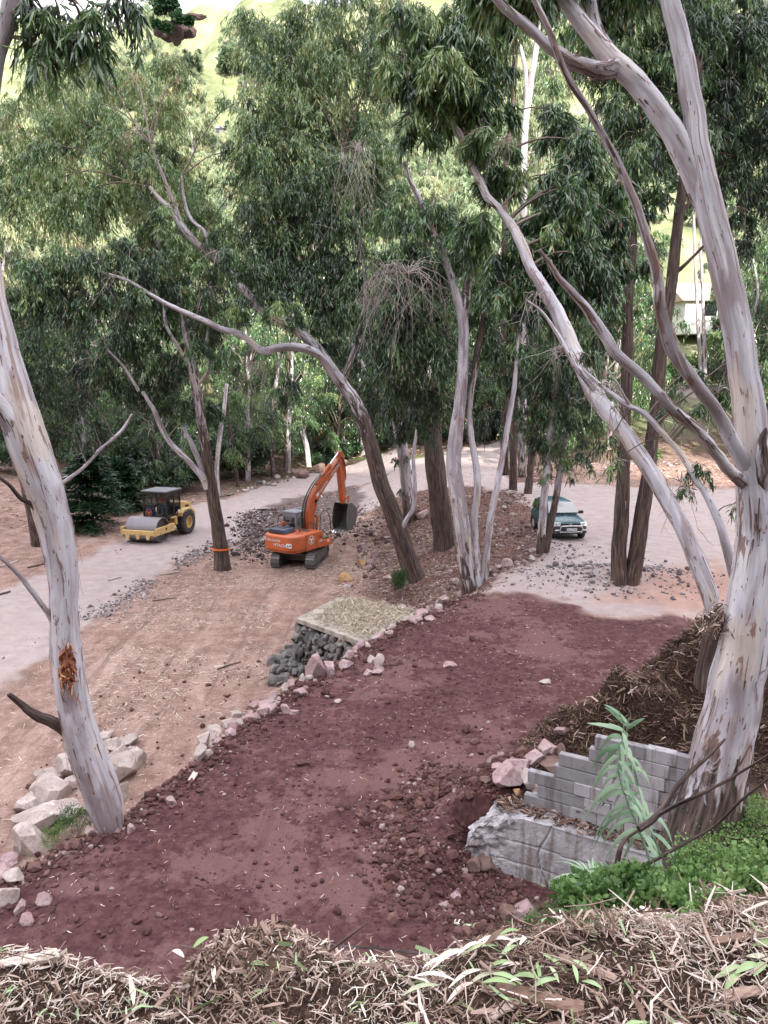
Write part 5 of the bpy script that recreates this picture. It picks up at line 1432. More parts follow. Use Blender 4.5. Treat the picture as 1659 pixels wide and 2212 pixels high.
# undergrowth in the wood: one shrub, copied
und = [shrub('undergrowth_shrub', 'dark leafy undergrowth shrub between the trunks beyond the gravel road', (0, 0, 1.3), (1.9, 1.7, 1.5), 2200, 520, 'leaf', (.14, .32), (.3, .5), group='undergrowth shrubs in the wood', tint=.12),
       shrub('undergrowth_shrub', 'dark leafy undergrowth shrub between the trunks beyond the gravel road', (0, 0, 1.0), (1.5, 1.3, 1.1), 1500, 521, 'leaf', (.14, .32), (.3, .5), group='undergrowth shrubs in the wood', tint=.2)]
n = 0
ru = random.Random(5)
firsts = [True, True]
for _ in range(3000):
    y = ru.uniform(63, 100); r = ru.uniform(-.56, .24); x = r * y
    px = 829.5 + FPX * r
    if not road_clear(x, y) or (y < 74 and -13 < x < 14): continue
    if 560 < px < 690 and ru.random() < .6: continue
    k = ru.randrange(2); s_ = ru.uniform(.7, 1.7)
    if firsts[k]:
        firsts[k] = False; o = und[k]
        o.location = (x, y, float(H(x, y)) - .1); o.scale = (s_, s_, s_)
    else:
        copy_thing(und[k], (x, y, float(H(x, y)) - .1), ru.uniform(0, 6.28), s_, 'dark leafy undergrowth shrub between the trunks beyond the gravel road', 'undergrowth shrubs in the wood', 'shrub')
    n += 1
    if n > 90: break

# scrub dotted over the far slope
sb = shrub('scrub_bush', 'grey green scrub bush on the far hillside', (0, 0, 1.0), (1.8, 1.6, 1.2), 700, 530, 'leaf_sunlit', (.3, .6), (.4, .7), group='scrub bushes on the far hillside', tint=.15)
n = 0
for _ in range(4000):
    y = ru.uniform(150, 470); r = ru.uniform(-.40, -.02) if n % 4 else ru.uniform(.3, .47); x = r * y
    s_ = ru.uniform(.9, 3.2) * y / 260
    if n == 0: sb.location = (x, y, float(H(x, y)) - .2); sb.scale = (s_, s_, s_)
    else: copy_thing(sb, (x, y, float(H(x, y)) - .2), ru.uniform(0, 6.28), s_, 'grey green scrub bush on the far hillside', 'scrub bushes on the far hillside', 'bush')
    n += 1
    if n > 150: break

# far hill crest: rocky outcrop with round dark bushes, and a grey roofed house lower down
def lumpy(name, c, rad, mat, parent, seed, amp=.3, sub=ICO3, smooth=False):
    V, F = sub
    f = fbm(V[:, 0] * 2 + seed, V[:, 1] * 2 + V[:, 2] * 1.7, 4, seed)
    p = V * (1 + amp * f)[:, None] * np.asarray(rad)
    o = mesh_np(name, p + np.asarray(c), F, M[mat], {'tint': ('FLOAT', 'POINT', np.full(len(V), .5))}, parent, smooth)
    return o
M['outcrop'] = rock_mat('outcrop_rock', [(0.045, 0.028, 0.034), (0.085, 0.055, 0.062), (0.14, 0.095, 0.10)], (0.16, 0.15, 0.08), .4)
oc = G(378, 46, y0=130)
if oc[1] > 480: oc = P(378, 46, 300)
s = .62 * zdep(oc) / FPX
root = empty('rock_outcrop', oc); tag(root, 'purple brown rocky outcrop on the crest of the far hill under dark round bushes', 'rock')
lumpy('rock', (0, 4, -16 * s), (60 * s, 26 * s, 34 * s), 'outcrop', root, 61, .9)
root = empty('rock_outcrop', oc + [62 * s, 2, 22 * s]); tag(root, 'low reddish ledge on the far crest to the right of the bushy outcrop', 'rock')
lumpy('rock', (0, 0, 0), (50 * s, 10 * s, 9 * s), 'outcrop', root, 62, .9)
for (px, py, r, lb) in ((345, 20, 19, 'dark round bush on the left top of the far outcrop'), (368, 15, 18, 'dark round bush on the right top of the far outcrop'), (381, 44, 14, 'dark round bush at the foot of the far outcrop'), (340, 56, 10, 'small dark bush at the left foot of the far outcrop'), (362, 62, 9, 'lowest small dark bush under the far outcrop'), (408, 50, 10, 'small dark bush at the right foot of the far outcrop')):
    c = P(px, py, oc[1] - 3)
    shrub('bush', lb, c, (r * s * 1.5, r * s * 1.5, r * s * 1.5), 900, px, 'conifer', (.8, 1.6), (.5, .8), tint=.4)

def house(label, px, py, Y, wpx_, hpx, wallmat, roofmat, seed):
    c = P(px, py, Y) if Y else G(px, py + hpx * .6, y0=118)
    s = zdep(c) / FPX
    if not Y: c = c + [0, 0, hpx * s * .9]
    W, Hh = wpx_ * s, hpx * s
    zb = min(float(H(c[0], c[1])), c[2] - Hh)
    root = empty('house', (c[0], c[1], zb)); tag(root, label, 'house')
    top = c[2] - zb
    MB().box((0, 0, (top - Hh * .4) / 2), (W, W * .6, top - Hh * .4)).build('wall', M[wallmat], root)
    MB().prism([(-W * .34, top - Hh * .4 + .003), (W * .34, top - Hh * .4 + .003), (0, top)], 'x', -W * .54, W * .54).build('roof', M[roofmat], root)
    for k in range(3):
        x = (k - 1) * W * .3
        f = MB().box((x, -W * .3 - .02, top * .45), (W * .10, .08, top * .25)).build('window', M['darkglass'], root)
    return root
house('grey tiled house showing between the gums above the bright meadow', 497, 283, None, 74, 32, 'roof', 'roof', 1)
house('white walled house with a tan roof at the right behind the gums', 1585, 612, 120, 260, 110, 'whitewall', 'tanroof', 2)
# ------------------------------------------------------------------ rocks
ICO4 = ico(4)
def rock_mesh(seed, planes=11, sub=ICO3, lo=.40, hi=.74):
    rg = np.random.default_rng(seed)
    V, F = sub
    d = rg.normal(size=(planes, 3)); d /= np.linalg.norm(d, axis=1)[:, None]
    h = rg.uniform(lo, hi, planes)
    dot = V @ d.T
    f = np.where(dot > 1e-3, h[None] / np.maximum(dot, 1e-3), 9).min(1)
    f = np.minimum(f, 1.0)
    P_ = V * f[:, None]
    P_ = P_ * 1.28
    P_ = P_ * (1 + .05 * fbm(P_[:, 0] * 3 + seed, P_[:, 1] * 3 + P_[:, 2] * 2, 3, seed))[:, None]
    return P_, F
def rock(name, label, px, py, wpx_, hpx, mat, seed, group=None, cat='rock', lift=0.0, base_px=None, sub=None):
    """a rock whose middle is seen at (px, py), resting on the ground below it"""
    g = G(px, py + hpx * .30)
    s = zdep(g) / FPX
    w_, h_ = wpx_ * s / 2, hpx * s / 2 * 1.12
    V, F = rock_mesh(seed, sub=(ICO4 if wpx_ > 45 else ICO3) if sub is None else sub)
    rg = np.random.default_rng(seed)
    a = rg.uniform(0, 6.28); ca, sa = math.cos(a), math.sin(a)
    V = V * 1.12
    V = np.column_stack([(V[:, 0] * ca - V[:, 1] * sa) * w_, (V[:, 0] * sa + V[:, 1] * ca) * (w_ + h_) / 2, V[:, 2] * h_])
    o = mesh_np(name, V, F, M[mat], None, None, smooth=False)
    o.location = (g[0], g[1], g[2] + h_ * .55 + lift)
    tag(o, label, cat, group)
    return o

GB = 'pale boulders heaped by the left foreground gum'
Z4 = lambda zx, zy: (zx * .36, 1393.6 + zy * .36)
blds = [((630, 545), 90, 66, 'small grey brown boulder at the back of the pile, touching the trunk'), ((682, 602), 110, 74, 'broad pale boulder just right of the trunk at the back of the pile'),
        ((757, 572), 112, 74, 'grey flat topped boulder at the far back of the pile'), ((622, 640), 74, 66, 'pale boulder half hidden behind the trunk'),
        ((735, 642), 84, 74, 'small brownish boulder wedged in the middle of the right group'), ((798, 625), 52, 52, 'smallest pale boulder at the back right of the pile'),
        ((815, 690), 120, 118, 'white angular boulder at the right end of the pile'), ((717, 745), 146, 176, 'tall pale slab shaped boulder leaning beside the trunk'),
        ((690, 680), 96, 84, 'white capped boulder above the tall leaning one'), ((735, 880), 76, 124, 'upright pale boulder low against the right of the trunk'),
        ((390, 742), 160, 116, 'grey brown boulder at the back left of the trunk'), ((310, 782), 138, 108, 'pointed pale boulder behind the largest one'),
        ((235, 783), 66, 66, 'small dark grey boulder at the left back of the pile'), ((430, 838), 88, 88, 'small round pale boulder between two bigger ones'),
        ((300, 880), 250, 166, 'largest boulder of the pile with a brown stained top'), ((188, 945), 156, 116, 'white broken faced boulder under the largest one'),
        ((395, 972), 196, 126, 'flat faced grey boulder in the middle of the left group'), ((235, 1042), 280, 134, 'long pale boulder with a flat sloping top'),
        ((190, 1175), 206, 156, 'rounded pale boulder at the front of the pile by the green weeds'), ((530, 1000), 76, 126, 'pale upright boulder behind the weeds left of the trunk'),
        ((120, 1215), 70, 60, 'small pale boulder at the lower left of the pile')]
for i, ((zx, zy), w_, h_, lb) in enumerate(blds):
    x, y = Z4(zx, zy)
    rock('boulder', lb, x, y, w_ * .36 * .98, h_ * .36 * 1.0, 'boulder', 700 + i, GB)
for i, ((zx, zy), w_, h_, lb) in enumerate([((30, 1345), 100, 90, 'pinkish rock at the left end of the red edge'), ((95, 1390), 120, 64, 'flat pale rock on the red edge below the boulder pile'),
        ((35, 1500), 110, 124, 'big white grey rock at the very left margin'), ((60, 1290), 90, 60, 'brown rock among roots left of the red edge'), ((125, 1570), 50, 80, 'pink splinter of rock on the red soil at lower left'),
        ((265, 1520), 80, 62, 'cracked pink rock on the red soil below the boulders'), ((150, 1650), 90, 60, 'pink lump at the bottom left of the red soil'), ((790, 1105), 50, 50, 'white pointed stone on the red soil right of the trunk'),
        ((1030, 938), 56, 44, 'round brown stone on the red edge right of the trunk'), ((555, 1110), 70, 40, 'pinkish flat stone at the foot of the leaning trunk'), ((310, 1212), 90, 44, 'flat pink stone in front of the weeds')]):
    x, y = Z4(zx, zy)
    rock('rock', lb, x, y, w_ * .36, h_ * .36, 'pinkrock' if i not in (2, 1) else 'boulder', 740 + i, 'rocks along the left edge of the red road')
# broken plank on the edge
e0 = G(*Z4(1145, 830)); e1 = G(*Z4(1185, 765))
pl = MB(); d_ = e1 - e0
pl.box((0, 0, 0), (float(np.linalg.norm(d_)) * 1.0, .11, .03), Matrix.Rotation(math.atan2(d_[1], d_[0]), 3, 'Z'))
o = pl.build('wood_offcut', paint('pale_offcut', (.58, .47, .40), .8, dirt=.1), None, .006); o.location = (e0 + e1) / 2 + [0, 0, .06]; tag(o, 'short pale wood offcut lying on the red edge', 'wood')

Z5 = lambda zx, zy: (531 + zx * .36, 1227.7 + zy * .36)
ER = 'pink rocks along the edge of the red road'
for i, ((zx, zy), w_, h_, lb, mt) in enumerate([
        ((435, 605), 104, 112, 'largest pale pink block on the road edge below the slab', 'pinkrock'), ((505, 598), 64, 88, 'pink block leaning on the largest one', 'pinkrock'),
        ((590, 575), 64, 52, 'pink rock right of the big block under the slab', 'pinkrock'), ((755, 547), 54, 34, 'pale stone, left of the pair out on the red soil', 'boulder'),
        ((800, 566), 52, 64, 'white stone, right of the pair out on the red soil', 'boulder'), ((790, 602), 60, 22, 'flat pale chip just below the white pair', 'pinkrock'),
        ((783, 624), 70, 26, 'longer flat chip below the white pair', 'pinkrock'), ((735, 628), 50, 30, 'pinkish cobble left of the flat chips', 'pinkrock'),
        ((328, 745), 66, 48, 'round pink rock on the red road inside the edge', 'pinkrock'), ((290, 864), 62, 26, 'flat pink stone on the red soil nearer the camera', 'pinkrock'),
        ((240, 845), 52, 42, 'small pink cone of rock beside the flat stone', 'pinkrock'), ((160, 842), 44, 66, 'upright pink rock at the edge heap', 'pinkrock'),
        ((100, 856), 76, 56, 'big pink rock in the middle of the edge heap', 'pinkrock'), ((55, 822), 60, 46, 'pink rock at the left of the edge heap', 'pinkrock'),
        ((130, 812), 76, 44, 'broad pink rock behind the edge heap', 'pinkrock'), ((20, 896), 66, 34, 'low pink stone at the near end of the edge heap', 'pinkrock'),
        ((165, 775), 44, 56, 'pink boulder at the far end of the edge heap', 'pinkrock'), ((545, 797), 44, 18, 'lone flat pale stone on the dark red soil', 'boulder'),
        ((815, 372), 64, 46, 'pink rock at the corner of the slab', 'pinkrock'), ((770, 390), 44, 34, 'pink stone beside the slab corner rock', 'pinkrock'),
        ((790, 412), 60, 30, 'pink flat stone at the foot of the slab corner', 'pinkrock'), ((970, 282), 84, 66, 'dark red boulder at the end of the slab', 'brownrock'),
        ((940, 256), 44, 46, 'white stone on top of the dark red boulder', 'boulder'), ((1030, 300), 66, 34, 'flat pink stone right of the dark red boulder', 'pinkrock'),
        ((1062, 270), 64, 34, 'grey pink stone on the edge beyond the dark red boulder', 'pinkrock'), ((1105, 300), 48, 24, 'small pink stone nearest the road beyond the dark red boulder', 'pinkrock'),
        ((1150, 250), 56, 34, 'pale stone at the bend of the red edge', 'pinkrock'), ((1220, 582), 66, 20, 'lone pale flat stone in the middle of the red road', 'pinkrock'),
        ((600, 62), 56, 44, 'ochre stone at the foot of the rubble by the brown terrace', 'ochrerock'), ((340, 660), 40, 34, 'white stone on the broken wall below the slab', 'boulder'),
        ((280, 690), 60, 40, 'pink stone on the edge left of the big block', 'pinkrock'), ((230, 720), 50, 40, 'pale stone on the edge further left of the big block', 'boulder'), ((660, 480), 40, 30, 'small pink stone on the edge near the slab', 'pinkrock'), ((630, 520), 44, 26, 'small flat pink stone below the slab wall', 'pinkrock')]):
    x, y = Z5(zx, zy)
    rock('rock', lb, x, y, w_ * .36 * 1.1, h_ * .36 * 1.15, mt, 780 + i, ER)
rb = np.random.default_rng(77)
for i in range(46):
    t = rb.random()
    x = np.interp(t, [0, .25, .5, .8, 1], [425, 520, 610, 860, 960]) + rb.normal(0, 8)
    y = np.interp(t, [0, .25, .5, .8, 1], [1640, 1562, 1500, 1345, 1298]) + rb.normal(0, 6)
    s_ = rb.uniform(8, 20)
    rock('rock', 'small pink or pale stone among the many along the red road edge', x, y, s_ * 1.2, s_ * .9, 'pinkrock' if rb.random() < .8 else 'boulder', 830 + i, 'small stones along the red road edge', sub=ICO1)
# white lumps of old wall along the near part of the edge
for i, (x, y, w_, h_) in enumerate([(432, 1628, 26, 44), (440, 1600, 26, 30), (462, 1582, 30, 24), (490, 1562, 30, 22), (512, 1545, 30, 20)]):
    rock('rock', ['tall white lump of old wall at the near end of the edge', 'white lump of wall above the tall one', 'grey white lump of old wall in the middle of the row', 'pale lump of wall past the middle of the row', 'furthest white lump of old wall on the edge'][i], x, y, w_, h_, 'boulder', 890 + i, 'white lumps of old wall on the edge')
Z6 = lambda zx, zy: (569.6 + zx * .3255 * 1.0, 962)
# rocks on the rubble slope
def z6(zx, zy): return (697 + zx * .36, 962 + zy * .36)
for i, ((zx, zy), w_, h_, lb, mt) in enumerate([
        ((245, 705), 60, 42, 'yellowish rock on the rubble slope below the excavator bucket', 'ochrerock'), ((285, 700), 46, 36, 'pale rock next to the yellowish one on the rubble', 'pinkrock'),
        ((320, 655), 50, 40, 'pinkish rock higher up the rubble slope', 'pinkrock'), ((600, 415), 60, 50, 'pink boulder on the rubble between the two big trunks', 'pinkrock'),
        ((1105, 715), 56, 50, 'grey boulder on the rubble right of the three pale stems', 'pinkrock'), ((1060, 735), 60, 36, 'flat grey rock on the rubble right of the three pale stems', 'pinkrock'),
        ((1255, 680), 50, 30, 'grey stone at the road edge by the twin stems', 'boulder'), ((1250, 635), 40, 30, 'small grey stone beside the twin stems', 'boulder'),
        ((800, 825), 50, 36, 'pale stone left of the three pale stems', 'boulder'), ((760, 760), 44, 36, 'pinkish stone on the rubble left of the three pale stems', 'pinkrock'),
        ((400, 790), 40, 30, 'grey stone near the bottom of the rubble', 'pinkrock'), ((140, 800), 56, 40, 'ochre lump on the brown earth at the rubble foot', 'ochrerock'), ((240, 610), 44, 34, 'pale stone on the upper left rubble', 'pinkrock'), ((1000, 760), 40, 30, 'pale stone behind the right pale stem', 'boulder')]):
    x, y = z6(zx, zy)
    rock('rock', lb, x, y, w_ * .36, h_ * .36, mt, 900 + i, 'larger rocks on the rubble slope')
# boulders on the far verge
for i, (x, y, w_, h_, lb, mt) in enumerate([(652, 1022, 38, 22, 'rusty brown boulder on the far verge above the excavator arm', 'brownrock'), (690, 1012, 30, 16, 'grey brown boulder behind the excavator boom tip', 'brownrock'), (731, 1000, 34, 20, 'pointed brown boulder on the far verge right of the boom tip', 'brownrock'),
        (600, 1030, 12, 10, 'white stone on the verge left of the rusty boulder', 'boulder'), (745, 1012, 14, 9, 'white stone under the pointed far boulder', 'boulder'), (560, 1042, 22, 10, 'low grey stones on the far verge above the road', 'gravelrock')]):
    rock('rock', lb, x, y, w_, h_, mt if mt in M else 'darkrock', 930 + i, 'boulders on the far verge')
for i in range(26):
    t = rb.random(); x = 480 + 170 * t; y = 1072 - 44 * t + rb.normal(0, 2)
    rock('rock', 'small stone in the low row along the far verge of the gravel road', x, y, rb.uniform(7, 16), rb.uniform(5, 9), ['boulder', 'darkrock', 'brownrock'][i % 3], 940 + i, 'small stones on the far verge', sub=ICO1)

# ------------------------------------------------------------------ slab, dry stone wall under it
def slab_and_wall():
    zt = 1.95
    C = [PZ(640, 1335, zt), PZ(800, 1393, zt), PZ(905, 1322, zt), PZ(735, 1288, zt)]
    m = MB()
    top = [(p[0], p[1]) for p in C]
    m.prism(top, 'z', zt - .17, zt)
    o = m.build('concrete_slab', M['slab'], None, .02)
    me = o.data
    at = me.attributes.new('tint', 'FLOAT', 'POINT'); at.data.foreach_set('value', np.ones(len(me.vertices), np.float32))
    tag(o, 'flat concrete slab with dry grass on it beside the red road', 'slab')
    # wall
    rg = np.random.default_rng(8)
    a, b = C[0] + [.05, .1, 0], C[1] + [-.05, .1, 0]
    run = b - a; L = np.linalg.norm(run[:2]); u = run / L
    nrm = np.array([u[1], -u[0], 0])           # toward the camera
    Vs, Fs, Ts = [], [], []; k = 0
    rows = 9
    for face in range(2):
        if face == 0: A, U, N, LL, n_ = a, u, nrm, L, 17
        else:
            U = (C[3] - C[0]); LL = np.linalg.norm(U) * .9; U = U / LL * .9; A = a; N = np.array([-U[1], U[0], 0]); n_ = 10
        for r in range(rows):
            for c in range(n_):
                V, F = rock_mesh(int(rg.integers(1e6)), 8, ICO3, .36, .62)
                w_ = LL / n_
                h_ = 2.2 / rows
                p = A + U * (c + .5 + rg.uniform(-.3, .3) + (r % 2) * .5) * w_ + np.array([0, 0, -.2 - (r + .5) * h_ + rg.uniform(-.05, .05)]) + N * (rg.uniform(-.08, .10) + r * .05)
                sc3 = np.array([w_ * .64, w_ * .6, h_ * .64]) * rg.uniform(.6, 1.3, 3)
                q = (V * sc3)
                ang = math.atan2(U[1], U[0]) + rg.normal(0, .3)
                q = np.column_stack([q[:, 0] * math.cos(ang) - q[:, 1] * math.sin(ang), q[:, 0] * math.sin(ang) + q[:, 1] * math.cos(ang), q[:, 2]])
                Vs.append(q + p); Fs.append(F + k); k += len(V)
    # rubble tail of the wall running down the edge toward the camera
    tail = [PZ(x, y, z) for x, y, z in ((600, 1400, 1.2), (590, 1440, 1.0), (580, 1480, .8), (600, 1500, 1.2))]
    for i in range(70):
        x = rg.uniform(585, 690); y = np.interp(x, [585, 690], [1490, 1440]) - rg.uniform(0, 70)
        g = G(x, y)
        V, F = rock_mesh(int(rg.integers(1e6)), 8, ICO3, .36, .62)
        Vs.append(V * rg.uniform(.10, .24) * [1, 1, .8] + g + [0, 0, .1]); Fs.append(F + k); k += len(V)
    V = np.concatenate(Vs); F = np.concatenate(Fs)
    o = mesh_np('stone_wall', V, F, M['darkrock'], None, None, smooth=False)
    tag(o, 'rough dark basalt wall holding up the concrete slab', 'wall')
    # dry grass on the slab and behind it
    pts = []
    poly = [PZ(668, 1338, zt)[:2], PZ(795, 1386, zt)[:2], PZ(862, 1345, zt)[:2], PZ(960, 1296, zt)[:2], PZ(880, 1275, zt)[:2], PZ(770, 1262, zt)[:2], PZ(725, 1300, zt)[:2]]
    poly = np.array(poly)
    x = rg.uniform(poly[:, 0].min(), poly[:, 0].max(), 26000); y = rg.uniform(poly[:, 1].min(), poly[:, 1].max(), 26000)
    sd = poly_sd(x, y, poly)
    kk = (sd < 0) & (rg.random(len(x)) < np.clip(-sd / .5, .15, 1))
    x, y = x[kk][:9000], y[kk][:9000]
    insl = poly_sd(x, y, top) < 0
    z = np.where(insl, zt, np.maximum(H(x, y), H(x, y)))
    pp = np.column_stack([x, y, z])
    n = len(pp)
    d = rg.normal(size=(n, 3)); d[:, 2] = np.abs(d[:, 2]) * .55
    Ln = rg.uniform(.12, .36, n)
    v, f, t = strips(pp + [0, 0, .05], Ln, Ln * .06 + .004, d, np.clip(rg.beta(2, 1.6, n), 0, 1), rg, .2)
    o = mesh_np('dry_grass', v, f, M['drygrass'], {'tint': ('FLOAT', 'POINT', t)}, None, smooth=False)
    tag(o, kind='stuff')
slab_and_wall()

# ------------------------------------------------------------------ broken concrete base and block wall
def grid_box(L, D, Hh, nx, ny, nz):
    """closed box with subdivided faces: x 0..L, y 0..D, z 0..Hh"""
    Vs, Fs = [], []; k = 0
    def face(o, a, b, na, nb):
        nonlocal k
        A, B = np.meshgrid(np.linspace(0, 1, na + 1), np.linspace(0, 1, nb + 1), indexing='ij')
        V = np.array(o) + A[..., None] * np.array(a) + B[..., None] * np.array(b)
        i = np.arange(na)[:, None] * (nb + 1) + np.arange(nb)[None]
        F = np.stack([i, i + nb + 1, i + nb + 2, i + 1], -1).reshape(-1, 4) + k
        Vs.append(V.reshape(-1, 3)); Fs.append(F); k += (na + 1) * (nb + 1)
    face((0, 0, 0), (L, 0, 0), (0, 0, Hh), nx, nz)
    face((0, D, 0), (0, 0, Hh), (L, 0, 0), nz, nx)
    face((0, 0, Hh), (L, 0, 0), (0, D, 0), nx, ny)
    face((0, 0, 0), (0, D, 0), (L, 0, 0), ny, nx)
    face((0, 0, 0), (0, 0, Hh), (0, D, 0), nz, ny)
    face((L, 0, 0), (0, D, 0), (0, 0, Hh), ny, nz)
    return np.concatenate(Vs), np.concatenate(Fs)
def walls():
    ang = math.atan2(WD[1], WD[0])
    base = np.array([W0[0], W0[1], 1.55])
    # local x along the wall, local y away from the camera
    V, F = grid_box(4.0, .62, 1.52, 200, 24, 60)
    x0 = -.72
    V[:, 0] += x0
    # ragged left end: broken back in steps, with a bulging lip
    zf = V[:, 2] / 1.52
    cut = .42 * ss((zf - .55) / .45) + .30 * ss((.35 - zf) / .35) + .22 * fbm(V[:, 1] * 4 + 4, V[:, 2] * 4.2, 5, 301) + .09 * fbm(V[:, 1] * 14, V[:, 2] * 14, 3, 303)
    w_ = 1 - ss((V[:, 0] - x0) / 1.0)
    V[:, 0] += w_ * np.maximum(cut, -.2)
    V[:, 1] += w_ * .20 * fbm(V[:, 0] * 6, V[:, 2] * 6, 5, 305)
    V[:, 2] += np.where(zf > .99, -.22 * w_ * (.5 + fbm(V[:, 0] * 3, V[:, 1] * 3, 3, 307)), 0)
    # horizontal board seams and a few cracks in the face
    fr = np.exp(-((V[:, 1]) / .03) ** 2)
    seam = sum(np.exp(-((V[:, 2] + .02 * fbm(V[:, 0] * 2, V[:, 0] * 0, 3, 309) - h) / .012) ** 2) for h in (.38, .72, 1.08))
    V[:, 1] += fr * (.03 * seam + .02 * fbm(V[:, 0] * 3, V[:, 2] * 3, 4, 311) + .006 * fbm(V[:, 0] * 25, V[:, 2] * 25, 3, 312))
    V[:, 1] += fr * .05 * np.exp(-((V[:, 0] - .55 - .1 * np.sin(V[:, 2] * 5)) / .015) ** 2)
    ca, sa = math.cos(ang), math.sin(ang)
    Wd = np.column_stack([V[:, 0] * ca - V[:, 1] * sa, V[:, 0] * sa + V[:, 1] * ca, V[:, 2]])
    tint = np.clip(.85 + .3 * fbm(V[:, 0] * 1.5, V[:, 2] * 2, 3, 313) - .5 * seam * fr - .6 * (zf > .97) * ss((V[:, 0] - .2) / .5), 0, 1)
    o = mesh_np('concrete_wall', Wd, F, M['concrete'], {'tint': ('FLOAT', 'POINT', tint)}, None, smooth=False)
    o.location = base; tag(o, 'broken white grey poured concrete wall end in the red soil, board marked', 'wall')
    # block wall standing on it, set back
    rg = np.random.default_rng(10)
    m = MB(); tints = []
    bl, bh, bt = .42, .205, .15
    for r in range(7):
        z = 1.53 + r * (bh + .008)
        x = -.02 + (r % 2) * bl / 2 + [.85, .85, .90, 1.12, 1.40, 1.66, 1.95][r]
        while x < 2.02:
            n0 = len(m.v)
            m.box((x + bl / 2, .36 + bt / 2 + rg.uniform(-.010, .010), z + bh / 2), (bl - rg.uniform(.005, .014), bt, bh - rg.uniform(0, .006)), Matrix.Rotation(rg.normal(0, .012), 3, 'Z') @ Matrix.Rotation(rg.normal(0, .008), 3, 'Y'))
            tints += [rg.uniform(.35, 1)] * (len(m.v) - n0)
            x += bl
    # mortar core behind the joints
    n0 = len(m.v)
    for r in range(7):
        xs = [.88, 1.10, .93, 1.36, 1.43, 1.90, 1.98][r]
        m.box((xs + .02 + (2.36 - xs) / 2, .36 + bt / 2 + .004, 1.53 + r * (bh + .008) + bh / 2 - .012), (4.1 - xs - .06, bt - .03, bh - .004 if r == 6 else bh - .006))
    tints += [.0] * (len(m.v) - n0)
    V = np.array(m.v)
    Wd = np.column_stack([V[:, 0] * ca - V[:, 1] * sa, V[:, 0] * sa + V[:, 1] * ca, V[:, 2]])
    o = mesh_np('block_wall', Wd, np.array(m.f), M['block'], {'tint': ('FLOAT', 'POINT', np.array(tints))}, None, smooth=False)
    o.location = base; tag(o, 'grey concrete block wall with a stepped broken top, holding back the dark mulch heap', 'wall')
    mo = o.modifiers.new('bevel', 'BEVEL'); mo.width = .008; mo.segments = 1
walls()
def ledge_dirt():
    rg = np.random.default_rng(33)
    n = 900
    al = rg.uniform(-.3, 3.4, n); nn_ = rg.normal(.26, .12, n)
    p = np.column_stack([W0[0] + WD[0] * al + WN[0] * nn_, W0[1] + WD[1] * al + WN[1] * nn_, np.full(n, 3.08)])
    p = p[(nn_ > .02) & (nn_ < .5)]
    litter('ledge_litter', p, (.03, .22), (.05, .3), np.clip(rg.beta(1.4, 3.2, len(p)), 0, .85), lift=.05, flat=.4, thick=.3)
ledge_dirt()
Z3 = lambda zx, zy: (929 + zx * .44, 1360.4 + zy * .44)
for i, ((zx, zy), w_, h_, lb, mt) in enumerate([
        ((385, 728), 112, 96, 'big pink lump on the broken concrete wall end', 'pinkrock'), ((440, 660), 84, 60, 'pink rock behind the big lump on the wall end', 'pinkrock'),
        ((515, 620), 88, 58, 'pale pink flat topped rock on the red heap', 'pinkrock'), ((570, 578), 64, 54, 'pale rock highest on the red heap', 'pinkrock'), ((602, 590), 34, 44, 'narrow pale stone beside the highest rock', 'pinkrock'),
        ((522, 720), 54, 50, 'small pink cube of rock on the heap', 'pinkrock'), ((475, 725), 54, 70, 'white chunk between the pink rocks', 'boulder'), ((590, 665), 96, 64, 'dark red rock in the middle of the heap', 'brownrock'),
        ((640, 645), 36, 100, 'long narrow brown stone standing on the heap', 'brownrock'), ((505, 772), 46, 44, 'white lump of concrete near the block wall', 'boulder'), ((530, 822), 80, 54, 'white lump of concrete by the end of the block wall', 'boulder'),
        ((430, 795), 34, 34, 'small ochre stone on the broken wall', 'ochrerock'), ((655, 497), 62, 34, 'pink stone at the foot of the mulch heap', 'pinkrock'), ((340, 670), 70, 30, 'flat brown pink stone on the left of the heap', 'pinkrock'), ((280, 735), 44, 30, 'small dark stone at the left of the wall end', 'brownrock'),
        ((465, 1388), 124, 70, 'pale rounded rock in the weeds at the bottom', 'pinkrock'), ((400, 1385), 70, 60, 'dark red rock next to the pale one in the weeds', 'brownrock'), ((210, 1160), 60, 60, 'dark red block in the pit below the concrete', 'brownrock'), ((270, 1150), 70, 66, 'larger dark red block in the pit', 'brownrock'), ((125, 1310), 44, 40, 'grey stone in the pit', 'pinkrock'), ((70, 1355), 40, 36, 'pale stone in the pit further left', 'pinkrock'),
        ((95, 175), 60, 20, 'flat pink stone lying alone on the wide red road', 'pinkrock'), ((565, 257), 50, 18, 'pair of pale chips on the red road near the mulch heap', 'boulder')]):
    x, y = Z3(zx, zy)
    rock('rock', lb, x, y, w_ * .54, h_ * .52, mt, 960 + i, 'rocks around the broken concrete wall')

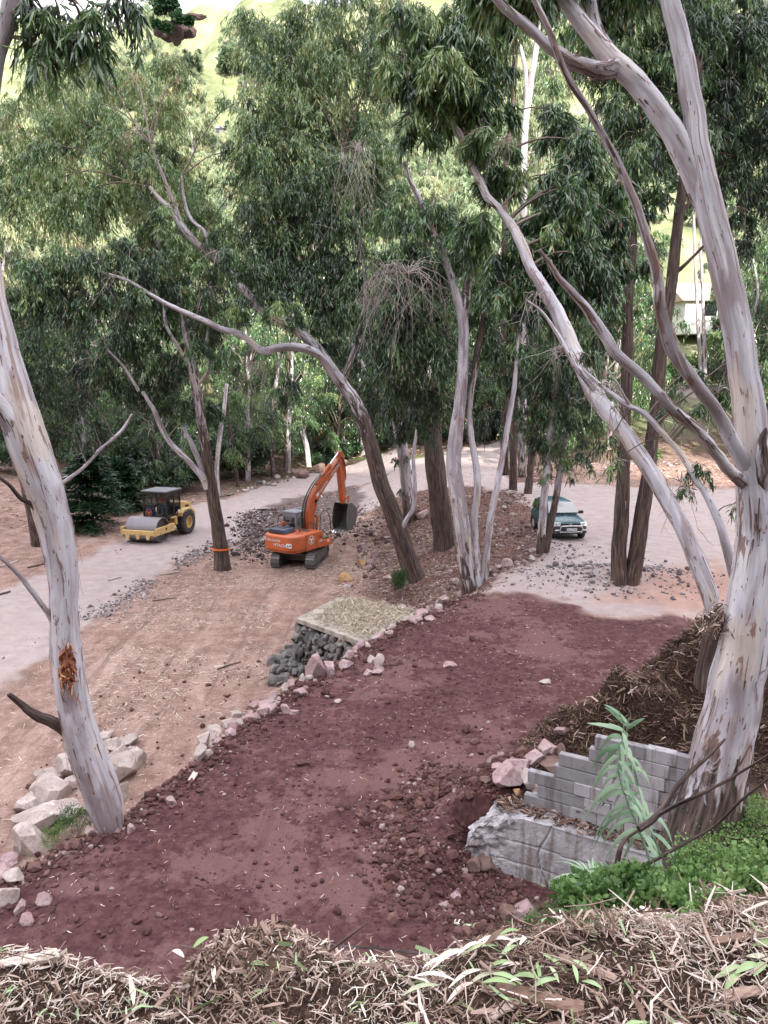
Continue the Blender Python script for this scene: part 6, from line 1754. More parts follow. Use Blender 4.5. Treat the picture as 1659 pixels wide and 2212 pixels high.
# ------------------------------------------------------------------ plants near the camera
def reed(label, base, pts, nleaf, seed, Lr=(.45, .75), side=-.6):
    rg = np.random.default_rng(seed)
    Y0 = base
    W = np.array([P(x, y, Y0 + dY) for x, y, dY in pts])
    b = W[0].copy(); root = empty('giant_reed', b); tag(root, label, 'reed')
    c = catmull(W, 8)
    r = np.linspace(.017, .004, len(c))
    V, F, bk, ro = tube_arrays(W, np.linspace(.017, .004, len(W)), 8, 8, .02, seed)
    o = mesh_np('stem', V - b, F, M['reed'], {'tint': ('FLOAT', 'POINT', np.full(len(V), .55))}, root)
    Vs, Fs, Ts = [], [], []; k = 0
    for i in range(nleaf):
        t = (i + .5) / nleaf
        q = c[int((.12 + .86 * t) * (len(c) - 1))]
        L = rg.uniform(*Lr) * (1.1 - .5 * t)
        a = (math.pi if i % 2 else 0) + rg.normal(side, .5)
        up = rg.uniform(.35, .9) if t > .85 else rg.uniform(.0, .55)
        d = np.array([math.cos(a) * .5 - .22, math.sin(a) * .4 - .2, up]); d /= np.linalg.norm(d)
        n = 9; s_ = np.linspace(0, 1, n)[:, None]
        droop = (1.0 if t < .85 else .3) * rg.uniform(.8, 1.15)
        p = q + d * L * (s_ - .28 * s_ ** 2 * (t < .85)) - np.array([0, 0, 1]) * L * droop * s_ ** 1.5
        T = np.gradient(p, axis=0); T /= np.linalg.norm(T, axis=1)[:, None]
        sidev = np.cross(T, [0.35, -.6, .55]); sidev /= np.linalg.norm(sidev, axis=1)[:, None]
        wd = (.026 * rg.uniform(.8, 1.25)) * (np.minimum(1, s_ * 6 + .35) * (1 - s_ ** 2.2) ** .8 + .02)
        nn_ = np.cross(T, sidev)
        V = np.stack([p - sidev * wd, p - nn_ * wd * .22, p + sidev * wd], 1).reshape(-1, 3)
        ii_ = np.arange(n - 1)[:, None] * 3
        Fa = np.concatenate([np.stack([ii_ + j, ii_ + j + 1, ii_ + j + 4, ii_ + j + 3], -1) for j in (0, 1)], 0).reshape(-1, 4)
        Vs.append(V - b); Fs.append(Fa + k); k += len(V); Ts.append(np.full(len(V), np.clip(rg.normal(.68, .2), 0, 1)))
    for v_, f_, t_ in zip(Vs, Fs, Ts):
        pass
    kk = 0
    for v_, f_, t_ in zip(Vs, Fs, Ts):
        mesh_np('leaf', v_, f_ - kk, M['reed'], {'tint': ('FLOAT', 'POINT', t_)}, root); kk += len(v_)
    return root
reed('tallest giant reed, its long blades hanging in front of the block wall', 8.1, [Z3(1100, 1215) + (0,), Z3(1050, 1050) + (.1,), Z3(1000, 920) + (.15,), Z3(960, 820) + (.2,), Z3(925, 700) + (.25,), Z3(935, 590) + (.3,), Z3(950, 480) + (.3,), Z3(930, 400) + (.3,)], 30, 71)
reed('second giant reed bending right of the tallest, in front of the block wall', 8.5, [Z3(1130, 1110) + (0,), Z3(1080, 960) + (0,), Z3(1040, 830) + (0,), Z3(1005, 700) + (0,), Z3(972, 590) + (0,), Z3(962, 520) + (0,), Z3(978, 430) + (0,)], 18, 72, (.4, .65), -.3)
def tuft(label, px, py, n, L, seed, mat='reed', wid=.016, Y=None, name='grass_tuft', tint=.6):
    rg = np.random.default_rng(seed)
    b = G(px, py) if Y is None else P(px, py, Y)
    root = empty(name, b); tag(root, label, 'grass')
    for i in range(n):
        a = rg.uniform(0, 6.28); up = rg.uniform(.5, 1.3)
        d = np.array([math.cos(a), math.sin(a), up]); d /= np.linalg.norm(d)
        k = 7; s_ = np.linspace(0, 1, k)[:, None]; l = L * rg.uniform(.6, 1.1)
        p = d * l * s_ - np.array([0, 0, 1]) * l * .55 * s_ ** 2
        T = np.gradient(p, axis=0); sv = np.cross(T, [0, 0, 1]); sv /= np.linalg.norm(sv, axis=1)[:, None] + 1e-9
        wd = wid * (1 - s_ ** 2) + .001
        V = np.stack([p - sv * wd, p + sv * wd], 1).reshape(-1, 3)
        ii_ = np.arange(k - 1)[:, None] * 2
        F = np.stack([ii_, ii_ + 1, ii_ + 3, ii_ + 2], -1).reshape(-1, 4)
        mesh_np('blade', V, F, M[mat], {'tint': ('FLOAT', 'POINT', np.full(len(V), np.clip(rg.normal(tint, .15), 0, 1)))}, root)
    return root
tuft('spiky blue green reed shoot at the foot of the concrete wall', *Z3(800, 1235), 20, .62, 73, Y=7.4, name='reed_shoot')
tuft('dark green grass tuft in the mulch by the weeds', 1190, 1992, 26, .22, 74, mat='herb', wid=.006, tint=.2)
tuft('small green grass tuft on the mulch right of the dark tuft', 1262, 2050, 18, .16, 75, mat='herb', wid=.005, tint=.35)

GS = 'round leaved green weeds on the bank at right'
for i, (x, y, rp, Y, n, lb, lf) in enumerate([
        (1620, 1800, 80, 6.2, 2600, 'bushy light green weed at the right edge below the big trunk', (.035, .075)), (1560, 1880, 80, 5.6, 2600, 'broad light green weed in the middle of the right bank', (.03, .07)),
        (1640, 1905, 66, 5.0, 2000, 'light green weed at the right edge above the mulch', (.03, .065)), (1470, 1915, 78, 5.8, 2400, 'green weed left of the broad one, under the fallen branches', (.03, .065)),
        (1380, 1945, 76, 5.9, 2400, 'green weed in front of the reed shoot', (.03, .06)), (1290, 1965, 66, 6.0, 2000, 'darker green weed at the edge of the pit', (.03, .06)),
        (1210, 1985, 52, 5.8, 1300, 'small green weed by the pale rounded rock', (.03, .06)), (1140, 2003, 34, 5.4, 700, 'smallest green weed at the left end of the row', (.03, .055)),
        (1515, 1835, 46, 6.8, 900, 'leggy green weed at the foot of the big trunk', (.03, .06)), (1500, 1985, 56, 4.6, 1200, 'low green weed nearest the mulch', (.03, .06)), (1420, 1890, 40, 6.4, 800, 'green weed at the foot of the giant reeds', (.03, .06)), (1590, 1960, 50, 4.6, 1000, 'low green weed above the mulch near the right edge', (.03, .06)), (1650, 1745, 60, 6, 1500, 'highest green weed at the right edge, right of the big trunk', (.035, .07)), (1600, 1775, 40, 6, 700, 'small light green weed against the right side of the big trunk', (.03, .06))]):
    c = G(x, min(y + rp * .35, 2010), y0=2.9); s_ = zdep(c) / FPX; gz = c[2]
    r_ = rp * s_
    shrub('weed', lb, (c[0], c[1], gz + r_ * .35), (r_ * 1.45, r_ * 1.2, r_ * (.42 + .28 * ((i * 7) % 3))), int(n * .95), 610 + i, 'herb', (lf[0] * .7, lf[1] * .72), group=GS, cat='weed', tint=[.72, .6, .75, .55, .5, .42, .5, .6, .45, .7, .4, .78, .7, .75][i], stems=22)
c = G(165, 1800)
shrub('weed', 'feathery dark green weed between the boulders and the leaning trunk', (c[0], c[1], c[2] + .30), (.42, .34, .34), 2600, 641, 'herb', (.02, .05), (.25, .4), cat='weed', tint=.25)
c = G(118, 1826)
shrub('weed', 'yellow green weed at the foot of the rounded boulder', (c[0], c[1], c[2] + .2), (.3, .26, .22), 1300, 642, 'herb', (.02, .05), (.25, .4), cat='weed', tint=.75)
c = G(860, 1292)
shrub('weed', 'dark green bushy weed in the rubble behind the slab', (c[0], c[1], c[2] + .65), (.42, .4, .72), 2600, 643, 'herb', (.04, .10), (.2, .35), cat='weed', tint=.15)
c = G(694, 1422)
shrub('weed', 'small pale green plant growing from the dark stone wall', (c[0], c[1], c[2] + .2), (.26, .24, .22), 500, 644, 'herb', (.05, .10), (.4, .6), cat='weed', tint=.45)
c = G(735, 1330)
for i, (x, y, w_, h_, lb) in enumerate([(1420, 740, 60, 60, 'sunlit yellow green bush at the left of the grassy gap'), (1500, 760, 50, 40, 'round green bush in the grassy gap'), (1560, 700, 40, 40, 'green bush on the slope right of the grassy gap'), (1395, 930, 26, 30, 'small green bush on the litter slope behind the forked trunks')]):
    c = P(x, y, [84, 92, 98, 64][i]); s_ = zdep(c) / FPX
    gz = float(H(c[0], c[1]))
    r_ = w_ * s_
    shrub('bush', lb, (c[0], c[1], gz + r_ * .5), (r_, r_, r_ * .7), 2600, 650 + i, 'herb', (.25, .5), (.4, .6), cat='bush', tint=.6)

# fallen branches in front of the big trunk
def branch(name, label, paths, Y, seed, rough=.6, cat='branch'):
    W0_ = np.array([P(x, y, Y + dY) for x, y, w_, dY in paths[0]])
    root = empty(name, W0_[0]); tag(root, label, cat)
    for j, pth in enumerate(paths):
        W = np.array([P(x, y, Y + dY) for x, y, w_, dY in pth])
        rad = np.array([w_ / 2 / FPX * zdep(p) for (x, y, w_, dY), p in zip(pth, W)])
        limb('stem' if j == 0 else 'side_branch', root, W, rad, np.full(len(W), rough), 9, 5, .05, seed + j, origin=W0_[0])
    return root
branch('fallen_branch', 'forked brown dead branch leaning on the big trunk in front of the block wall', [[(1380, 1792, 15, 0), (1421, 1760, 14, .1), (1455, 1708, 11, .2), (1475, 1685, 10, .2), (1500, 1660, 10, .25), (1527, 1636, 8, .25), (1548, 1615, 8, .3), (1566, 1596, 5, .3)], [(1421, 1760, 10, .1), (1462, 1738, 9, .0), (1500, 1722, 8, -.1), (1548, 1698, 7, -.2), (1600, 1668, 6, -.3), (1659, 1631, 5, -.5), (1700, 1605, 4, -.6)]], 7.6, 661, .9)
branch('fallen_branch', 'long thin dead branch lying across the foot of the big trunk', [[(1300, 1912, 6, 0), (1360, 1885, 6, 0), (1416, 1858, 7, 0), (1480, 1820, 7, -.1), (1543, 1785, 6, -.2), (1600, 1730, 6, -.3), (1659, 1682, 5, -.4), (1700, 1640, 4, -.5)]], 7.2, 665, .9)
branch('fallen_branch', 'snapped brown stake standing at the foot of the reeds', [[(1328, 1900, 14, 0), (1334, 1860, 12, 0), (1340, 1830, 10, 0), (1352, 1812, 7, .1), (1385, 1790, 5, .1)]], 7.9, 668, .8)
branch('fallen_branch', 'thin red brown stick lying on the lip of the mulch', [[(660, 2037, 4, 0), (700, 2037, 5, 0), (745, 2044, 5, 0), (800, 2048, 5, 0), (860, 2054, 5, 0), (960, 2066, 5, 0)]], 2.42, 670, .55)
branch('fallen_branch', 'bare log lying at the foot of the three pale stems', [[(1025, 1284, 9, 0), (1045, 1281, 9, 0), (1072, 1273, 8, .2)]], 26.6, 672, .2)
branch('fallen_branch', 'pale fallen limb beyond the taped gum, half hidden in the wood', [[(285, 895, 4, 0), (262, 932, 7, 0), (220, 968, 8, 0), (180, 1010, 9, 0), (130, 1040, 10, 0)]], 58, 674, .1)
for i, (xa, ya, xb, yb, w_, lb) in enumerate([(345, 1243, 388, 1236, 4, 'short pale stick on the earth left of the taped gum'), (235, 1255, 262, 1248, 4, 'pale stick at the foot of the gravel verge'), (470, 1448, 520, 1432, 4, 'dark stick on the brown terrace'), (60, 1228, 95, 1219, 4, 'stick on the bank left of the road'), (330, 1300, 380, 1293, 3, 'thin stick on the brown terrace by the road edge'), (0, 1286, 22, 1279, 6, 'dark stick at the left margin by the road'), (0, 1225, 38, 1212, 5, 'bleached stick on the left bank')]):
    a, b = G(xa, ya), G(xb, yb)
    s_ = zdep(a) / FPX
    V, F, T = twig_arrays([(bent(a + [0, 0, .04], b + [0, 0, .04], np.random.default_rng(i), 0, .04, 6), w_ * s_ * .5, w_ * s_ * .35, .95 if 'pale' in lb or 'bleach' in lb else .2)], 6)
    o = mesh_np('stick', V - a, F, M['twig'], {'tint': ('FLOAT', 'POINT', T)}); o.location = a
    tag(o, lb, 'stick')
# debris caught in the fork at the stump
def stump_debris():
    rg = np.random.default_rng(14)
    c = P(1560, 1352, 10.6)
    n = 420
    p = c + rg.normal(0, 1, (n, 3)) * [.14, .12, .10] + [0, 0, .05]
    d = rg.normal(size=(n, 3)); d[:, 2] -= .3
    v, f, t = strips(p - c, rg.uniform(.08, .28, n), rg.uniform(.008, .03, n), d, np.clip(rg.beta(1.5, 2, n), 0, .9), rg, .25)
    o = mesh_np('bark_tangle', v, f, M['litter'], {'tint': ('FLOAT', 'POINT', t)}, None, smooth=False); o.location = c
    tag(o, 'tangle of shredded bark caught in the fork beside the big trunk', 'bark')
    W = np.array([P(1548, 1480, 11), P(1550, 1420, 11), P(1556, 1370, 10.9), P(1560, 1345, 10.9)])
    root = empty('tree_stump', W[0]); tag(root, 'shaggy dark stump between the big gum and the leaning white stem', 'stump')
    limb('trunk', root, W, [.30, .27, .22, .12], [1, 1, 1, 1], 14, 5, .15, 15, origin=W[0])
stump_debris()

# foreground pieces that stand out on the mulch
def bankp(px, py): return G(px, py, y0=.9, y1=30)
def spray(label, px, py, n, L, wid, seed, tint, spread=.5, dirx=-1.0, name='leaf_spray', mat='litter'):
    rg = np.random.default_rng(seed)
    c = bankp(px, py) + [0, 0, .03]
    root = empty(name, c); tag(root, label, 'leaves')
    stem = np.array([[.22 * -dirx, .08, .02], [.1 * -dirx, .03, .04], [0, 0, .03], [-.1 * -dirx, -.04, .02]])
    twigs('stem', root, [(stem, .003, .002, .3)])
    for i in range(n):
        t = i / n
        b = stem[0] * (1 - t) + stem[3] * t + rg.normal(0, .012, 3)
        a = rg.normal(0, spread) + (math.pi if dirx < 0 else 0) + .35
        d = np.array([math.cos(a), math.sin(a) * .8 - .15, rg.uniform(-.05, .28)]); d /= np.linalg.norm(d)
        l = L * rg.uniform(.7, 1.2); k = 8; s_ = np.linspace(0, 1, k)[:, None]
        p = b + d * l * s_ + np.array([0, 0, 1]) * l * (.12 * np.sin(np.pi * s_) - .12 * s_ ** 2)
        T = np.gradient(p, axis=0); sv = np.cross(T, [.2, -.5, 1]); sv /= np.linalg.norm(sv, axis=1)[:, None]
        w_ = .72 * wid * np.sin(np.pi * np.clip(s_, .03, .985)) ** .8 + .0006
        V = np.stack([p - sv * w_, p - np.array([0, 0, .25]) * w_, p + sv * w_], 1).reshape(-1, 3)
        ii_ = np.arange(k - 1)[:, None] * 3
        F = np.concatenate([np.stack([ii_ + j, ii_ + j + 1, ii_ + j + 4, ii_ + j + 3], -1) for j in (0, 1)], 0).reshape(-1, 4)
        mesh_np('leaf', V, F, M[mat], {'tint': ('FLOAT', 'POINT', np.full(len(V), np.clip(rg.normal(tint, .03), 0, 1)))}, root)
    return root
spray('fan of bleached white dry leaves in the middle of the mulch', 1010, 2085, 10, .12, .007, 681, .9, .35)
spray('bleached white dry leaves below the white fan, near the bottom edge', 985, 2150, 7, .12, .008, 682, .9, .35)
spray('curled yellow dry leaves at the lower left of the mulch', 310, 2125, 6, .13, .011, 683, .82, .7, 1.0)
spray('fresh green gum sprig lying on the mulch right of centre', 1010, 2010, 8, .11, .011, 684, .935, .9, 1.0, name='gum_sprig')
spray('small fresh green leaves half buried in the mulch left of centre', 520, 2110, 5, .07, .010, 685, .94, .9, 1.0, name='gum_sprig')
spray('big glossy green leaf bunch at the lower right corner', 1625, 2110, 8, .12, .016, 686, .94, .8, -1.0, name='gum_sprig')
spray('pale green loose leaves on the mulch right of centre, low', 1230, 2130, 6, .08, .009, 687, .95, 1.4, 1.0, name='gum_sprig')
spray('pale green leaves near the bottom, left of the brown curl', 1130, 2160, 6, .09, .010, 688, .96, 1.3, -1.0, name='gum_sprig')
def chunk(label, px, py, L, w_, th, ang, seed, tint, tilt=0.0, name='bark_piece', cat='bark'):
    rg = np.random.default_rng(seed)
    c = bankp(px, py)
    nx, ny = 26, 9
    X, Yg = np.meshgrid(np.linspace(-.5, .5, nx), np.linspace(-1, 1, ny), indexing='ij')
    jag = 1 + .16 * fbm(Yg * 3 + seed, Yg * 0, 3, seed)
    th_ = Yg * 1.1
    V = np.stack([X * L * jag, np.sin(th_) * w_ * (1 - .3 * np.abs(X)), np.cos(th_) * w_ * .55 + th * fbm(X * 14, Yg * 5 + seed, 3, seed + 1)], -1).reshape(-1, 3)
    i = np.arange(nx - 1)[:, None] * ny + np.arange(ny - 1)[None]
    F = np.stack([i, i + ny, i + ny + 1, i + 1], -1).reshape(-1, 4)
    nv = len(V)
    V = np.vstack([V, V - [0, 0, th]]); F = np.vstack([F, F[:, ::-1] + nv])
    ed = np.concatenate([np.arange(ny), np.arange(1, nx) * ny + ny - 1, np.arange(ny - 2, -1, -1) + (nx - 1) * ny, np.arange(nx - 2, 0, -1) * ny])
    e2 = np.roll(ed, -1)
    F = np.vstack([F, np.stack([ed, e2, e2 + nv, ed + nv], -1)])
    o = mesh_np(name, V, F, M['litter'], {'tint': ('FLOAT', 'POINT', np.clip(tint + .1 * fbm(V[:, 0] * 8 / L, V[:, 1] * 90, 3, seed), 0, .9))}, None, smooth=False)
    o.location = c + [0, 0, .02]; o.rotation_euler = (rg.normal(0, .2), tilt, ang)
    tag(o, label, cat)
chunk('thick grooved piece of dark bark at the bottom, right of the white leaves', 1165, 2170, .26, .035, .012, -.35, 691, .36)
chunk('upright pale splinter of wood standing at the left of the mulch', 228, 2055, .15, .018, .008, 1.3, 692, .75, 1.25, 'wood_splinter', 'wood')
chunk('wide bleached strip of bark at the far left of the mulch', 60, 2085, .2, .02, .006, .25, 693, .84)
chunk('curled orange brown bark strip on the right of the mulch', 1270, 2105, .20, .022, .004, -.5, 694, .5)
chunk('pink brown bark tube at the lower right', 1580, 2160, .2, .022, .006, .15, 695, .55)
chunk('pale frayed bark slab near the bottom, right of centre', 1090, 2190, .16, .022, .006, .6, 696, .7)
chunk('long pale strip of bark on the upper right of the mulch', 1440, 1995, .22, .015, .004, -.7, 697, .84)
chunk('grey splintered strip of bark, upper right near the weeds', 1320, 1980, .2, .015, .004, -.6, 698, .78)
chunk('brown bark strip at the right edge of the mulch', 1600, 2035, .24, .018, .004, .2, 699, .38)
chunk('pale wood splinter sticking up from the lump in the mulch', 530, 2010, .10, .012, .006, .5, 676, .8, .9, 'wood_splinter', 'wood')
# lump of mulch at the centre of the lip
def mulch_lump():
    rg = np.random.default_rng(16)
    c = bankp(565, 2070)
    n = 2600
    u = rg.normal(size=(n, 3)); u[:, 2] = np.abs(u[:, 2]); u /= np.linalg.norm(u, axis=1)[:, None]
    p = u * [.24, .14, .15] * rg.uniform(.75, 1.05, (n, 1))
    d = rg.normal(size=(n, 3)); d[:, 2] *= .6
    L = np.exp(rg.uniform(math.log(.012), math.log(.085), n))
    v, f, t = strips(p, L, L * rg.uniform(.06, .22, n), d, np.clip(rg.beta(1.8, 2.2, n), 0, .9), rg, .2, .3)
    V0, F0 = ICO2
    nv = len(v)
    o = mesh_np('mulch_lump', v, f, M['litter'], {'tint': ('FLOAT', 'POINT', t)}, None, smooth=False)
    o.location = c - [0, 0, .07]
    tag(o, 'rounded lump of brown shredded bark on the lip of the mulch', 'mulch')
    mesh_np('core', V0 * [.22, .13, .135], F0, M['litter'], {'tint': ('FLOAT', 'POINT', np.full(len(V0), .16))}, o)
mulch_lump()
# ------------------------------------------------------------------ vehicles
def text(name, body, size, mat, parent, loc, rot, ext=.004, align='CENTER'):
    cu = bpy.data.curves.new(name, 'FONT')
    cu.body = body; cu.size = size; cu.extrude = ext; cu.align_x = align; cu.align_y = 'CENTER'
    tmp = bpy.data.objects.new(name, cu)
    COL.objects.link(tmp)
    dg = bpy.context.evaluated_depsgraph_get(); dg.update()
    me = bpy.data.meshes.new_from_object(tmp.evaluated_get(dg))
    bpy.data.objects.remove(tmp); bpy.data.curves.remove(cu)
    me.materials.clear(); me.materials.append(M[mat])
    o = bpy.data.objects.new(name, me); COL.objects.link(o)
    o.parent = parent
    o.matrix_basis = Matrix.Translation(Vector(loc)) @ rot.to_4x4()
    return o

def face_rot(right, up):
    r = Vector(right).normalized(); u = Vector(up).normalized(); n = r.cross(u)
    return Matrix((r, u, n)).transposed()

def three_arm_badge(name, parent, loc, rot, r, mat='white', ring=True, back=None):
    m = MB()
    if ring: m.ring((0, 0, 0), (0, 0, 1), [(0, r), (.006, r), (.006, r * .86), (0, r * .86)], 24)
    for k in range(3):
        a = math.pi / 2 + k * 2 * math.pi / 3 + math.pi
        c, s = math.cos(a), math.sin(a)
        w_ = r * .17
        m.add([(c * q - s * e, s * q + c * e, h) for h in (0, .005) for (q, e) in ((0, -w_), (r * .66, -w_ * 1.15), (r * .66, w_ * 1.15), (0, w_))], [(3, 2, 1, 0), (4, 5, 6, 7), (0, 1, 5, 4), (1, 2, 6, 5), (2, 3, 7, 6), (3, 0, 4, 7)])
    o = m.build(name, M[mat], parent)
    o.matrix_basis = Matrix.Translation(Vector(loc)) @ rot.to_4x4()
    return o

def excavator():
    pos = on(-4.55, 41.0)
    root = empty('excavator', pos + [0, 0, .0], R(-9)); root.scale = (.95, .95, .95)
    tag(root, 'orange tracked excavator seen from behind, digging its bucket into dark gravel', 'excavator')
    # undercarriage
    m = MB(); m.box((0, 0, .48), (1.6, 1.5, .34)).box((0, .55, .42), (1.9, .4, .3)).box((0, -.55, .42), (1.9, .4, .3)).cyl((0, 0, .60), (0, 0, .93), .55, 24)
    m.build('undercarriage', M['steel'], root, .02)
    for sx in (-1, 1):
        x0 = sx * .995
        hl, rr = 1.45, .37
        # belt of steel shoes with grousers
        path = []
        nseg = 46
        per = 4 * hl + 2 * math.pi * rr
        m = MB()
        for i in range(nseg):
            d = per * i / nseg
            if d < 2 * hl: y, z, a = -hl + d, 2 * rr + .03, 0
            elif d < 2 * hl + math.pi * rr:
                t = (d - 2 * hl) / rr; y, z, a = hl + rr * math.sin(t), rr + rr * math.cos(t) + .03, -t
            elif d < 4 * hl + math.pi * rr: y, z, a = hl - (d - 2 * hl - math.pi * rr), .03, math.pi
            else:
                t = (d - 4 * hl - math.pi * rr) / rr; y, z, a = -hl - rr * math.sin(t), rr - rr * math.cos(t) + .03, math.pi - t
            rot = Matrix.Rotation(a, 3, 'X')
            m.box((x0, y, z), (.5, per / nseg * .92, .045), rot)
            g = rot @ Vector((0, per / nseg * .3, .035)); m.box((x0, y + g.y, z + g.z), (.5, .03, .05), rot)
        tr = m.build('track', M['steel'], root, 0)
        m = MB(); m.box((x0, 0, rr + .02), (.3, 2 * hl, .42)).cyl((x0 - .16, hl, rr + .03), (x0 + .16, hl, rr + .03), rr * .8, 20).cyl((x0 - .16, -hl, rr + .03), (x0 + .16, -hl, rr + .03), rr * .78, 20)
        for k in range(6): m.cyl((x0 - .18, -hl + .45 + k * .4, .13), (x0 + .18, -hl + .45 + k * .4, .13), .1, 12)
        m.build('track_frame', M['steel'], tr, .01)
    # upper body in its own slewed frame (baked)
    S = Matrix.Rotation(R(-24), 4, 'Z')
    def put(o):
        o.data.transform(S); return o
    def tx(name, body, size, mat, parent, loc, right, up):
        rt = face_rot(right, up)
        o = text(name, body, size, mat, parent, loc, rt)
        o.matrix_basis = S @ o.matrix_basis
        return o
    def bd(name, parent, loc, right, up, r, mat='white', ring=True):
        o = three_arm_badge(name, parent, loc, face_rot(right, up), r, mat, ring)
        o.matrix_basis = S @ o.matrix_basis
        return o
    # counterweight with rounded rear corners, and body boxes
    zb, zt = .93, 1.93
    out = []
    for t in np.linspace(0, 1, 33):
        a = math.pi + t * math.pi
        ca, sa = math.cos(a), math.sin(a)
        out.append((1.23 * math.copysign(abs(ca) ** .55, ca), -1.0 + 1.05 * math.copysign(abs(sa) ** .62, sa)))
    m = MB(); m.prism(out, 'z', zb + .10, zt - .05)
    cw = put(m.build('counterweight', M['orange'], root, .09))
    out2 = [(x * .93, -1.0 + (y + 1.0) * .92) for x, y in out]
    m = MB(); m.prism(out2, 'z', zb, zb + .098); put(m.build('counterweight_foot', M['orange_dark'], cw, .03))
    m = MB(); m.prism([(-1.215, -.997), (1.235, -.997), (1.235, .55), (-.1, .55), (-.1, .2), (-1.215, .2)], 'z', zb, zt - .04)
    body = put(m.build('house', M['orange'], root, .05))
    m = MB(); m.box((.62, .98, 1.13), (1.22, .86, .40)); put(m.build('fuel_tank', M['orange'], root, .05))
    m = MB(); m.box((.80, .80, 1.375), (.70, .95, .05)); put(m.build('step_plate', M['black'], root, .01))
    m = MB(); m.box((-.66, .72, 1.02), (1.1, 1.9, .16)); put(m.build('cab_floor', M['orange_dark'], root, .02))
    m = MB(); m.box((0, .9, 1.25), (.34, .6, .7)); put(m.build('boom_bracket', M['orange_dark'], root, .02))
    # engine hood (dark blue) and grilles
    m = MB(); m.prism([(-1.02, zt - .04), (-.92, zt + .20), (.12, zt + .20), (.22, zt - .04)], 'y', -1.62, -.62)
    hood = put(m.build('engine_hood', M['blue_grey'], root, .05))
    m = MB(); m.box((-.4, -1.1, zt + .205), (.5, .12, .03)).box((-.4, -.85, zt + .205), (.7, .05, .03)); put(m.build('hood_grip', M['black'], hood, .005))
    m = MB(); m.cyl((.45, -.62, zt - .06), (.45, -.62, zt + .18), .05, 12).cyl((.45, -.62, zt + .18), (.36, -.70, zt + .28), .05, 12); put(m.build('exhaust', M['steel'], root))
    m = MB(); m.box((.45, -.1, zt - .02), (.5, .36, .03))
    for k in range(6): m.box((.45, -.23 + k * .05, zt + .0), (.46, .014, .02))
    put(m.build('grille', M['steel'], root, .004))
    m = MB()
    for k in range(2): m.box((.62 + k * .16, -1.0 + k * .1, zt - .045), (.14, .05, .02))
    put(m.build('vent', M['black'], root))
    m = MB(); m.cyl((-.92, -.42, zt), (-.92, -.42, zt + .22), .07, 14).cyl((-.92, -.42, zt + .22), (-.92, -.42, zt + .34), .14, 16).cyl((-.92, -.42, zt + .34), (-.92, -.42, zt + .40), .11, 16); put(m.build('air_intake', M['orange_dark'], root, .01))
    # cab: posts, roof, panes
    x0, x1, y0, y1, z0, z1 = -1.22, -.20, -.10, 1.62, 1.10, 2.80
    m = MB()
    for (x, y) in ((x0 + .05, y0 + .06), (x1 - .05, y0 + .06), (x0 + .05, y1 - .06), (x1 - .05, y1 - .06), (x0 + .05, .75), (x1 - .05, .75)):
        m.box((x, y, (z0 + z1) / 2), (.10, .12, z1 - z0))
    m.box(((x0 + x1) / 2, y0 + .05, z0 + .28), (x1 - x0, .08, .56)).box((x0 + .03, .6, z0 + .25), (.06, 1.3, .5)).box((x1 - .03, .6, z0 + .35), (.06, 1.3, .7))
    m.box(((x0 + x1) / 2, (y0 + y1) / 2, z0), (x1 - x0, y1 - y0, .06))
    m.box(((x0 + x1) / 2, y0 + .05, z1 - .13), (x1 - x0, .08, .26))
    cab = put(m.build('cab', M['cab_grey'], root, .02))
    m = MB(); m.box(((x0 + x1) / 2, (y0 + y1) / 2, z1 + .03), (x1 - x0 + .06, y1 - y0 + .06, .10)); put(m.build('cab_roof', M['cab_grey'], cab, .06))
    m = MB(); m.box(((x0 + x1) / 2, y1 - .5, z1 + .09), (.6, .55, .03)); put(m.build('roof_hatch', M['blue_grey'], cab, .01))
    for (c, s_) in ((((x0 + x1) / 2, y0 + .05, 2.10), (.80, .02, .88)), ((x0 + .03, .33, 2.05), (.02, .66, 1.0)), ((x0 + .03, 1.14, 1.9), (.02, .62, 1.3)), ((x1 - .03, .35, 2.15), (.02, .66, .8)), ((x1 - .03, 1.15, 2.15), (.02, .66, .8)), (((x0 + x1) / 2, y1 - .05, 2.0), (.80, .02, 1.3))):
        w_ = put(MB().box(c, s_).build('window', M['glass'], cab))
    m = MB(); m.box((-.71, .45, 1.5), (.5, .5, .14)).box((-.71, .22, 1.85), (.48, .12, .6)); put(m.build('seat', M['black'], cab, .03))
    m = MB(); m.tube([(x0 - .02, -.15, 2.72), (x0 - .10, -.28, 2.66), (x0 - .14, -.34, 2.3), (x0 - .14, -.34, 1.95)], .022); put(m.build('handrail', M['black'], root))
    m = MB(); m.tube([(1.15, .35, zt - .05), (1.15, .40, zt + .85), (1.15, .55, zt + 1.05), (1.15, .95, zt + 1.05), (1.15, 1.25, zt + .75), (1.15, 1.36, zt + .2), (1.15, 1.36, 1.35)], .022); put(m.build('handrail', M['black'], root))
    m = MB(); m.tube([(.32, .30, zt - .04), (.32, .30, zt + .32), (.95, .30, zt + .32), (.95, .30, zt - .04)], .018); put(m.build('handrail', M['black'], root))
    # boom: bent box beam in the y-z plane, x width .34, offset to the right of the cab
    bx = .10
    pts = np.array([(.55, 1.55), (.62, 2.15), (.85, 3.15), (1.25, 3.75), (1.95, 4.35), (2.95, 5.08), (3.72, 5.62)])
    wd = np.array([.36, .46, .58, .62, .56, .44, .30])
    c = catmull(np.column_stack([pts, wd]), 5)
    T = np.gradient(c[:, :2], axis=0); T /= np.linalg.norm(T, axis=1)[:, None]
    N = np.column_stack([-T[:, 1], T[:, 0]])
    up = c[:, :2] + N * c[:, 2:3] / 2; lo = c[:, :2] - N * c[:, 2:3] / 2
    poly = [tuple(p) for p in up] + [tuple(p) for p in lo[::-1]]
    m = MB()
    n = len(c)
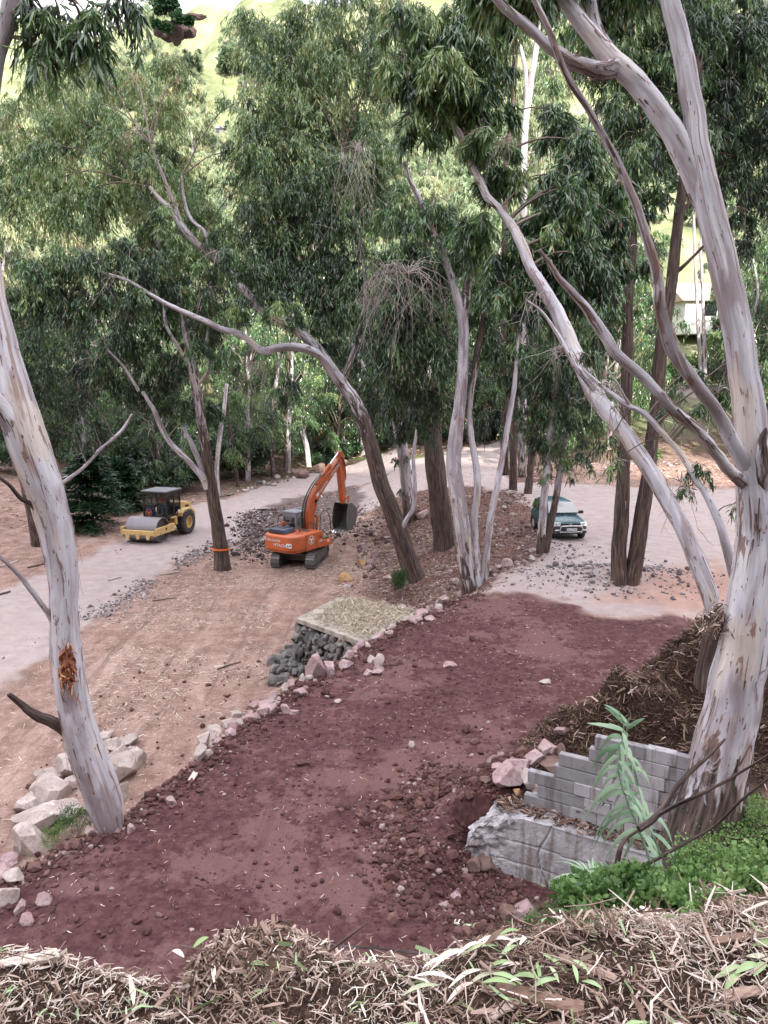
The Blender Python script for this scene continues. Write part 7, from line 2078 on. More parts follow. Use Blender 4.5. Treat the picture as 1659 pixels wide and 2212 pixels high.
    V = [(bx + sx * .19, p[0], p[1]) for sx in (-1, 1) for p in list(up) + list(lo)]
    F = []
    for i in range(n - 1):
        a, b, cc, d = i, i + 1, n + i + 1, n + i
        F.append((a, b, cc, d)); F.append((2 * n + a, 2 * n + d, 2 * n + cc, 2 * n + b))
        F.append((a, 2 * n + a, 2 * n + b, b)); F.append((d, cc, 2 * n + cc, 2 * n + d))
    F.append((0, n, 3 * n, 2 * n)); F.append((n - 1, 3 * n - 1, 4 * n - 1, 2 * n - 1))
    m.add(V, F)
    boom = put(m.build('boom', M['orange'], root, .015))
    tip = np.array([3.72, 5.62])
    # lettering on the right side of the boom (faces +x)
    d1 = np.array([2.95 - 1.95, 5.08 - 4.35]); d1 /= np.linalg.norm(d1)
    rt, upv = (0, d1[0], d1[1]), (0, -d1[1], d1[0])
    tx('lettering', 'tecnovia', .30, 'white', boom, (bx + .194, 1.86, 4.18), rt, upv)
    tx('lettering', 'HITACHI', .26, 'white', boom, (bx + .194, 3.02, 5.02), rt, upv)
    m = MB(); m.add([(bx + .196, y, z) for y, z in ((1.22, 3.60), (1.45, 3.77), (1.38, 3.93), (1.13, 3.78))], [(0, 1, 2, 3)]); put(m.build('label_plate', M['white'], boom))
    m = MB(); m.cyl((bx - .3, 1.12, 3.42), (bx + .3, 1.12, 3.42), .11, 16); put(m.build('pin', M['black'], boom))
    for sx in (-1, 1):
        m = MB(); m.cyl((bx + sx * .30, .95, 1.35), (bx + sx * .30, 1.08, 2.55), .085, 14); cy = put(m.build('lift_cylinder', M['orange_dark'], boom))
        m = MB(); m.cyl((bx + sx * .30, 1.08, 2.55), (bx + sx * .30, 1.12, 3.42), .05, 12); put(m.build('rod', M['chrome'], cy))
    # arm cylinder along the top of the boom
    p0, p1, p2 = (bx, 1.42, 4.32), (bx, 2.75, 5.36), (bx, 3.62, 6.02)
    m = MB(); m.cyl(p0, p1, .11, 16); cy = put(m.build('arm_cylinder', M['orange'], boom, 0))
    m = MB(); m.cyl(p1, p2, .055, 12); put(m.build('rod', M['chrome'], cy))
    # arm (stick), hanging nearly straight down
    a0, a1 = np.array([3.78, 5.55]), np.array([3.98, 2.95])
    pr = [(3.55, 6.08), (3.78, 6.10), (4.00, 5.85), (4.08, 5.20), (4.10, 3.2), (4.06, 2.86), (3.90, 2.86), (3.80, 3.2), (3.52, 5.2), (3.50, 5.6)]
    m = MB(); m.prism(pr, 'x', bx - .15, bx + .15); arm = put(m.build('arm', M['orange'], root, .02))
    m = MB(); m.box((bx + .156, 4.0, 4.15), (.006, .12, .16)); put(m.build('sticker', M['yellow'], arm))
    m = MB(); m.cyl((bx, 4.16, 5.30), (bx, 4.20, 4.35), .085, 14); cy = put(m.build('bucket_cylinder', M['orange_dark'], arm))
    m = MB(); m.cyl((bx, 4.20, 4.35), (bx, 4.24, 3.35), .05, 12); put(m.build('rod', M['black'], cy))
    m = MB()
    for sx in (-1, 1):
        m.box((bx + sx * .2, 4.14, 3.22), (.05, .32, .10), Matrix.Rotation(.5, 3, 'X')).box((bx + sx * .2, 4.30, 3.02), (.05, .10, .55), Matrix.Rotation(-.25, 3, 'X'))
    put(m.build('bucket_link', M['orange'], arm, .01))
    # bucket: curved shell with side plates and teeth, curled under the arm
    bw = .52
    pv = np.array([4.0, 2.86])
    prof = [(3.90, 2.92), (4.14, 2.92), (4.48, 2.72), (4.72, 2.38), (4.74, 1.98), (4.55, 1.62), (4.18, 1.34), (3.72, 1.22)]
    pc = catmull(np.array(prof), 3)
    inn = pc * .0 + pc
    m = MB()
    n = len(pc)
    cen = np.array([4.1, 2.1])
    off = pc + (cen - pc) / np.linalg.norm(cen - pc, axis=1)[:, None] * .05
    V = [(bx + sx * bw, p[0], p[1]) for sx in (-1, 1) for p in list(pc) + list(off)]
    F = []
    for i in range(n - 1):
        F += [(i, i + 1, 2 * n + i + 1, 2 * n + i), (n + i, 3 * n + i, 3 * n + i + 1, n + i + 1), (i, n + i, n + i + 1, i + 1), (2 * n + i, 2 * n + i + 1, 3 * n + i + 1, 3 * n + i)]
    F += [(0, 2 * n, 3 * n, n), (n - 1, 2 * n - 1, 4 * n - 1, 3 * n - 1)]
    m.add(V, F)
    bk_ = put(m.build('bucket', M['steel'], root))
    for sx in (-1, 1):
        m = MB(); m.prism([tuple(p) for p in pc] + [(3.62, 1.9), (3.74, 2.6)], 'x', bx + sx * (bw + .001), bx + sx * (bw + .028)); put(m.build('side_plate', M['steel'], bk_))
    for k in range(5):
        xx = bx - .44 + k * .22
        m = MB(); m.add([(xx + dx, y, z) for dx in (-.05, .05) for y, z in ((3.78, 1.27), (3.76, 1.16), (3.50, 1.10))], [(0, 1, 2), (3, 5, 4), (0, 3, 4, 1), (1, 4, 5, 2), (0, 2, 5, 3)])
        put(m.build('tooth', M['chrome'], bk_))
    # hoses
    for k, (o1, o2) in enumerate(((-.12, .0), (-.04, .05), (.05, .02), (.12, .08))):
        hp = catmull(np.array([(bx + o1, .30, 1.75), (bx + o1, .15, 2.5), (bx + o1, .35, 3.4 + o2), (bx + o1, .9, 4.15 + o2), (bx + o1, 1.5, 4.62 + o2), (bx + o1, 2.1, 4.9)]), 4)
        m = MB(); m.tube([tuple(p) for p in hp], .022, 6); put(m.build('hose', M['black'], boom))
    for k in range(3):
        hp = catmull(np.array([(bx + .20, 3.0, 5.33 - k * .05), (bx + .24, 3.55, 5.75), (bx + .24, 3.95, 5.35 - k * .1), (bx + .22, 4.05, 4.7), (bx + .18, 4.12, 4.3)]), 4)
        m = MB(); m.tube([tuple(p) for p in hp], .018, 6); put(m.build('hose', M['black'], boom))
    m = MB(); m.tube([tuple(p) for p in catmull(np.array([(bx + .20, 1.3, 4.0), (bx + .21, 2.0, 4.62), (bx + .21, 2.9, 5.28), (bx + .21, 3.3, 5.55)]), 4)], .03, 6); put(m.build('pipe', M['orange_dark'], boom))
    # writing on counterweight back and house side
    tx('lettering', 'tecnovia', .29, 'white', cw, (-.22, -2.055, 1.63), (1, 0, 0), (0, 0, 1))
    bd('badge', cw, (-.90, -2.03, 1.66), (1, 0, 0), (0, 0, 1), .12)
    tx('lettering', 'HITACHI', .24, 'white', cw, (.22, -2.058, 1.36), (1, 0, 0), (0, 0, 1))
    m = MB(); m.box((.85, -2.035, 1.40), (.36, .02, .24)); st = put(m.build('sticker', M['white'], cw))
    m = MB(); m.add([(.72, -2.05, 1.33), (.84, -2.05, 1.33), (.78, -2.05, 1.47)], [(0, 1, 2)]).add([(.88, -2.05, 1.36), (1.0, -2.05, 1.36), (1.0, -2.05, 1.44), (.88, -2.05, 1.44)], [(0, 1, 2, 3)]); put(m.build('pictogram', M['blue_grey'], st))
    bd('badge', body, (1.24, -.55, 1.52), (0, 1, 0), (0, 0, 1), .25)
    tx('lettering', 'ZX', .24, 'black', body, (1.24, .25, 1.56), (0, 1, 0), (0, 0, 1))
    tx('lettering', '130', .24, 'white', body, (1.24, .25, 1.33), (0, 1, 0), (0, 0, 1))
    m = MB(); m.box((1.237, -.03, 1.45), (.006, .012, .95)); put(m.build('panel_gap', M['black'], body))
    m = MB(); m.box((1.235, -.15, 1.35), (.01, .07, .06)); put(m.build('latch', M['black'], body))
    m = MB(); m.box((1.233, 1.02, 1.2), (.01, .22, .12)); put(m.build('sticker', M['white'], body))
excavator()

def roller():
    p = G(352, 1142)
    root = empty('road_roller', on(-14.1, 47.9), 0)
    root.rotation_euler = (0, 0, R(-106.3 - 90 + 180))   # front of the machine is local -Y
    tag(root, 'yellow single drum road roller with a black cab, compacting the gravel road', 'road roller')
    # local: -Y is forward; drum axle at y = -1.55, rear axle at y = 1.35
    ya, yr = -1.55, 1.35
    m = MB(); m.ring((0, ya, .77), (1, 0, 0), [(-1.06, .765), (-1.06, .735), (1.06, .735), (1.06, .765)], 48)
    drum = m.build('drum', M['drum'], root, 0, False)
    drum.data.polygons.foreach_set('use_smooth', [True] * len(drum.data.polygons))
    em = drum.modifiers.new('edges', 'EDGE_SPLIT'); em.split_angle = R(40)
    m = MB(); m.cyl((-.85, ya, .77), (-.83, ya, .77), .733, 40).cyl((.83, ya, .77), (.85, ya, .77), .733, 40).cyl((-1.08, ya, .77), (1.08, ya, .77), .22, 20)
    m.build('drum_hub', M['steel'], drum)
    m = MB()
    for sx in (-1, 1): m.box((sx * 1.19, ya + .05, .80), (.12, 2.06, .46))
    m.box((0, ya - .95, .70), (2.26, .14, .34)).box((0, ya + 1.02, .80), (2.26, .14, .40))
    fr = m.build('drum_frame', M['yellow'], root, .03)
    for sx in (-1, 1):
        m = MB(); m.cyl((sx * 1.245, ya + .10, .84), (sx * 1.262, ya + .10, .84), .085, 16).cyl((sx * 1.245, ya - .55, .66), (sx * 1.262, ya - .55, .66), .04, 12).cyl((sx * 1.245, ya + .75, .80), (sx * 1.262, ya + .75, .80), .04, 12)
        m.build('frame_hole', M['black'], fr)
    m = MB(); m.box((0, ya - 1.03, .52), (2.1, .05, .16)); sc_ = m.build('scraper', M['steel'], fr)
    for k in range(3):
        m = MB(); xx = -.7 + k * .7; m.prism([(xx - .16, .60), (xx + .16, .60), (xx + .08, .34), (xx - .08, .34)], 'y', ya - 1.09, ya - 1.06); m.build('bracket', M['yellow'], fr)
    # articulation
    m = MB(); m.box((0, -.25, .78), (.55, .7, .5)).box((0, .12, .62), (.9, .4, .5)); m.build('hitch', M['yellow'], root, .03)
    for sx in (-1, 1):
        m = MB(); m.tube([(sx * .5, -.35, 1.0), (sx * .62, .1, 1.2), (sx * .62, .35, 1.0)], .035); m.build('hose', M['black'], root)
        m = MB(); m.box((sx * .86, .22, 1.06), (.18, .25, .55)).box((sx * .86, -.05, 1.28), (.18, .5, .10)); m.build('step_bracket', M['yellow'], root, .02)
    # rear chassis, hood, wheels
    m = MB(); m.box((0, 1.35, .85), (1.0, 2.3, .55)); m.build('chassis', M['yellow'], root, .03)
    m = MB(); m.prism([(1.00, 1.12), (1.00, 2.05), (1.25, 2.12), (2.10, 1.98), (2.55, 1.80), (2.62, 1.12)], 'x', -.68, .68)
    hood = m.build('engine_hood', M['yellow'], root, .08)
    for sx in (-1, 1):
        m = MB(); m.box((sx * .686, 1.95, 1.52), (.012, .42, .52)); m.build('grille', M['black'], hood, .01)
        m = MB(); m.prism([(.55, 1.25), (.62, 1.48), (1.0, 1.66), (1.75, 1.66), (2.15, 1.42), (2.2, 1.30), (2.08, 1.28), (1.7, 1.52), (1.0, 1.52), (.72, 1.38), (.66, 1.25)], 'x', sx * .70, sx * 1.14); m.build('mudguard', M['yellow'], root, .015)
    m = MB(); m.box((0, 2.75, .95), (1.5, .36, .5)).box((0, 2.72, 1.2), (1.3, .3, .12)); m.build('rear_bumper', M['yellow'], root, .04)
    for sx in (-1, 1):
        cx = sx * .92
        m = MB(); pr = [(-.29, .62), (-.29, .70), (-.22, .765), (.22, .765), (.29, .70), (.29, .62), (.27, .40), (-.27, .40)]
        m.ring((cx, yr, .77), (1, 0, 0), pr, 40)
        for k in range(26):
            a = 2 * math.pi * k / 26
            for q in (-1, 1):
                aa = a + (q > 0) * math.pi / 26
                m.box((cx + q * .14, yr + .775 * math.cos(aa), .77 + .775 * math.sin(aa)), (.24, .11, .035), Matrix.Rotation(aa - math.pi / 2, 3, 'X') @ Matrix.Rotation(q * .45, 3, 'Z'))
        wh = m.build('wheel', M['rubber'], root)
        m = MB(); m.ring((cx, yr, .77), (1, 0, 0), [(-.26, .41), (.26, .41), (.26, .36), (.08, .33), (.08, .0), (-.08, 0.0), (-.08, .33), (-.26, .36)], 28); m.cyl((cx + sx * .08, yr, .77), (cx + sx * .14, yr, .77), .14, 16)
        for k in range(8):
            a = k * math.pi / 4; m.cyl((cx + sx * .08, yr + .21 * math.cos(a), .77 + .21 * math.sin(a)), (cx + sx * .10, yr + .21 * math.cos(a), .77 + .21 * math.sin(a)), .022, 6)
        m.build('rim', M['yellow'], wh)
    # cab
    x0, x1, y0, y1, z0, z1 = -.80, .80, -.62, .92, 1.32, 2.92
    m = MB()
    for x in (x0, x1):
        for y in (y0, y1): m.box((x, y, (z0 + z1) / 2), (.09, .09, z1 - z0))
        m.box((x, .25, (z0 + z1) / 2), (.06, .10, z1 - z0))
        m.box((x, (y0 + y1) / 2, z0 + .05), (.09, y1 - y0 - .1, .14)).box((x, (y0 + y1) / 2, z1 - .05), (.085, y1 - y0 - .1, .10)).box((x, .6, z0 + .62), (.05, .6, .06))
    m.box((0, y0, z0 + .05), (1.5, .085, .14)).box((0, y0, z1 - .05), (1.5, .085, .10)).box((0, y1, z0 + .30), (1.5, .085, .6)).box((0, y1, z1 - .05), (1.5, .085, .10)).box((0, .15, z0 - .02), (1.56, 1.5, .08)).box((0, y0 + .01, z0 + .9), (1.5, .03, .04))
    cab = m.build('cab', M['black'], root, .01)
    m = MB(); m.box((0, (y0 + y1) / 2, z1 + .05), (1.84, 1.78, .09)); m.build('cab_roof', paint('grey_roof', (.16, .16, .19), .5, dirt=.2), cab, .03)
    for (c, s_) in (((0, y0, 2.1), (1.48, .015, 1.45)), ((x1, -.2, 2.1), (.015, .76, 1.45)), ((x0, -.2, 2.1), (.015, .76, 1.45)), ((x1, .6, 2.4), (.015, .55, .85)), ((x0, .6, 2.4), (.015, .55, .85)), ((0, y1, 2.35), (1.48, .015, .95))):
        MB().box(c, s_).build('window', M['glass'], cab)
    m = MB(); m.box((-.45, y0 + .16, z0 + .30), (.62, .24, .55)); m.build('console', M['blue_print'], cab, .04)
    m = MB(); m.box((-.36, y0 + .28, z0 + .68), (.5, .3, .16), Matrix.Rotation(.3, 3, 'X')); m.build('dashboard', M['plastic'], cab, .02)
    m = MB(); m.ring((-.1, y0 + .42, z0 + .92), (0, .5, .85), [(-.012, .18), (.012, .18), (.012, .155), (-.012, .155)], 20); m.build('steering_wheel', M['black'], cab)
    m = MB(); m.box((0, .42, z0 + .40), (.5, .45, .12)).box((0, .66, z0 + .75), (.48, .12, .6)).box((0, .42, z0 + .2), (.3, .3, .3)); m.build('seat', M['black'], cab, .03)
    # badge on the front lower pane: orange ring with three arms
    rt = face_rot((1, 0, 0), (0, 0, 1))
    m = MB(); m.cyl((-.42, y0 - .05, z0 + .30), (-.42, y0 - .06, z0 + .30), .24, 28); bdg = m.build('badge', M['black'], cab)
    three_arm_badge('badge_mark', bdg, (-.42, y0 - .064, z0 + .30), rt, .23, 'orange', True)
    m = MB(); m.tube([(x0, y0, z1 - .1), (x0 - .22, y0 - .12, z1 - .12)], .015); m.box((x0 - .26, y0 - .12, z1 - .25), (.16, .04, .28)); m.build('mirror', M['black'], root)
    m = MB(); m.tube([(x1 + .08, .28, z0), (x1 + .22, .28, z0 + .1), (x1 + .22, .28, z0 + 1.0), (x1 + .06, .28, z0 + 1.1)], .018); m.build('handrail', M['black'], root)
    m = MB(); m.box((x1 + .02, .02, z0 - .02), (.02, .2, .12)).box((x1 + .05, .72, z0 + .22), (.02, .2, .22)); m.build('sticker', M['white'], root)
    # operator: leaning, half standing beside the seat
    root.rotation_euler = (0, 0, R(-16.3)); bpy.context.view_layer.update()
    person(root.matrix_basis.copy(), (-.02, .22, z0 + .02))

def skin_chain(name, verts, edges, radii, mat, sub=2, parent=None):
    me = bpy.data.meshes.new(name)
    me.from_pydata(verts, edges, [])
    o = bpy.data.objects.new(name, me); COL.objects.link(o)
    o.modifiers.new('skin', 'SKIN'); 
    for i, r in enumerate(radii):
        sv = me.skin_vertices[0].data[i] if me.skin_vertices else None
        if sv is None: break
        sv.radius = (r, r) if not isinstance(r, tuple) else r
    if me.skin_vertices: me.skin_vertices[0].data[0].use_root = True
    s = o.modifiers.new('sub', 'SUBSURF'); s.levels = sub; s.render_levels = sub
    me.materials.append(mat)
    if parent: o.parent = parent
    return o

def person(base, off):
    """operator in the roller cab: seated on the seat edge, leaning forward, hands on the wheel"""
    # local frame of the roller, z0 = cab floor
    def skin_obj(name, V, E, Rr, mat, parent):
        import bmesh
        bm = bmesh.new()
        ly = bm.verts.layers.skin.verify()
        vs = []
        for i, (p, r) in enumerate(zip(V, Rr)):
            v = bm.verts.new(p); v[ly].radius = (r, r) if not isinstance(r, tuple) else r
            v[ly].use_root = (i == 0); vs.append(v)
        for a, b in E: bm.edges.new((vs[a], vs[b]))
        me = bpy.data.meshes.new(name); bm.to_mesh(me); bm.free()
        me.materials.append(M[mat])
        o = bpy.data.objects.new(name, me); COL.objects.link(o)
        o.modifiers.new('skin', 'SKIN')
        s = o.modifiers.new('sub', 'SUBSURF'); s.levels = 1; s.render_levels = 2
        o.parent = parent
        return o
    root = bpy.data.objects.new('person', None); COL.objects.link(root)
    root.matrix_basis = base @ Matrix.Translation(Vector(off))
    tag(root, 'roller operator in a red shirt and blue jeans seated in the black cab', 'person')
    hip = (0, .18, .56)
    V = [hip, (0, .14, .72), (0, .10, .90), (0, .07, 1.08), (0, .05, 1.16),          # 0-4 spine, neck
         (0, .04, 1.26), (0, .03, 1.38),                                             # 5,6 head
         (.17, .08, 1.04), (.26, -.06, .84), (.13, -.30, .90), (.10, -.38, .92),     # right arm 7-10
         (-.17, .08, 1.04), (-.27, -.04, .82), (-.20, -.28, .86), (-.18, -.36, .88), # left arm 11-14
         (.11, .14, .53), (.16, -.28, .55), (.17, -.30, .12), (.17, -.42, .05),      # right leg 15-18
         (-.11, .14, .53), (-.15, -.28, .55), (-.16, -.26, .12), (-.16, -.38, .05)]  # left leg 19-22
    E = [(0, 1), (1, 2), (2, 3), (3, 4), (4, 5), (5, 6), (3, 7), (7, 8), (8, 9), (9, 10), (3, 11), (11, 12), (12, 13), (13, 14), (0, 15), (15, 16), (16, 17), (17, 18), (0, 19), (19, 20), (20, 21), (21, 22)]
    Rr = [.13, .12, .135, .12, .052, .092, .082, .062, .045, .032, .03, .062, .045, .032, .03, .085, .062, .045, .04, .085, .062, .045, .04]
    skin_obj('body', V, E, Rr, 'skin', root)
    sV = [V[1], V[2], V[3], V[7], (.24, -.02, .90), V[11], (-.25, 0, .88)]
    skin_obj('shirt', sV, [(0, 1), (1, 2), (2, 3), (3, 4), (2, 5), (5, 6)], [.145, .155, .135, .08, .062, .08, .062], 'shirt', root)
    jV = [V[0], V[15], V[16], V[17], V[19], V[20], V[21]]
    skin_obj('jeans', jV, [(0, 1), (1, 2), (2, 3), (0, 4), (4, 5), (5, 6)], [.145, .098, .076, .06, .098, .076, .06], 'jeans', root)
    m = MB(); VV_, FF_ = ICO2; m.add([(x * .10, y * .115 + .055, z * .11 + 1.36) for x, y, z in VV_ if True], FF_.tolist()); m.build('hair', M['hair'], root, 0, True)
    for sx in (1, -1):
        for k in range(5):
            hx, hy, hz = (.10, -.38, .92) if sx > 0 else (-.18, -.36, .88)
            m = MB(); m.tube([(hx + (k - 2) * .016, hy, hz), (hx + (k - 2) * .018, hy - .05, hz + .005), (hx + (k - 2) * .018, hy - .065, hz - .025)], .008, 6); m.build('finger', M['skin'], root)
    for sx in (-1, 1):
        m = MB(); m.add([(x * .012 + sx * .032, y * .008 - .055, z * .008 + 1.31) for x, y, z in ICO1[0]], ICO1[1].tolist()); m.build('eye', M['hair'], root)
    m = MB(); m.add([(x * .014, y * .02 - .062, z * .022 + 1.285) for x, y, z in ICO1[0]], ICO1[1].tolist()); m.build('nose', M['skin'], root)
roller()

def car():
    pos = on(8.4, 36.6)
    root = empty('parked_car', pos, R(6))
    tag(root, 'dark green compact off-road car parked on the gravel facing the camera', 'car')
    # local: front is -Y. length 3.75, width 1.70, height 1.66
    # lofted lower body: sections along y with half width, sill, belt heights
    def loft(secs, name, mat, parent, bevel=0, cap=True):
        n = len(secs[0]); V = [p for s_ in secs for p in s_]
        F = []
        for i in range(len(secs) - 1):
            for j in range(n):
                F.append((i * n + j, i * n + (j + 1) % n, (i + 1) * n + (j + 1) % n, (i + 1) * n + j))
        if cap: F += [tuple(range(n))[::-1], tuple(range((len(secs) - 1) * n, len(secs) * n))]
        o = MB().add(V, F).build(name, mat, parent, 0)
        o.data.polygons.foreach_set('use_smooth', [True] * len(o.data.polygons))
        s = o.modifiers.new('sub', 'SUBSURF'); s.levels = 1; s.render_levels = 2
        return o
    def sec(y, w_, zl, zm, zt, wt):
        return [(-w_ * .86, y, zl), (-w_, y, zl + .10), (-w_ * 1.0, y, zm), (-wt, y, zt - .03), (-wt * .6, y, zt), (0, y, zt + .012), (wt * .6, y, zt), (wt, y, zt - .03), (w_ * 1.0, y, zm), (w_, y, zl + .10), (w_ * .86, y, zl), (0, y, zl)]
    body = loft([sec(-1.80, .70, .46, .66, .80, .66), sec(-1.78, .76, .42, .70, .88, .70), sec(-1.55, .83, .40, .74, .97, .76), sec(-1.0, .845, .40, .76, 1.03, .78), sec(-.62, .85, .40, .78, 1.08, .80), sec(-.2, .85, .40, .80, 1.09, .82), sec(.9, .85, .40, .80, 1.10, .82), sec(1.7, .84, .42, .80, 1.08, .80), sec(1.86, .80, .46, .78, 1.02, .76)], 'body', M['green_car'], root)
    def sec2(y, zb, wb, zt, wt):
        return [(-wb, y, zb), (-(wb + wt) / 2 - .02, y, (zb + zt) / 2), (-wt, y, zt - .06), (-wt * .8, y, zt), (0, y, zt + .02), (wt * .8, y, zt), (wt, y, zt - .06), ((wb + wt) / 2 + .02, y, (zb + zt) / 2), (wb, y, zb), (0, y, zb)]
    gh = [sec2(-.78, 1.03, .76, 1.10, .74), sec2(-.62, 1.04, .77, 1.22, .73), sec2(-.30, 1.06, .79, 1.50, .66), sec2(-.05, 1.06, .80, 1.60, .63), sec2(.5, 1.06, .80, 1.65, .62), sec2(1.3, 1.06, .80, 1.64, .62), sec2(1.66, 1.05, .79, 1.55, .62), sec2(1.80, 1.04, .77, 1.10, .72)]
    loft(gh, 'roof', M['green_car'], root)
    # glass set just proud of the pillars
    def pane(name, P4, mat='darkglass'):
        V = [tuple(p) for p in P4]
        return MB().add(V, [(0, 1, 2, 3)]).build(name, M[mat], root)
    n = 10
    W = MB()
    rows = [(-.735, 1.125, .70), (-.56, 1.285, .675), (-.37, 1.455, .635), (-.235, 1.555, .60)]
    Vw = []; 
    for (y, z, hw) in rows:
        for k in range(n + 1):
            t = -1 + 2 * k / n
            Vw.append((hw * t, y - .035 - .03 * (1 - t * t), z + .035 - .004 * t * t))
    Fw = [(i * (n + 1) + k, i * (n + 1) + k + 1, (i + 1) * (n + 1) + k + 1, (i + 1) * (n + 1) + k) for i in range(3) for k in range(n)]
    o = W.add(Vw, Fw).build('windscreen', M['darkglass'], root); o.data.polygons.foreach_set('use_smooth', [True] * len(Fw))
    for sx in (-1, 1):
        pane('side_window', [(sx * .835, -.40, 1.10), (sx * .835, .55, 1.10), (sx * .70, .55, 1.53), (sx * .70, -.12, 1.51)])
        pane('side_window', [(sx * .835, .65, 1.10), (sx * .83, 1.55, 1.12), (sx * .70, 1.45, 1.52), (sx * .70, .65, 1.53)])
        m = MB(); m.box((sx * .97, -.48, 1.12), (.22, .10, .15)).box((sx * .84, -.47, 1.09), (.12, .05, .05)); m.build('mirror', M['black'], root, .03)
        # headlight, side lamp, fog lamp
        m = MB(); m.add([(sx * a, y, z) for (a, y, z) in ((.48, -1.86, .70), (.80, -1.79, .70), (.80, -1.72, .875), (.46, -1.83, .87), (.48, -1.70, .70), (.80, -1.55, .70), (.80, -1.5, .875), (.46, -1.66, .87))], [(0, 1, 2, 3), (7, 6, 5, 4), (0, 4, 5, 1), (1, 5, 6, 2), (2, 6, 7, 3), (3, 7, 4, 0)]); hl = m.build('headlight', M['lamp'], root, .01)
        m = MB(); m.cyl((sx * .62, -1.85, .785), (sx * .62, -1.70, .785), .05, 12); m.build('bulb', M['chrome'], hl)
        m = MB(); m.box((sx * .64, -1.89, .53), (.22, .05, .06)); m.build('fog_lamp', M['lamp'], root, .01)
        # wheels
        for yy in (-1.12, 1.12):
            m = MB(); m.ring((sx * .77, yy, .345), (1, 0, 0), [(-.11, .30), (-.09, .345), (.09, .345), (.11, .30), (.10, .20), (-.10, .20)], 28); wh = m.build('wheel', M['rubber'], root, 0)
            m = MB(); m.ring((sx * .78, yy, .345), (1, 0, 0), [(-.08, .205), (.09, .205), (.085, .17), (.05, .14), (.05, .0), (-.05, 0)], 20); m.build('rim', M['silver'], wh)
            m = MB(); pr = []
            for t in np.linspace(-.1, math.pi + .1, 13): pr.append((yy + .44 * math.cos(t), .345 + .44 * math.sin(t)))
            for t in np.linspace(math.pi + .1, -.1, 13): pr.append((yy + .365 * math.cos(t), .345 + .365 * math.sin(t)))
            m.prism(pr, 'x', sx * .72, sx * .885); m.build('wheel_arch', M['plastic'], root, .01)
        m = MB(); m.box((sx * .855, 0, .48), (.03, 1.3, .22)); m.build('side_cladding', M['plastic'], root, .01)
    m = MB(); m.prism([(-.80, -1.76), (-.72, -1.88), (.72, -1.88), (.80, -1.76), (.80, -1.55), (-.80, -1.55)], 'z', .34, .655); bp = m.build('bumper', M['plastic'], root, .04)
    m = MB(); m.box((0, -1.83, .765), (.92, .05, .13)); gr = m.build('grille', M['black'], root, .01)
    m = MB(); m.ring((0, -1.862, .785), (0, 1, 0), [(-.006, .058), (.006, .058), (.006, .045), (-.006, .045)], 20).ring((0, -1.862, .79), (0, 1, 0), [(-.006, .03), (.006, .03), (.006, .02), (-.006, .02)], 14); m.build('emblem', M['chrome'], gr)
    # tubular nudge bar
    m = MB(); m.tube([tuple(p) for p in catmull(np.array([(-.50, -1.90, .40), (-.52, -1.96, .56), (-.50, -1.97, .68), (-.42, -1.97, .725), (0, -1.98, .735), (.42, -1.97, .725), (.50, -1.97, .68), (.52, -1.96, .56), (.50, -1.90, .40)]), 4)], .025, 8).tube([(-.51, -1.94, .46), (0, -1.96, .45), (.51, -1.94, .46)], .02, 8); m.build('nudge_bar', M['silver'], root)
    m = MB(); m.box((0, -1.985, .575), (.52, .012, .115)); npl = m.build('number_plate', M['white'], root, .002)
    m = MB(); m.box((-.235, -1.993, .575), (.05, .004, .113)); m.build('plate_band', M['blue_print'], npl)
    text('plate_lettering', '03·77·GO'.replace('·', ' '), .105, 'blue_print', npl, (.03, -1.993, .575), face_rot((1, 0, 0), (0, 0, 1)), .002)
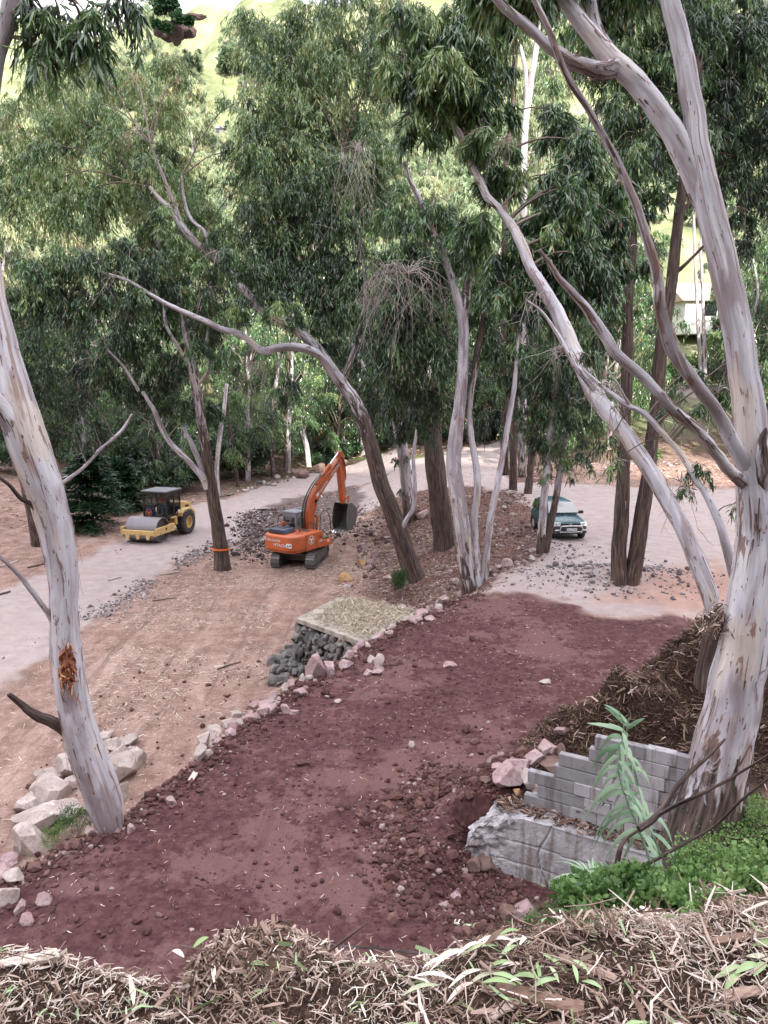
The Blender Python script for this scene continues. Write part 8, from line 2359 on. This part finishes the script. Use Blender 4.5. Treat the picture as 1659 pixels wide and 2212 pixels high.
    m = MB(); m.tube([(-.3, -.80, 1.15), (.05, -.82, 1.145)], .01).tube([(.15, -.80, 1.15), (.5, -.80, 1.14)], .01); m.build('wiper', M['black'], root)
    m = MB(); m.box((-.3, -1.0, 1.052), (.5, .08, .02)).box((.3, -1.0, 1.052), (.5, .08, .02)); m.build('hood_vent', M['black'], root, .005)
car()

# dark van far off on the upper road, mostly hidden by a trunk
def far_car():
    g = P(1398, 868, 86)
    z = float(H(g[0], g[1]))
    root = empty('parked_car', (g[0], g[1], z), R(80)); tag(root, 'dark car far off on the upper road, mostly behind the right forked trunk', 'car')
    m = MB(); m.prism([(-2.0, .35), (-2.0, .8), (-1.0, .95), (-.4, 1.45), (1.2, 1.5), (1.9, 1.0), (2.0, .35)], 'x', -.85, .85); m.build('body', M['plastic'], root, .06)
    m = MB(); m.prism([(-.9, .98), (-.38, 1.40), (1.15, 1.44), (1.75, 1.0)], 'x', -.858, .858); m.build('window', M['darkglass'], root)
    for sx in (-1, 1):
        for y in (-1.25, 1.25):
            m = MB(); m.ring((sx * .78, y, .33), (1, 0, 0), [(-.1, .33), (.1, .33), (.1, .1), (-.1, .1)], 18); m.build('wheel', M['rubber'], root)
        m = MB(); m.box((sx * .6, -2.0, .7), (.3, .04, .14)); m.build('headlight', M['lamp'], root)
far_car()

# tape round the middle gum with a loose white end
def tape():
    c = P(476, 1184, G(480, 1230)[1]); r = .40
    s = zdep(c) / FPX
    r = 35 * s / 2 * 1.12
    root = empty('marking_tape', c); tag(root, 'orange marking tape wound round the foot of the brown gum', 'tape')
    m = MB(); m.ring((0, 0, 0), (.05, 0, 1), [(-.045, r + .012), (.045, r + .012), (.045, r), (-.045, r)], 28); m.build('band', M['tape'], root)
    a = np.array([r * .9, 0, -.02]); b = P(535, 1164, c[1] + 4) - c
    t = np.linspace(0, 1, 9)[:, None]; p = a + (b - a) * t; p[:, 2] -= .12 * np.sin(np.pi * t[:, 0])
    V = np.concatenate([p + [0, 0, .035], p - [0, 0, .035]]); F = [(i, i + 1, 9 + i + 1, 9 + i) for i in range(8)]
    MB().add(V, F).build('loose_end', M['white'], root)
tape()
